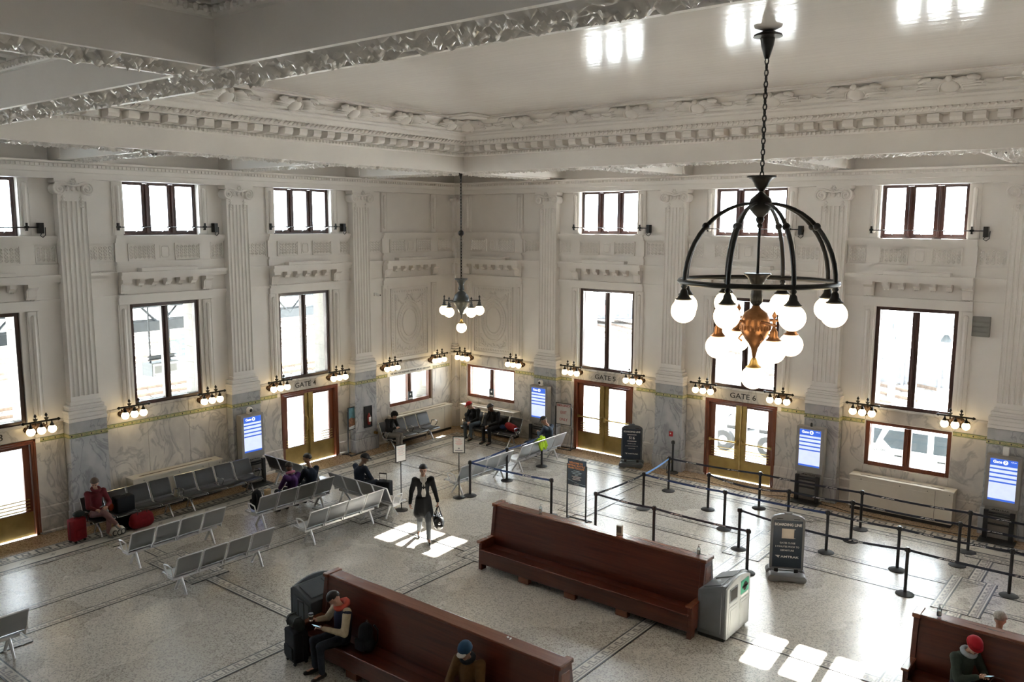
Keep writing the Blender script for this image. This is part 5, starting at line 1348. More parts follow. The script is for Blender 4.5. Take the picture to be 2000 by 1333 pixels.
for a, b, c, d in ((-0.165, -0.14, -0.35, 0.35), (0.14, 0.165, -0.35, 0.35), (-0.165, 0.165, -0.35, -0.325), (-0.165, 0.165, 0.325, 0.35)): m.box(a, b, 0, 0.03, c, d)
m.build('frame', blk, t)
m = MB(); m.lathe([(0, -0.26), (0.05, -0.25), (0.055, 0.02), (0.03, 0.08), (0.02, 0.12), (0, 0.13)], 12, (0, 0.055, 0)); ex = m.build('extinguisher', mat('extinguisher_red', (0.25, 0.02, 0.015), 0.35), t, smooth=50)
m = MB(); m.box(-0.045, 0.045, 0.10, 0.113, -0.15, 0.0); m.build('label_plate', white_print, ex)
t = thing('fire_hose_valve', 'small brass wall valve low beside the hooded sitter', 'valve', at('L', 4.25, 0.335, 0.55), RZ['L'])
m = MB(); m.lathe([(0, 0), (0.05, 0), (0.05, 0.02), (0.03, 0.03), (0.03, 0.07), (0.045, 0.075), (0.045, 0.10), (0, 0.105)], 12, (0, 0, 0), Matrix.Rotation(-PI/2, 3, 'X')); m.build('body', brass_dull, t, smooth=50)
t = thing('louvre_vent', 'grey louvred vent box high on the wall near the right edge', 'vent', at('R', 16.92, 0.0, 4.95), RZ['R'])
m = MB(); m.box(-0.19, 0.19, 0, 0.10, -0.24, 0.24); m.build('box', mat('grey_vent', (0.27, 0.27, 0.25), 0.5), t, bevel=0.01)
for k in range(4):
    m = MB(); m.cbox((0, 0.115, -0.17+0.115*k), (0.34, 0.012, 0.11), Matrix.Rotation(-0.5, 3, 'X')); m.build('slat', mat('grey_vent', (0.27, 0.27, 0.25), 0.5), t)
t = thing('wall_camera', 'small white camera high on the wall right of the third left pilaster', 'camera', at('L', 3.83, 0.0, 5.02), RZ['L'])
m = MB(); m.box(-0.07, 0.07, 0, 0.06, -0.05, 0.05); m.build('mount', white_print, t, bevel=0.01)
m = MB(); m.cap((0, 0.05, 0), (-0.05, 0.13, -0.02), 0.045, 0.045, 10); m.build('housing', white_print, t, smooth=60)
m = MB(); m.ball((-0.065, 0.165, -0.024), 0.026, 8, 6); m.build('lens', blk, t)
# black cables on the floor by gate six
m = MB(); m.tube([(9.0, -0.36, 0.30), (8.93, -0.45, 0.12), (9.05, -0.62, 0.008), (9.5, -0.70, 0.008), (10.1, -0.62, 0.008), (10.9, -0.75, 0.008), (12.0, -0.85, 0.008), (12.5, -0.62, 0.008), (12.85, -0.55, 0.008)], 0.008, 6)
tag(m.build('power_cable', blk_rub, smooth=60), 'thin dark cable lying along the floor below the gate six door', 'cable')
m = MB(); m.tube([(13.55, -0.60, 0.008), (13.9, -0.62, 0.008), (14.3, -0.74, 0.008), (15.6, -0.80, 0.008), (16.9, -0.72, 0.008), (17.4, -0.62, 0.008)], 0.012, 6)
tag(m.build('power_cable', blk_rub, smooth=60), 'dark cable lying along the foot of the right hand radiator cover', 'cable')
# ------------------------------------------------------------------ people: one continuous body each, clothes as children
def solid(mb, voxel, name, m, parent, smooth_it=5, extra=None):
    """fuse overlapping limbs into one smooth skin"""
    me = bpy.data.meshes.new('tmp'); me.from_pydata(mb.v, [], mb.f)
    o = bpy.data.objects.new('tmp', me); COL.objects.link(o)
    r = o.modifiers.new('r', 'REMESH'); r.mode = 'VOXEL'; r.voxel_size = voxel; r.use_smooth_shade = True
    sm = o.modifiers.new('s', 'SMOOTH'); sm.factor = 0.5; sm.iterations = smooth_it
    dg = bpy.context.evaluated_depsgraph_get(); out = bpy.data.meshes.new_from_object(o.evaluated_get(dg))
    bpy.data.objects.remove(o); bpy.data.meshes.remove(me)
    if extra is not None:
        bm = bmesh.new(); bm.from_mesh(out); e = bpy.data.meshes.new('tmp2'); e.from_pydata(extra.v, [], extra.f); bm.from_mesh(e); bm.to_mesh(out); bm.free(); bpy.data.meshes.remove(e)
    out.materials.clear(); out.materials.append(m); out.name = name
    out.polygons.foreach_set('use_smooth', [True]*len(out.polygons))
    return link(name, out, parent)
V3 = Vector
skin_a = mat('light_skin', (0.42, 0.235, 0.165), 0.5, var=0.08, scale=12)
skin_b = mat('brown_skin', (0.16, 0.085, 0.055), 0.5, var=0.08, scale=12)
skin_c = mat('tan_skin', (0.30, 0.16, 0.10), 0.5, var=0.08, scale=12)
hair_d = mat('dark_hair', (0.014, 0.010, 0.009), 0.55, var=0.4, scale=40)
hair_b = mat('brown_hair', (0.055, 0.03, 0.018), 0.55, var=0.4, scale=40)
hair_g = mat('grey_hair', (0.30, 0.28, 0.25), 0.6, var=0.3, scale=40)
def cloth(n, c, v=0.12): return mat(n, c, 0.82, var=v, scale=18, bump=0.15, bscale=90, spec=0.25)
eye_m = mat('eye_dark', (0.012, 0.01, 0.01), 0.3); lip_m = mat('lip', (0.24, 0.09, 0.075), 0.5)

def hand_geo(body, fing, w, d, side, up, curl=0.5, s=1.0):
    """palm on the body, five fingers as separate curled chains rooted in the palm; d = pointing direction, up = back of the hand"""
    w = V3(w); d = V3(d).normalized(); up = V3(up); up = (up-d*up.dot(d)).normalized(); lat = d.cross(up)*side
    c = w+d*0.045*s
    rot = Matrix((lat, d, up)).transposed()
    body.ball(c, 0.046*s, 10, 8, (0.88, 1.15, 0.42), rot)
    ln = [0.068, 0.076, 0.07, 0.055]
    for i in range(4):
        b = w+d*0.082*s+lat*(0.030-0.020*i)*s; l = ln[i]*s; p = [b-d*0.02*s, b]
        a = 0
        for k in range(3):
            a += curl*0.75; p.append(p[-1]+(d*math.cos(a)-up*math.sin(a))*l*(0.45, 0.32, 0.25)[k])
        fing.tube(p, [0.0095*s, 0.0095*s, 0.009*s, 0.008*s, 0.006*s], 6)
    b = w+d*0.025*s+lat*0.032*s
    p = [b-lat*0.015*s, b, b+(lat*0.7+d*0.6-up*0.3*curl)*0.032*s, b+(lat*0.7+d*1.1-up*0.7*curl)*0.052*s]
    fing.tube(p, [0.012*s, 0.012*s, 0.0105*s, 0.007*s], 6)

def person(label, loc, rz, J, skin, top, trousers, shoes, hair=None, hat=None, detail=True, coat=None, bulk=1.0, shirt=None, hood=None, collar=None, curl=0.7, handup=None, hs=1.0, sleeve=None, scarf=None, beard=False):
    t = thing('person', label, 'person', loc, rz)
    j = {k: V3(v) for k, v in J.items()}
    B = MB(); Fg = MB()
    hd = j['head']; fw = (j['face']-hd).normalized(); upv = V3(j.get('crown', hd+V3((0, 0, 1))))-hd
    upv = (upv-fw*upv.dot(fw)).normalized(); lat = fw.cross(upv).normalized()
    R3 = Matrix((lat, fw, upv)).transposed()
    # torso, limbs
    B.cap(j['pel'], (j['pel']+j['chest'])/2, 0.125*bulk, 0.12*bulk, 12); B.cap((j['pel']+j['chest'])/2, j['chest'], 0.12*bulk, 0.135*bulk, 12)
    B.cap(j['chest'], j['neck'], 0.11*bulk, 0.058); B.cap(j['neck'], hd-upv*0.05, 0.055, 0.05)
    for s in 'LR':
        B.cap(j['chest'], j['sh'+s], 0.09*bulk, 0.06); B.cap(j['sh'+s], j['el'+s], 0.052, 0.040); B.cap(j['el'+s], j['wr'+s], 0.040, 0.026)
        B.cap(j['hip'+s], j['kn'+s], 0.085, 0.056); B.cap(j['kn'+s], j['an'+s], 0.054, 0.036); B.cap(j['an'+s], j['toe'+s], 0.036, 0.03); B.cap(j['pel'], j['hip'+s], 0.11, 0.09)
        dr = j['wr'+s]-j['el'+s]; dr = V3(j['hd'+s])-j['wr'+s] if 'hd'+s in j else dr
        hand_geo(B, Fg, j['wr'+s], dr, 1 if s == 'L' else -1, (handup or {}).get(s, V3((0, 0.2, 1))), curl, hs)
    # head with jaw, nose, brow, ears
    B.ball(hd+upv*0.02, 0.1, 16, 12, (0.76, 0.96, 1.08), R3)
    B.cap(hd-upv*0.055+fw*0.03, hd-upv*0.085+fw*0.055, 0.055, 0.036)
    B.cap(hd+fw*0.092+upv*0.01, hd+fw*0.112-upv*0.022, 0.010, 0.0165); B.cap(hd+fw*0.088+upv*0.03-lat*0.03, hd+fw*0.088+upv*0.03+lat*0.03, 0.012, 0.012)
    for sg in (-1, 1): B.ball(hd+lat*0.078*sg-fw*0.005, 0.03, 8, 6, (0.35, 0.7, 1.1), R3)
    body = solid(B, 0.0125, 'body', skin, t, 4, Fg)
    if detail:
        for sg in (-1, 1):
            m = MB(); m.ball(hd+fw*0.0885+upv*0.008+lat*0.031*sg, 0.0105, 8, 6); m.build('eye', eye_m, t, smooth=180)
            m = MB(); m.cap(hd+fw*0.096+upv*0.033+lat*0.016*sg, hd+fw*0.088+upv*0.036+lat*0.05*sg, 0.006, 0.004, 6); m.build('eyebrow', hair or hair_d, t, smooth=180)
        m = MB(); m.cap(hd+fw*0.090-upv*0.058-lat*0.020, hd+fw*0.090-upv*0.058+lat*0.020, 0.006, 0.006, 6); m.build('mouth', lip_m, t, smooth=180)
    if hair is not None:
        m = MB(); m.ball(hd+upv*0.035-fw*0.012, 0.108, 16, 12, (0.80, 0.96, 0.98), R3)
        # cut the face side away by intersecting: keep only vertices behind and above the hairline
        keep = MB(); vs = [V3(v) for v in m.v]; ok = [((v-hd).dot(upv) > 0.058-0.55*max(0, -((v-hd).dot(fw)-0.03))) for v in vs]
        keep.v = m.v; keep.f = [f for f in m.f if all(ok[i] for i in f)]; keep.mi = [0]*len(keep.f)
        o = keep.build('hair', hair, t, smooth=180); md = o.modifiers.new('thick', 'SOLIDIFY'); md.thickness = 0.016; md.offset = 1
        if beard:
            m = MB(); m.cap(hd-upv*0.075+fw*0.035, hd-upv*0.098+fw*0.055, 0.05, 0.034); m.build('beard', hair, t, smooth=180)
    if hat:
        kind, hm = hat[0], hat[1]
        m = MB(); vs = MB(); vs.ball(hd+upv*0.045-fw*0.006, 0.116, 18, 12, (0.80, 0.96, 0.92), R3)
        lim = 0.045 if kind == 'cap' else 0.03
        ok = [((V3(v)-hd).dot(upv) > lim-0.25*max(0, -(V3(v)-hd).dot(fw))) for v in vs.v]
        vs.f = [f for f in vs.f if all(ok[i] for i in f)]; vs.mi = [0]*len(vs.f)
        o = vs.build('hat', hm, t, smooth=180); md = o.modifiers.new('thick', 'SOLIDIFY'); md.thickness = 0.014; md.offset = 1
        if kind == 'cap':
            m = MB(); m.ball(hd+upv*0.058+fw*0.115, 0.075, 12, 6, (0.95, 0.9, 0.13), R3); m.build('hat_brim', hat[2] if len(hat) > 2 else hm, t, smooth=180)
        if kind == 'beanie':
            m = MB(); m.tube([hd+upv*(0.042-0.02*math.sin(a))+lat*0.094*math.cos(a)+fw*0.112*math.sin(a) for a in [2*PI*k/20 for k in range(20)]], 0.022, 8, True); m.build('hat_brim', hm, t, smooth=180)
    # upper garment
    b = 0.020
    C = MB(); C.cap(j['pel'], (j['pel']+j['chest'])/2, 0.14*bulk, 0.14*bulk, 12); C.cap((j['pel']+j['chest'])/2, j['chest'], 0.14*bulk, 0.15*bulk, 12); C.cap(j['chest'], j['neck']-V3((0, 0, 0.03)), 0.125*bulk, 0.07)
    for s in 'LR':
        C.cap(j['chest'], j['sh'+s], 0.10*bulk, 0.078)
    SL = MB() if sleeve else C
    for s in 'LR':
        SL.cap(j['sh'+s], j['el'+s], 0.078*bulk, 0.062*bulk); SL.cap(j['el'+s], j['el'+s].lerp(j['wr'+s], 0.93), 0.062*bulk, 0.044)
    if coat:
        for q in coat: C.cap(*q)
    solid(C, 0.016, 'jacket' if not coat else 'coat', top, t, 4)
    if sleeve: solid(SL, 0.016, 'sleeves', sleeve, t, 4)
    P = MB()
    for s in 'LR':
        P.cap(j['pel'], j['hip'+s], 0.122*bulk, 0.108*bulk); P.cap(j['hip'+s], j['kn'+s], 0.104*bulk, 0.074); P.cap(j['kn'+s], j['kn'+s].lerp(j['an'+s], j.get('hem', 0.92) if not isinstance(j.get('hem', 0.92), Vector) else 0.92), 0.072, 0.055)
    solid(P, 0.016, 'trousers', trousers, t, 4)
    for s in 'LR':
        m = MB(); a, e = j['an'+s], j['toe'+s]; d = (e-a); heel = a-d*0.25
        m.cap(heel+V3((0, 0, -0.035)), a+d*0.45+V3((0, 0, -0.02)), 0.044, 0.046); m.cap(a+d*0.4+V3((0, 0, -0.025)), e+V3((0, 0, -0.002)), 0.045, 0.036); m.cap(a, a+V3((0, 0, -0.03)), 0.045, 0.045)
        solid(m, 0.012, 'shoe', shoes, t, 3)
    if shirt:
        m = MB(); cf = (j['chest']-j['pel']).normalized(); f2 = V3((0, 1, 0))
        m.cap(j['pel']+V3((0, 0.06, 0.13)), j['chest']+V3((0, 0.05, 0.02)), 0.085, 0.098, 10); m.cap(j['chest']+V3((0, 0.05, 0.02)), j['neck']+V3((0, 0.02, -0.02)), 0.095, 0.062, 10)
        o = solid(m, 0.014, 'shirt', shirt, t, 4)
        for sg in (-1, 1):
            m = MB(); n_ = j['neck']; m.sheet([(0.0, 0.0), (0.03, -0.045), (0.075, -0.10)], -0.022, 0.022, 0.008)
            m = MB(); m.tube([n_+V3((sg*0.055, -0.02, 0.045)), n_+V3((sg*0.062, 0.03, 0.02)), n_+V3((sg*0.058, 0.085, -0.055)), n_+V3((sg*0.035, 0.10, -0.085))], [0.022, 0.024, 0.022, 0.006], 6); m.build('collar', shirt, o, smooth=60)
    if scarf:
        m = MB(); n_ = j['neck']; m.tube([n_+V3((0.085*math.cos(a), 0.085*math.sin(a)+0.01, 0.02-0.03*math.sin(a))) for a in [2*PI*k/14 for k in range(14)]], 0.036, 8, True); m.build('scarf', scarf, t, smooth=180)
    if hood:
        m = MB()
        if hood[0] == 'up':
            h = MB(); h.ball(hd+upv*0.03-fw*0.02, 0.135, 18, 12, (0.86, 1.0, 1.02), R3)
            ok = [not ((V3(v)-hd).dot(fw) > 0.06 and (V3(v)-hd).dot(upv) < 0.10) for v in h.v]
            h.f = [f for f in h.f if all(ok[i] for i in f)]; h.mi = [0]*len(h.f)
            o = h.build('hood', hood[1], t, smooth=180); md = o.modifiers.new('thick', 'SOLIDIFY'); md.thickness = 0.02
        else:
            n_ = j['neck']; m.tube([n_+V3((0.10*math.cos(a), -0.03+0.09*math.sin(a), 0.0-0.04*math.sin(a))) for a in [2*PI*k/14 for k in range(14)]], [0.045+0.012*(k in (9, 10, 11)) for k in range(14)], 8, True); m.build('hood', hood[1], t, smooth=180)
    return t

def seated(sh=0.44, lean=0.0, head=(0, 0.04, 0), face=(0, 1, -0.3), knees=0.10, feet=None, handsz=None, el=None, kz=0.0):
    z = sh+0.11; ch = V3((0, -0.06+lean*0.55, z+0.36-abs(lean)*0.08)); nk = V3((0, -0.04+lean, z+0.56-abs(lean)*0.22)); hd = nk+V3((head[0], 0.03+head[1], 0.155+head[2]))
    J = dict(pel=(0, 0, z), chest=ch, neck=nk, head=hd, face=hd+V3(face), shL=ch+V3((-0.185, lean*0.25, 0.12)), shR=ch+V3((0.185, lean*0.25, 0.12)),
             hipL=(-0.10, 0.03, z-0.02), hipR=(0.10, 0.03, z-0.02), knL=(-knees-0.03, 0.46, z+kz), knR=(knees+0.03, 0.46, z+kz), anL=(-knees-0.03, 0.44, 0.085), anR=(knees+0.03, 0.44, 0.085), toeL=(-knees-0.05, 0.61, 0.04), toeR=(knees+0.05, 0.61, 0.04),
             elL=(-0.25, 0.10+lean*0.6, z+0.20), elR=(0.25, 0.10+lean*0.6, z+0.20), wrL=(-0.08, 0.32+lean*0.4, z+0.15), wrR=(0.08, 0.32+lean*0.4, z+0.15))
    for s, q in (feet or {}).items(): J[s] = q
    return J
black_c = cloth('black_wool_coat', (0.012, 0.013, 0.015)); charcoal = cloth('charcoal_trousers', (0.055, 0.062, 0.07)); navy_c = cloth('navy_jacket', (0.012, 0.020, 0.038)); shoe_k = mat('black_shoe', (0.014, 0.013, 0.013), 0.45, var=0.2)
jeans = cloth('blue_grey_jeans', (0.075, 0.10, 0.125), 0.2); dark_j = cloth('dark_jeans', (0.018, 0.024, 0.036), 0.2)
# --- walking man, facing the camera, bag in his left hand
J = dict(pel=(0, 0.0, 0.95), chest=(0, -0.01, 1.32), neck=(0, 0.0, 1.52), head=(0, 0.035, 1.69), face=(-0.02, 1, 1.60), shL=(-0.19, -0.01, 1.46), shR=(0.19, -0.01, 1.46),
         elL=(-0.27, -0.04, 1.17), elR=(0.27, -0.06, 1.17), wrL=(-0.33, 0.05, 0.93), wrR=(0.31, 0.04, 0.91), hdL=(-0.33, 0.06, 0.8), hdR=(0.31, 0.09, 0.8),
         hipL=(-0.09, 0, 0.90), hipR=(0.09, 0, 0.90), knL=(-0.10, 0.16, 0.50), knR=(0.09, -0.02, 0.49), anL=(-0.10, 0.22, 0.09), anR=(0.09, -0.27, 0.14), toeL=(-0.11, 0.40, 0.045), toeR=(0.10, -0.12, 0.04))
coatq = [((0, 0.0, 1.0), (0, -0.02, 0.72), 0.165, 0.185, 12), ((-0.06, 0.0, 1.0), (-0.09, 0.02, 0.66), 0.13, 0.145, 12), ((0.06, 0, 1.0), (0.09, -0.03, 0.66), 0.13, 0.145, 12)]
J = {k: V3(v) for k, v in J.items()}
man = person('man in a long black coat and white shirt walking, carrying a black bag', (7.27, -9.06, 0), math.radians(-131), J, skin_a, black_c, charcoal, shoe_k, hair=hair_d, coat=coatq, shirt=cloth('white_shirt', (0.66, 0.64, 0.60), 0.04), curl=0.95, handup={'L': V3((-1, 0, 0)), 'R': V3((1, 0, 0))}, bulk=1.0)
bg = mat('black_leather', (0.012, 0.012, 0.013), 0.25, var=0.2, scale=14)
a = Matrix.Rotation(math.radians(-131), 3, 'Z') @ V3((-0.335, 0.065, 0))
t = thing('holdall_bag', 'black leather holdall hanging from the hand of the walking man', 'bag', (7.27+a.x, -9.06+a.y, 0), math.radians(-131))
m = MB(); m.cap((0, -0.13, 0.50), (0, 0.13, 0.50), 0.135, 0.135, 14); m.cap((0, -0.17, 0.44), (0, 0.17, 0.44), 0.12, 0.12, 14); b = solid(m, 0.015, 'bag_body', bg, t, 6)
m = MB(); m.tube([(0, -0.24, 0.625), (0, 0, 0.645), (0, 0.24, 0.625)], 0.008, 6); m.build('zip', chrome, b)
for sx in (-0.035, 0.035):
    m = MB(); m.tube([(sx*3.2, -0.12, 0.50), (sx*2, -0.10, 0.63), (sx*0.5, -0.035, 0.80), (0, 0, 0.842), (sx*0.5, 0.035, 0.80), (sx*2, 0.10, 0.63), (sx*3.2, 0.12, 0.50)], 0.011, 6); m.build('handle', bg, t, smooth=60)
m = MB(); m.ball((0, 0.27, 0.50), 0.035, 8, 6, (1, 0.4, 1)); m.build('buckle', chrome, t, smooth=180)

# --- seated people
J = seated(0.43, 0.05, (0.03, 0.0, 0.0), (0.45, 0.8, -0.35), feet={'knR': (0.05, 0.47, 0.63), 'anR': (-0.12, 0.70, 0.36), 'toeR': (-0.14, 0.84, 0.28), 'knL': (-0.06, 0.45, 0.52), 'anL': (-0.05, 0.42, 0.10), 'toeL': (-0.05, 0.58, 0.05), 'wrL': (-0.10, 0.30, 0.72), 'wrR': (0.16, 0.30, 0.70)})
person('woman in a dark red roll-neck sweater sitting with crossed legs, looking down', (1.02, -13.64, 0), -PI/2, J, skin_a, cloth('dark_red_knit', (0.10, 0.012, 0.016)), cloth('mauve_trousers', (0.17, 0.09, 0.085)), mat('grey_trainer', (0.20, 0.20, 0.19), 0.6), hair=hair_b, scarf=cloth('dark_red_knit', (0.10, 0.012, 0.016)), bulk=0.96)
J = seated(0.43, 0.20, (-0.02, 0.05, -0.06), (0.1, 0.55, -0.8), knees=0.05, feet={'elL': (-0.24, 0.22, 0.72), 'elR': (0.24, 0.22, 0.72), 'wrL': (-0.05, 0.36, 0.78), 'wrR': (0.05, 0.36, 0.78)})
person('hooded person in black with grey leggings bent over a phone, left of the corner', (0.74, -4.03, 0), -PI/2+0.1, J, skin_a, cloth('black_hoodie', (0.010, 0.011, 0.013)), cloth('grey_leggings', (0.20, 0.185, 0.17)), mat('pale_shoe', (0.42, 0.38, 0.33), 0.6), hood=('up', cloth('black_hoodie', (0.010, 0.011, 0.013))), detail=False, bulk=0.94)
J = seated(0.43, 0.22, (0.06, 0.08, -0.05), (0.65, 0.6, -0.55), feet={'wrL': (-0.06, 0.38, 0.62), 'wrR': (0.04, 0.40, 0.62)})
person('man in a bright red cap and blue jeans bent forward, right of the corner', (1.92, -1.02, 0), PI, J, skin_a, cloth('black_jacket', (0.011, 0.012, 0.014)), jeans, shoe_k, hair=hair_b, hat=('cap', cloth('red_cap', (0.42, 0.025, 0.025))), detail=True)
J = seated(0.43, 0.14, (0.05, 0.05, -0.03), (0.5, 0.7, -0.5), feet={'wrL': (-0.07, 0.42, 0.64), 'wrR': (0.03, 0.44, 0.62)})
person('man all in black with a dark face mask, sitting beside the red cap man', (2.78, -1.06, 0), PI, J, skin_b, cloth('black_jacket', (0.011, 0.012, 0.014)), cloth('black_trousers', (0.012, 0.013, 0.016)), shoe_k, hair=hair_d, detail=True)
J = seated(0.43, 0.10, (-0.04, 0.06, -0.03), (-0.25, 0.8, -0.6), feet={'wrL': (-0.05, 0.38, 0.82), 'wrR': (0.06, 0.38, 0.80)})
person('man in a grey cap and slate blue jacket, seated by the emergency exit stand', (5.42, -1.62, 0), PI/2, J, skin_a, cloth('slate_blue_jacket', (0.045, 0.065, 0.095)), dark_j, shoe_k, hair=hair_g, hat=('cap', cloth('grey_cap', (0.06, 0.065, 0.065))), detail=True)
J = seated(0.42, 0.08, (0.0, 0.03, -0.03), (0.1, 0.9, -0.4)); 
person('small person in a purple jacket with pink collar and long dark hair, seen from behind', (3.46, -9.88, 0), PI/2, J, skin_b, cloth('purple_jacket', (0.05, 0.016, 0.085)), dark_j, shoe_k, hair=hair_d, scarf=cloth('pink_collar', (0.50, 0.18, 0.27)), detail=False, bulk=0.92)
J = seated(0.45, 0.06, (-0.02, 0.03, 0.05), (-0.35, 0.9, -0.15)); 
person('man in a dark navy coat with dark hair, seated beside the purple jacket', (3.45, -9.30, 0), PI/2, J, skin_c, navy_c, dark_j, shoe_k, hair=hair_d, detail=True, bulk=1.06)
J = seated(0.44, 0.12, (0.04, 0.05, -0.02), (0.6, 0.75, -0.4), feet={'wrR': (0.10, 0.36, 0.66), 'wrL': (-0.08, 0.36, 0.66)})
person('person in dark blue jacket and black cap, seen from behind beside upright luggage', (4.22, -8.33, 0), 0, J, skin_b, navy_c, dark_j, shoe_k, hair=hair_d, hat=('cap', cloth('black_cap', (0.012, 0.012, 0.014))), detail=False)
J = seated(0.46, 0.08, (0.02, 0.05, -0.04), (0.25, 0.65, -0.75), feet={'wrR': (0.19, 0.37, 0.88), 'elR': (0.30, 0.12, 0.80), 'wrL': (0.0, 0.36, 0.80), 'elL': (-0.28, 0.10, 0.74), 'hdR': (0.17, 0.46, 0.94)})
person('person in a navy varsity jacket with cream sleeves drinking coffee on the foreground bench', (10.28, -14.02, 0), PI-0.25, J, skin_a, cloth('varsity_navy', (0.018, 0.022, 0.052)), dark_j, shoe_k, hair=hair_d, hood=('down', cloth('coral_hood', (0.42, 0.065, 0.045))), sleeve=cloth('cream_sleeve', (0.42, 0.345, 0.24)), detail=True, bulk=1.05)
J = seated(0.46, 0.06, (0.0, 0.05, 0.0), (0.0, 0.8, -0.35)); 
person('man in a mustard brown coat and blue cap with white brim, on the foreground bench', (13.06, -14.02, 0), PI+0.25, J, skin_a, cloth('mustard_brown_coat', (0.105, 0.055, 0.018)), dark_j, shoe_k, hair=hair_g, hat=('cap', cloth('teal_blue_cap', (0.015, 0.05, 0.10)), cloth('white_brim', (0.55, 0.50, 0.46))), scarf=cloth('dark_scarf', (0.014, 0.016, 0.02)), detail=True, bulk=1.1)
J = seated(0.46, 0.14, (0.0, 0.06, 0.0), (0.15, 0.8, -0.45), feet={'wrL': (-0.02, 0.40, 0.90), 'wrR': (0.08, 0.38, 0.88)})
person('person in a red knit beanie and dark green coat holding a phone, right edge', (18.56, -9.20, 0), PI+1.0, J, skin_a, cloth('dark_green_coat', (0.035, 0.048, 0.040)), dark_j, shoe_k, hair=hair_b, hat=('beanie', cloth('red_beanie', (0.33, 0.008, 0.016))), scarf=cloth('pale_scarf', (0.30, 0.33, 0.36)), detail=True, bulk=1.05)
J = seated(0.46, 0.02); 
person('grey haired person on the far side of the right bench, only the hair showing', (18.88, -8.25, 0), 0, J, skin_a, cloth('brown_jacket', (0.06, 0.04, 0.03)), dark_j, shoe_k, hair=hair_g, detail=False)
# ------------------------------------------------------------------ luggage and small things
def suitcase(label, loc, rz, w2, d2, h, m_, handle=0.0, wheels=True, straps=False):
    t = thing('suitcase', label, 'suitcase', loc, rz)
    m = MB(); m.box(-w2, w2, -d2, d2, 0.05, h); b = m.build('shell', m_, t, bevel=0.035, seg=3, smooth=40)
    m = MB(); m.box(-w2+0.04, w2-0.04, d2-0.005, d2+0.03, 0.12, h*0.55); m.build('front_pocket', m_, b, bevel=0.02, seg=2)
    m = MB(); m.tube([(-w2-0.002, -d2*0.2, 0.1), (-w2-0.002, -d2*0.2, h-0.05)], 0.006, 5); m.tube([(w2+0.002, -d2*0.2, 0.1), (w2+0.002, -d2*0.2, h-0.05)], 0.006, 5); m.build('zip', blk, b)
    if handle:
        m = MB(); m.tube([(-w2*0.55, -d2+0.03, h-0.1), (-w2*0.55, -d2+0.03, h+handle), (w2*0.55, -d2+0.03, h+handle), (w2*0.55, -d2+0.03, h-0.1)], 0.009, 6); m.build('pull_handle', blk, t, smooth=50)
        m = MB(); m.cap((-w2*0.5, -d2+0.03, h+handle), (w2*0.5, -d2+0.03, h+handle), 0.016, 0.016, 8); m.build('grip', blk_rub, t, smooth=60)
    m = MB(); m.tube([(-0.06, 0, h-0.01), (-0.05, 0, h+0.03), (0.05, 0, h+0.03), (0.06, 0, h-0.01)], 0.01, 6); m.build('carry_handle', blk, t, smooth=60)
    for sx in (-1, 1):
        for sy in (-1, 1):
            m = MB(); m.lathe([(0, -0.014), (0.028, -0.014), (0.028, 0.014), (0, 0.014)], 10, (sx*(w2-0.05), sy*(d2-0.03), 0.028), Matrix.Rotation(PI/2, 3, 'Y')); m.build('wheel', blk_rub, t, smooth=50)
    return t
red_c = cloth('red_nylon', (0.16, 0.008, 0.012)); blk_n = cloth('black_nylon', (0.010, 0.012, 0.016)); 
suitcase('red upright suitcase standing at the knees of the red sweater sitter', (1.12, -14.16, 0), -PI/2+0.25, 0.17, 0.12, 0.56, red_c)
suitcase('tall dark suitcase between the red sweater sitter and the red holdall', (1.08, -13.02, 0), -PI/2, 0.22, 0.14, 0.80, blk_n)
t = suitcase('black suitcase with raised handle at the left end of the foreground bench', (9.50, -14.37, 0), PI-0.2, 0.19, 0.13, 0.58, blk_n, 0.46)
t2 = thing('shoulder_bag', 'dark bag strapped on the black suitcase at the foreground bench', 'bag', (9.50, -14.37, 0.59), PI-0.2)
m = MB(); m.cap((-0.13, 0, 0.12), (0.13, 0, 0.12), 0.10, 0.10, 12); m.cap((-0.14, 0, 0.08), (0.14, 0, 0.08), 0.09, 0.09, 12); solid(m, 0.014, 'bag_body', cloth('dark_olive_canvas', (0.022, 0.026, 0.024)), t2, 4)
for sx in (-0.1, 0.1):
    m = MB(); m.tube([(sx, 0.10, 0.05), (sx*1.2, 0.11, 0.12), (sx, 0.06, 0.22), (sx, -0.06, 0.22)], 0.010, 6); m.build('strap', blk, t2, smooth=60)
m = MB(); m.ball((0.14, 0.09, 0.10), 0.02, 8, 6); m.build('buckle', chrome, t2, smooth=180)
t = thing('holdall_bag', 'dark red soft holdall on the floor beside the tall dark suitcase', 'bag', (1.42, -12.78, 0), PI/2)
m = MB(); m.cap((-0.14, 0, 0.17), (0.14, 0, 0.17), 0.165, 0.165, 14); m.cap((-0.15, 0, 0.26), (0.15, 0, 0.26), 0.14, 0.14, 14); b = solid(m, 0.016, 'bag_body', red_c, t, 6)
for sx in (-0.06, 0.06):
    m = MB(); m.tube([(-0.13, sx, 0.36), (-0.10, sx*1.1, 0.44), (0.0, sx, 0.47), (0.10, sx*1.1, 0.44), (0.13, sx, 0.36)], 0.009, 6); m.build('handle', blk, t, smooth=60)
t = thing('patterned_bag', 'small white bag with black curved lines on the floor by crossed feet', 'bag', (1.50, -13.42, 0), -PI/2)
m = MB(); m.cap((-0.06, 0, 0.12), (0.06, 0, 0.12), 0.125, 0.125, 14); b = solid(m, 0.014, 'bag_body', cloth('off_white_canvas', (0.50, 0.47, 0.42)), t, 5)
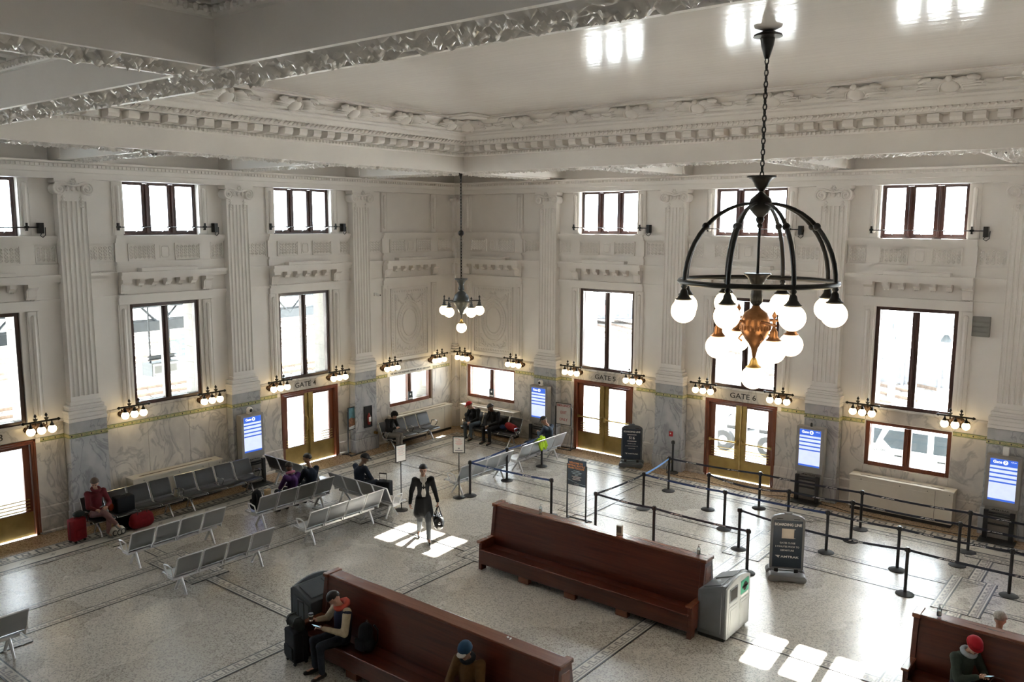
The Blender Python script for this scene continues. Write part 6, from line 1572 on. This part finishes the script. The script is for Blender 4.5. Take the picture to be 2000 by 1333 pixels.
for k in range(3):
    m = MB(); m.tube([(-0.10+0.10*k+0.05*math.cos(a*PI/6), 0.125-0.02*abs(k-1), 0.12+0.06*math.sin(a*PI/6)) for a in range(12)], 0.011, 6, True); m.build('black_line', blk, b)
t = thing('dark_cloth_bag', 'dark soft bag lying on the seat edge left of the red sweater sitter', 'bag', (1.12, -14.10, 0.57), 0)
m = MB(); m.ball((0, 0, 0.07), 0.1, 12, 8, (1.1, 1.4, 0.65)); m.build('bag_body', cloth('dark_green_cloth', (0.02, 0.03, 0.028)), t, smooth=180)
m = MB(); m.tube([(0.0, -0.12, 0.08), (0.02, -0.05, 0.15), (0.02, 0.05, 0.15), (0, 0.12, 0.08)], 0.008, 6); m.build('handle', blk, t, smooth=60)
t = thing('orange_bag', 'small orange pouch hanging on the seat beside the tall dark suitcase', 'bag', (1.02, -13.30, 0.47), -PI/2)
m = MB(); m.ball((0, 0, 0.10), 0.075, 10, 8, (0.9, 0.6, 1.3)); m.build('bag_body', cloth('burnt_orange', (0.30, 0.055, 0.02)), t, smooth=180); m = MB(); m.tube([(-0.04, 0, 0.18), (0, 0, 0.24), (0.04, 0, 0.18)], 0.006, 5); m.build('strap', blk, t)
t = suitcase('dark upright luggage with raised handle beside the dark blue sitter', (4.62, -7.82, 0), 0.4, 0.19, 0.12, 0.62, blk_n, 0.22)
# backpack, paper bag and blue bundle at the end of the fourth metal row
def backpack(label, loc, rz, c):
    t = thing('backpack', label, 'backpack', loc, rz)
    m = MB(); m.cap((0, 0, 0.13), (0, 0, 0.36), 0.14, 0.12, 14); m.cap((-0.05, 0, 0.12), (0.05, 0, 0.12), 0.13, 0.13); b = solid(m, 0.016, 'pack_body', c, t, 5)
    m = MB(); m.box(-0.10, 0.10, 0.10, 0.16, 0.06, 0.24); m.build('pocket', c, b, bevel=0.025, seg=2, smooth=50)
    for sx in (-0.08, 0.08):
        m = MB(); m.tube([(sx, -0.11, 0.42), (sx*1.3, -0.17, 0.32), (sx*1.3, -0.16, 0.15), (sx, -0.12, 0.05)], 0.014, 6); m.build('strap', blk, t, smooth=60)
    m = MB(); m.tube([(-0.03, -0.03, 0.47), (0, -0.03, 0.52), (0.03, -0.03, 0.47)], 0.009, 6); m.build('loop', blk, t, smooth=60)
    return t
backpack('black backpack standing on the left end seat of the fourth metal row', (3.50, -10.95, 0.435), PI/2, blk_n)
t = thing('paper_bag', 'small tan paper bag standing next to the black backpack', 'bag', (3.44, -10.60, 0.43), PI/2)
m = MB(); m.box(-0.07, 0.07, -0.05, 0.05, 0, 0.40); m.build('bag_body', mat('tan_paper', (0.50, 0.36, 0.20), 0.8, var=0.15), t, bevel=0.01); m = MB(); m.box(-0.072, 0.072, -0.052, 0.052, 0.37, 0.405); m.build('folded_top', mat('tan_paper', (0.50, 0.36, 0.20), 0.8), t)
t = thing('blue_bundle', 'bright blue cloth bundle on the seat right of the tan paper bag', 'clothing', (3.47, -10.38, 0.43), 0)
m = MB(); m.ball((0, 0, 0.13), 0.13, 12, 8, (0.9, 1.0, 1.0)); m.ball((0.05, 0.06, 0.22), 0.08, 10, 8); solid(m, 0.014, 'cloth', cloth('cobalt_cloth', (0.015, 0.035, 0.20)), t, 4)
# around the corner rows
t = thing('safety_vest', 'neon yellow jacket draped over the back of the barrier seat row', 'clothing', (5.80, -2.52, 0.84), 0)
m = MB()
for k in range(9): m.cap((0.02*math.sin(k*2), -0.16+0.04*k, 0.05+0.02*math.sin(k*1.7)), (0.09+0.01*math.sin(k), -0.15+0.04*k, -0.22-0.05*math.sin(k*1.3)), 0.035, 0.03, 8); m.cap((0.0, -0.16+0.04*k, 0.05), (-0.12, -0.15+0.04*k, 0.0), 0.035, 0.03, 8)
m.ball((-0.03, 0.05, 0.07), 0.07, 8, 6); solid(m, 0.014, 'vest_body', cloth('neon_yellow', (0.45, 0.72, 0.03), 0.15), t, 3)
t = thing('dark_rucksack', 'large dark bag on the seat beside the neon yellow jacket', 'bag', (5.38, -2.55, 0.43), 0)
m = MB(); m.cap((0, -0.16, 0.15), (0, 0.18, 0.15), 0.15, 0.15, 12); m.cap((0, -0.1, 0.25), (0, 0.1, 0.27), 0.12, 0.1, 12); b = solid(m, 0.016, 'pack_body', cloth('navy_canvas', (0.012, 0.016, 0.028)), t, 4); m = MB(); m.tube([(0.02, -0.12, 0.33), (0.02, 0, 0.40), (0.02, 0.12, 0.33)], 0.012, 6); m.build('strap', blk, t)
t = thing('red_backpack', 'red and dark blue backpack on the seat at the right end of the corner row', 'backpack', (3.42, -1.0, 0.45), PI)
m = MB(); m.cap((-0.12, 0, 0.12), (0.12, 0, 0.17), 0.13, 0.13, 12); b = solid(m, 0.016, 'pack_body', cloth('scarlet_nylon', (0.24, 0.018, 0.018)), t, 4); m = MB(); m.cap((0.16, 0.04, 0.12), (0.34, 0.05, 0.10), 0.10, 0.09, 12); solid(m, 0.016, 'blue_pocket', cloth('blue_nylon', (0.015, 0.03, 0.075)), t, 4)
t = thing('black_duffel', 'black duffel bag on the left end seat of the corner row', 'bag', (1.62-0.02, -0.98, 0.44), PI)
m = MB(); m.cap((-0.10, -0.05, 0.13), (0.12, -0.05, 0.13), 0.14, 0.14, 12); m.cap((-0.1, 0, 0.3), (0.16, 0, 0.28), 0.09, 0.09, 12); b = solid(m, 0.016, 'bag_body', cloth('black_nylon', (0.01, 0.012, 0.016)), t, 4); m = MB(); m.tube([(-0.1, 0, 0.38), (0, 0, 0.44), (0.1, 0, 0.38)], 0.01, 6); m.build('strap', blk, t)
# coffee cup, phones, tote
def phone(label, loc, rx, rz):
    t = thing('smartphone', label, 'phone', loc); t.rotation_euler = (rx, 0, rz)
    m = MB(); m.box(-0.038, 0.038, -0.075, 0.075, -0.004, 0.004); m.build('case', blk, t, bevel=0.004); m = MB(); m.box(-0.034, 0.034, -0.07, 0.07, 0.004, 0.0052); m.build('screen', mat('phone_glow', (0.2, 0.3, 0.35), 0.2, emit=(0.35, 0.55, 0.65), estr=0.35), t)
a = Matrix.Rotation(PI-0.25, 3, 'Z') @ V3((0.165, 0.475, 0))
t = thing('coffee_cup', 'paper coffee cup with dark lid in the hand of the varsity jacket person', 'cup', (10.28+a.x, -14.02+a.y, 0.90))
m = MB(); m.lathe([(0.0, 0), (0.030, 0), (0.040, 0.11), (0.0, 0.11)], 16); m.build('cup_body', white_print, t, smooth=40); m = MB(); m.lathe([(0.031, 0.03), (0.0345, 0.03), (0.039, 0.085), (0.036, 0.085)], 16); m.build('sleeve', mat('brown_sleeve', (0.10, 0.04, 0.02), 0.7), t, smooth=40)
m = MB(); m.lathe([(0.0, 0.108), (0.043, 0.108), (0.043, 0.118), (0.036, 0.13), (0.0, 0.13)], 16); m.build('lid', mat('dark_blue_lid', (0.02, 0.025, 0.05), 0.4), t, smooth=40)
a = Matrix.Rotation(PI-0.25, 3, 'Z') @ V3((0.04, 0.44, 0)); phone('phone in the lower hand of the varsity jacket person', (10.28+a.x, -14.02+a.y, 0.845), 0.5, PI-0.25)
a = Matrix.Rotation(PI+1.0, 3, 'Z') @ V3((0.03, 0.50, 0)); phone('glowing phone held by the person in the red beanie', (18.56+a.x, -9.20+a.y, 0.945), 0.45, PI+1.0)
a = Matrix.Rotation(-PI/2, 3, 'Z') @ V3((0.05, 0.40, 0)); phone('dark phone held by the woman in the red sweater', (1.02+a.x, -13.64+a.y, 0.775), 0.5, -PI/2)
t = thing('tote_bag', 'dark brown shoulder bag on the bench beside the red beanie sitter', 'bag', (19.05, -9.18, 0.46), 0.2)
m = MB(); m.cap((-0.12, 0, 0.12), (0.12, 0, 0.12), 0.12, 0.12, 12); b = solid(m, 0.016, 'bag_body', mat('brown_leather', (0.045, 0.018, 0.012), 0.4), t, 4); m = MB(); m.tube([(-0.14, 0, 0.2), (-0.05, 0.02, 0.34), (0.06, 0.02, 0.34), (0.14, 0, 0.2)], 0.011, 6); m.build('strap', mat('brown_leather', (0.045, 0.018, 0.012), 0.4), t, smooth=60)
backpack('dark backpack on the foreground bench beside the varsity jacket person', (10.80, -13.98, 0.46), PI, blk_n)
# things standing on the bench tops
clear = glass_mat('clear_plastic', (0.86, 0.90, 0.92), 0.09)
def sanitizer(label, x, y):
    t = thing('hand_sanitizer', label, 'bottle', (x, y, 1.335), 0.4, 'sanitizer bottles')
    m = MB(); m.lathe([(0, 0), (0.035, 0), (0.036, 0.02), (0.035, 0.10), (0.02, 0.125), (0.014, 0.135), (0, 0.135)], 16); m.build('bottle_body', clear, t, smooth=40)
    m = MB(); m.lathe([(0, 0.004), (0.032, 0.004), (0.032, 0.07), (0, 0.07)], 14); m.build('gel', mat('clear_gel', (0.55, 0.60, 0.62), 0.1), t, smooth=40)
    m = MB(); m.lathe([(0, 0.135), (0.016, 0.135), (0.016, 0.155), (0.006, 0.16), (0.006, 0.18), (0, 0.18)], 12); m.box(-0.008, 0.045, -0.008, 0.008, 0.178, 0.19); m.build('pump', white_print, t, smooth=40)
    m = MB(); m.box(-0.02, 0.02, -0.0375, -0.035, 0.03, 0.09); m.build('label_plate', white_print, t)
sanitizer('clear pump bottle of hand gel at the left end of the middle bench top', 10.50, -8.86); sanitizer('clear pump bottle of hand gel at the right end of the middle bench top', 14.10, -8.84); sanitizer('clear pump bottle of hand gel on the top of the right edge bench', 18.13, -8.76)
t = thing('tissue_box', 'small tan upright box standing on the middle bench top', 'box', (12.44, -8.88, 1.32), 0.15)
m = MB(); m.box(-0.055, 0.055, -0.04, 0.04, 0, 0.19); b = m.build('carton', mat('box_cardboard', (0.33, 0.24, 0.16), 0.7, var=0.1), t, bevel=0.003); m = MB(); m.box(-0.05, 0.05, -0.0415, -0.0395, 0.05, 0.17); m.build('print', mat('box_print', (0.12, 0.09, 0.07), 0.7, var=0.4, scale=30), b)
m = MB(); m.box(-0.057, 0.057, -0.042, 0.042, 0.188, 0.196); m.build('lid', white_print, b)
for i, (x, y, lb_) in enumerate(((9.62, -8.80, 'crumpled white paper scrap at the left end of the middle bench top'), (13.4, -13.50, 'torn white sticker remains on the top of the foreground bench'))):
    m = MB(); r = random.Random(i)
    for k in range(5): m.cbox((r.uniform(-.05, .05), r.uniform(-.02, .02), 0.006), (0.03, 0.015, 0.006), Matrix.Rotation(r.uniform(0, 3), 3, 'Z'))
    o = m.build('paper_scrap', white_print, loc=(x, y, 1.32)); tag(o, lb_, 'paper')
# ------------------------------------------------------------------ outside: platforms, canopies, tracks, vehicles
concrete = mat('platform_concrete', (0.50, 0.49, 0.47), 0.85, var=0.10, scale=1.2)
steel_d = mat('dark_canopy_steel', (0.035, 0.042, 0.048), 0.6, var=0.2)
steel_g = mat('grey_canopy_steel', (0.22, 0.25, 0.27), 0.6, var=0.1)
ballast = mat('track_ballast', (0.33, 0.315, 0.30), 0.95, var=0.4, scale=22, bump=0.6, bscale=60)
rail_m = mat('rail_steel', (0.12, 0.09, 0.07), 0.5, 0.5, var=0.3)
sleeper = mat('concrete_sleeper', (0.24, 0.22, 0.20), 0.9, var=0.2)
m = MB(); m.box(-120, 140, 0.80, 160, -0.25, -0.02); m.box(-120, -0.80, -140, 0.80, -0.25, -0.02); m.build('outdoor_ground', concrete, kind='structure')
def translucent(name, col):
    m = bpy.data.materials.new(name); m.use_nodes = True; MATS[name] = m
    n = m.node_tree; N = n.nodes; L = n.links.new; N.clear()
    o = N.new('ShaderNodeOutputMaterial'); a = N.new('ShaderNodeBsdfTranslucent'); d = N.new('ShaderNodeBsdfDiffuse'); x = N.new('ShaderNodeMixShader'); x.inputs[0].default_value = 0.35
    tc = N.new('ShaderNodeTexCoord'); nz = N.new('ShaderNodeTexNoise'); nz.inputs['Scale'].default_value = 1.5; L(tc.outputs['Object'], nz.inputs['Vector'])
    r = ramp(N, [(0.3, tuple(c*0.9 for c in col)), (0.7, col)]); L(nz.outputs['Fac'], r.inputs[0]); L(r.outputs[0], a.inputs[0]); L(r.outputs[0], d.inputs[0])
    L(a.outputs[0], x.inputs[1]); L(d.outputs[0], x.inputs[2]); L(x.outputs[0], o.inputs[0]); return m
sun_diffuser = translucent('sun_diffusing_sheet', (0.80, 0.83, 0.85))  # invented roof sheet, turns direct sun into soft light for the right windows
def canopy(label, x0, x1, y0, y1, z, mt, posts, roof_t=0.12, roof=None):
    t = thing('platform_canopy', label, 'canopy', ((x0+x1)/2, (y0+y1)/2, 0)); ox, oy = (x0+x1)/2, (y0+y1)/2
    T = Matrix.Translation((-ox, -oy, 0))
    m = MB(T); m.box(x0, x1, y0, y1, z, z+roof_t) if roof is None else m.add([(x0,y0,z),(x1,y0,z),(x1,y1,z),(x0,y1,z)], [(0,1,2,3)]); m.build('roof', roof or mt, t)
    long_x = (x1-x0) > (y1-y0)
    m = MB(T)
    n = int(max(x1-x0, y1-y0)/1.5)
    for i in range(n+1):
        if long_x: a = x0+(x1-x0)*i/n; m.box(a-0.05, a+0.05, y0, y1, z-0.18, z)
        else: a = y0+(y1-y0)*i/n; m.box(x0, x1, a-0.05, a+0.05, z-0.18, z)
    m.build('joists', mt, t, kind='stuff')
    for e in (0, 1):
        m = MB(T)
        if long_x: yy = (y0, y1)[e]; m.box(x0, x1, yy-0.08, yy+0.08, z-0.32, z+0.16)
        else: xx = (x0, x1)[e]; m.box(xx-0.08, xx+0.08, y0, y1, z-0.32, z+0.16)
        m.build('fascia_beam', mt, t)
    for px, py in posts:
        m = MB(T); m.box(px-0.11, px+0.11, py-0.02, py+0.02, -0.02, z); m.box(px-0.12, px-0.08, py-0.11, py+0.11, -0.02, z); m.box(px+0.08, px+0.12, py-0.11, py+0.11, -0.02, z); m.build('post', mt, t)
        m = MB(T)
        for sg in (-1, 1):
            if long_x: m.tube([(px, py, z-1.1), (px, py+sg*1.1, z-0.1)], 0.05, 4)
            else: m.tube([(px, py, z-1.1), (px+sg*1.1, py, z-0.1)], 0.05, 4)
        m.build('brace', mt, t)
    return t, T
canopy('unseen canopy added outside the right hand wall to block and soften the sun', 0.5, 29, 0.85, 6.8, 5.62, steel_g, [], roof=sun_diffuser)  # added out of view: keeps sun patches off the floor, glows into the hall
canopy('canopy fixed along the outside of the left hand wall, above the gates', -6.4, -0.85, -28, 0.2, 5.62, steel_g, [])
t, T = canopy('dark trussed canopy standing over the first platform, seen through the left windows', -11.6, -7.0, -30, 10, 4.75, steel_d, [(-7.3, -10.9), (-7.3, -5.6), (-7.3, -16.6), (-7.3, 0.2)])
m = MB(T); m.box(-7.1, -6.95, -30, 10, 3.62, 3.95); m.build('lower_chord', steel_d, t)
m = MB(T); m.box(-11.6, -11.45, -30, 10, 3.25, 3.5); m.build('lower_chord', steel_d, t)
for i in range(22):
    y = -29+1.8*i
    m = MB(T); m.tube([(-7.0, y, 3.8), (-7.0, y+0.9, 4.7), (-7.0, y+1.8, 3.8)], 0.055, 4); m.build('truss_web', steel_d, t)
    if i % 2: m = MB(T); m.tube([(-7.0, y, 3.75), (-11.5, y+0.4, 3.45)], 0.07, 4); m.build('tie_beam', steel_d, t)
canopy('grey canopy across the forecourt, seen through the tall window above gate six', 9.0, 24, 13.2, 17.6, 3.75, steel_g, [(11.4, 14.2), (16.5, 14.2), (6.9, 14.2), (21.5, 14.2)])
canopy('grey canopy beyond the gate five door', -12, 7.6, 8.4, 13.2, 4.95, steel_g, [(-7.0, 11.0), (-1.2, 11.0), (4.5, 11.0)])
# tracks on the left, running along the wall, and on the far side
def track(label, p0, p1, group='railway tracks'):
    (x0, y0), (x1, y1) = p0, p1; L_ = math.hypot(x1-x0, y1-y0); an = math.atan2(y1-y0, x1-x0)
    t = thing('railway_track', label, 'track', (x0, y0, 0), an, group)
    m = MB(); m.box(0, L_, -1.6, 1.6, -0.03, 0.03); m.build('ballast_bed', ballast, t)
    for sg in (-1, 1):
        m = MB(); m.box(0, L_, sg*0.72-0.035, sg*0.72+0.035, 0.08, 0.22); m.box(0, L_, sg*0.72-0.07, sg*0.72+0.07, 0.08, 0.10); m.build('rail', rail_m, t)
    m = MB()
    for i in range(int(L_/0.65)): m.box(0.65*i, 0.65*i+0.24, -1.25, 1.25, 0.0, 0.085)
    m.build('sleepers', sleeper, t, kind='stuff')
track('railway track nearest the left hand windows', (-13.8, -30), (-13.8, 14))
track('second railway track out from the left hand windows', (-22.2, -30), (-22.2, 40))
track('third railway track out from the left hand windows', (-27.0, -30), (-27.0, 44))
track('farthest railway track out from the left hand windows', (-31.5, -30), (-31.5, 50))
m = MB(); m.box(-16.1, -15.75, -32, 30, -0.02, 0.05); tag(m.build('tactile_strip', mat('yellow_tactile_paving', (0.55, 0.45, 0.16), 0.8)), 'pale yellow tactile strip along the platform edge outside', 'paving')
# ticket machine, information board and hanging equipment outside the third left window
t = thing('ticket_machine', 'grey ticket vending machine with yellow top outside the tall left window', 'machine', (-18.2, -0.86, 0), -PI/2)
m = MB(); m.box(-0.37, 0.37, -0.3, 0.3, 0, 1.62); b = m.build('cabinet', mat('machine_grey', (0.22, 0.25, 0.29), 0.5), t, bevel=0.02)
m = MB(); m.box(-0.33, 0.33, 0.30, 0.315, 0.72, 1.40); m.build('front_panel', mat('machine_light', (0.48, 0.50, 0.52), 0.5), b)
m = MB(); m.box(-0.36, 0.36, 0.30, 0.32, 1.41, 1.60); hd = m.build('header', mat('header_blue', (0.03, 0.07, 0.10), 0.5), b); text('ORCA', 0.13, white_print, hd, (0, 0.325, 1.50), bold=0.003)
m = MB(); m.box(-0.45, 0.45, -0.34, 0.42, 1.64, 1.76); m.build('hood', mat('machine_yellow', (0.72, 0.48, 0.10), 0.5), t)
for i, (x, z) in enumerate(((0.15, 0.95), (0.15, 1.2), (-0.12, 1.28), (-0.22, 1.1), (-0.2, 0.9))):
    m = MB(); m.box(x-0.08, x+0.08, 0.315, 0.325, z-0.07, z+0.07); m.build('keypad', mat('header_blue', (0.03, 0.07, 0.10), 0.5) if i else mat('machine_yellow', (0.72, 0.48, 0.10), 0.5), b)
t = thing('information_board', 'navy information board in a brown frame beside the outdoor ticket machine', 'board', (-18.2, -0.10, 0), -PI/2)
m = MB(); m.box(-0.33, 0.33, -0.05, 0.05, 0.66, 1.86); m.build('frame', mat('brown_frame', (0.20, 0.09, 0.05), 0.6), t)
m = MB(); m.box(-0.27, 0.27, 0.05, 0.06, 0.72, 1.80); b = m.build('panel', mat('board_navy', (0.02, 0.05, 0.09), 0.5), t)
for i in range(12):
    m = MB(); m.box(0.20-0.36*(0.6+0.4*math.sin(i*2.1)), 0.20, 0.06, 0.063, 1.72-0.082*i, 1.745-0.082*i); m.build('print_line', white_print, b)
for x in (-0.3, 0.3):
    m = MB(); m.box(x-0.03, x+0.03, -0.03, 0.03, 0, 0.68); m.build('leg', steel_d, t)
m = MB(); m.box(-0.3, 0.3, -0.03, 0.03, 0.05, 0.6); m.build('lower_panel', mat('machine_light', (0.48, 0.50, 0.52), 0.5), t)
t = thing('hanging_heater', 'grey box heater hung from the canopy outside the tall left window', 'heater', (-4.2, -9.0, 0), -PI/2+0.12)
m = MB(); m.box(-0.48, 0.48, -0.25, 0.25, 2.62, 3.02); b = m.build('case', mat('heater_grey', (0.13, 0.14, 0.14), 0.6), t)
m = MB(); m.box(-0.46, 0.46, 0.25, 0.26, 2.64, 3.0); m.build('front_rim', mat('heater_pale', (0.42, 0.42, 0.40), 0.6), b); m = MB(); m.box(-0.39, 0.39, 0.255, 0.265, 2.71, 2.93); m.build('grille', mat('heater_grille', (0.20, 0.20, 0.19), 0.7), b)
for x in (-0.35, 0.35):
    m = MB(); m.box(x-0.02, x+0.02, -0.02, 0.02, 3.02, 5.6); m.build('hanger', steel_d, t)
m = MB(); m.tube([(-0.5, 0.1, 3.22), (0.5, 0.1, 3.22)], 0.02, 5); m.tube([(-0.5, 0.1, 3.12), (0.5, 0.1, 3.12)], 0.02, 5); m.box(-0.45, 0.45, 0.05, 0.1, 3.10, 3.24); m.build('cage_rail', steel_d, t)
# vehicles on the right: a white pickup close to the low window, a baggage tug by gate six
white_car = mat('white_car_paint', (0.62, 0.64, 0.66), 0.25, coat=0.5); carglass = mat('car_glass', (0.02, 0.03, 0.04), 0.08); tyre = mat('tyre_rubber', (0.02, 0.022, 0.025), 0.8)
def wheel(m, x, y, r, w2):
    m.lathe([(0, -w2), (r*0.9, -w2), (r, -w2*0.6), (r, w2*0.6), (r*0.9, w2), (0, w2)], 20, (x, y, r), Matrix.Rotation(PI/2, 3, 'X'))
t = thing('white_van', 'white van parked close outside the low window right of gate six', 'van', (15.2, 3.35, -0.02), 0)
m = MB(); body = [(-2.6, 0.35), (2.6, 0.35), (2.65, 0.95), (1.75, 1.04), (0.95, 1.72), (-2.45, 1.76), (-2.65, 1.0)]
m.prism(body, -0.92, 0.92, 'y'); m.build('body', white_car, t, bevel=0.07, seg=3, smooth=40)
for y0, y1 in ((-0.935, -0.915), (0.915, 0.935)):
    m = MB(); m.prism([(0.95, 1.08), (0.38, 1.08), (0.38, 1.60), (0.78, 1.60)], y0, y1, 'y'); m.build('front_window', carglass, t)
    m = MB(); m.prism([(0.22, 1.08), (-0.72, 1.08), (-0.95, 1.30), (-0.8, 1.60), (0.22, 1.60)], y0, y1, 'y'); m.build('side_window', carglass, t)
    m = MB(); m.prism([(-1.15, 1.16), (-2.3, 1.16), (-2.3, 1.60), (-0.98, 1.60)], y0, y1, 'y'); m.build('rear_window', carglass, t)
m = MB(); m.prism([(1.0, 1.66), (1.70, 1.07), (1.73, 1.09), (1.03, 1.70)], -0.75, 0.75, 'y'); m.build('windscreen', carglass, t)
m = MB(); m.box(-0.62, -0.42, -0.955, -0.925, 0.86, 0.90); m.box(0.50, 0.70, -0.955, -0.925, 0.86, 0.90); m.build('door_handle', blk, t)
for x in (-1.65, 1.65):
    for y in (-0.82, 0.82):
        m = MB(); wheel(m, x, y, 0.35, 0.11); m.build('wheel', tyre, t, smooth=40)
text('206 221-2000', 0.10, steel_d, t, (-1.12, -0.936, 0.985), (PI/2, 0, 0), bold=0.002)
t = thing('baggage_tug', 'white baggage tug with dark seat outside the gate six door', 'vehicle', (9.75, 3.55, -0.02), 0)
m = MB(); m.prism([(-1.2, 0.28), (1.5, 0.28), (1.5, 0.72), (-0.7, 0.72), (-0.72, 0.95), (-1.2, 0.95)], -0.55, 0.55, 'y'); m.build('chassis', white_car, t, bevel=0.03)
m = MB(); m.box(-0.55, 0.0, -0.45, 0.45, 0.72, 0.84); m.prism([(0.0, 0.74), (0.12, 0.74), (0.06, 1.2), (-0.02, 1.2)], -0.45, 0.45, 'y'); m.build('driver_seat', blk_rub, t, bevel=0.02)
m = MB(); m.box(0.55, 1.05, -0.45, 0.45, 0.72, 0.84); m.build('passenger_seat', blk_rub, t, bevel=0.02)
m = MB(); m.prism([(0.10, 0.84), (0.52, 0.84), (0.52, 0.90), (0.16, 1.35), (0.10, 1.35)], -0.5, 0.5, 'y'); m.box(1.05, 1.5, -0.55, 0.55, 0.72, 1.42); m.build('cowl', white_car, t, bevel=0.02)
m = MB(); m.tube([(-0.75, 0, 0.9), (-0.6, 0, 1.12)], 0.02, 6); m.tube([(-0.6+0.09*math.sin(a*PI/6), 0.17*math.cos(a*PI/6), 1.12+0.12*math.sin(a*PI/6)) for a in range(12)], 0.015, 5, True); m.build('steering_wheel', blk, t)
for x in (-0.55, 0.95):
    for y in (-0.56, 0.56):
        m = MB(); wheel(m, x, y, 0.36, 0.12); m.build('wheel', tyre, t, smooth=40); m = MB(); m.lathe([(0, -0.13), (0.15, -0.13), (0.15, 0.13), (0, 0.13)], 12, (x, y, 0.36), Matrix.Rotation(PI/2, 3, 'X')); m.build('hub', white_car, t)
# retaining wall of dark panels, box and bollard, train
t = thing('panel_wall', 'long dark panelled wall across the far side of the forecourt', 'wall', (15, 18.6, 0))
for i in range(16):
    m = MB(); m.box(-12+1.55*i+0.06, -12+1.55*i+1.49, -0.05, 0.05, 0.1, 1.22); m.build('panel', mat('weathered_panel', (0.16, 0.165, 0.18), 0.8, var=0.3, scale=3), t)
    m = MB(); m.box(-12+1.55*i-0.06, -12+1.55*i+0.06, -0.12, 0.12, 0, 1.32); m.build('pier', mat('panel_pier', (0.24, 0.25, 0.27), 0.8), t)
m = MB(); m.box(-12.1, 12.9, -0.16, 0.16, 1.30, 1.40); m.build('coping', steel_g, t)
t = thing('equipment_cabinet', 'pale grey cabinet with rounded lid outside the window above gate six', 'cabinet', (4.75, 13.9, 0), 0.4)
m = MB(); m.box(-0.45, 0.45, -0.4, 0.4, 0, 1.15); m.build('case', mat('cabinet_pale', (0.36, 0.38, 0.39), 0.5), t, bevel=0.02)
m = MB(); m.box(-0.48, 0.48, -0.44, 0.44, 1.15, 1.3); m.build('lid', mat('machine_light', (0.48, 0.50, 0.52), 0.5), t, bevel=0.08, seg=3)
m = MB(); m.lathe([(0.08, 0), (0.08, 0.6), (0.05, 0.66), (0, 0.67)], 12); tag(m.build('bollard', mat('bollard_yellow', (0.75, 0.58, 0.08), 0.5), loc=(4.95, 13.25, 0), smooth=50), 'yellow bollard in front of the pale grey outdoor cabinet', 'bollard')
m = MB(); m.lathe([(0, 0.30), (0.08, 0.29), (0.2, 0.1), (0.22, 0.0), (0, 0.0)], 14); m.tube([(0, 0, 0.29), (0, 0, 1.1)], 0.015, 5)
tag(m.build('hanging_lamp', steel_d, loc=(13.3, 14.3, 2.72), smooth=50), 'dark bell shaped lamp hanging under the forecourt canopy', 'lamp')
t = thing('freight_train', 'dark train standing far off on the tracks, seen through the gate five window', 'train', (-9, 33, 0), 0.62)
for i in range(4):
    m = MB(); m.box(-16+8*i, -8.4+8*i, -1.3, 1.3, 0.5, 1.9); m.build('wagon', mat('wagon_dark', (0.06, 0.065, 0.075), 0.7, var=0.4), t, bevel=0.05)
    m = MB(); m.box(-15+8*i, -12+8*i, -1.33, -1.3, 0.8, 1.5); m.build('marking', mat('wagon_pink', (0.5, 0.2, 0.2), 0.7) if i % 2 else white_car, t)
    m = MB()
    for x in (-14.5, -10): wheel(m, x+8*i, -0.7, 0.4, 0.08); wheel(m, x+8*i, 0.7, 0.4, 0.08)
    m.build('wheelset', blk, t)
track('railway track crossing beyond the gate five window', (-22, 33), (12, 14), 'forecourt tracks')
track('farther railway track crossing beyond the gate five window', (-24, 37), (12, 17.2), 'forecourt tracks')
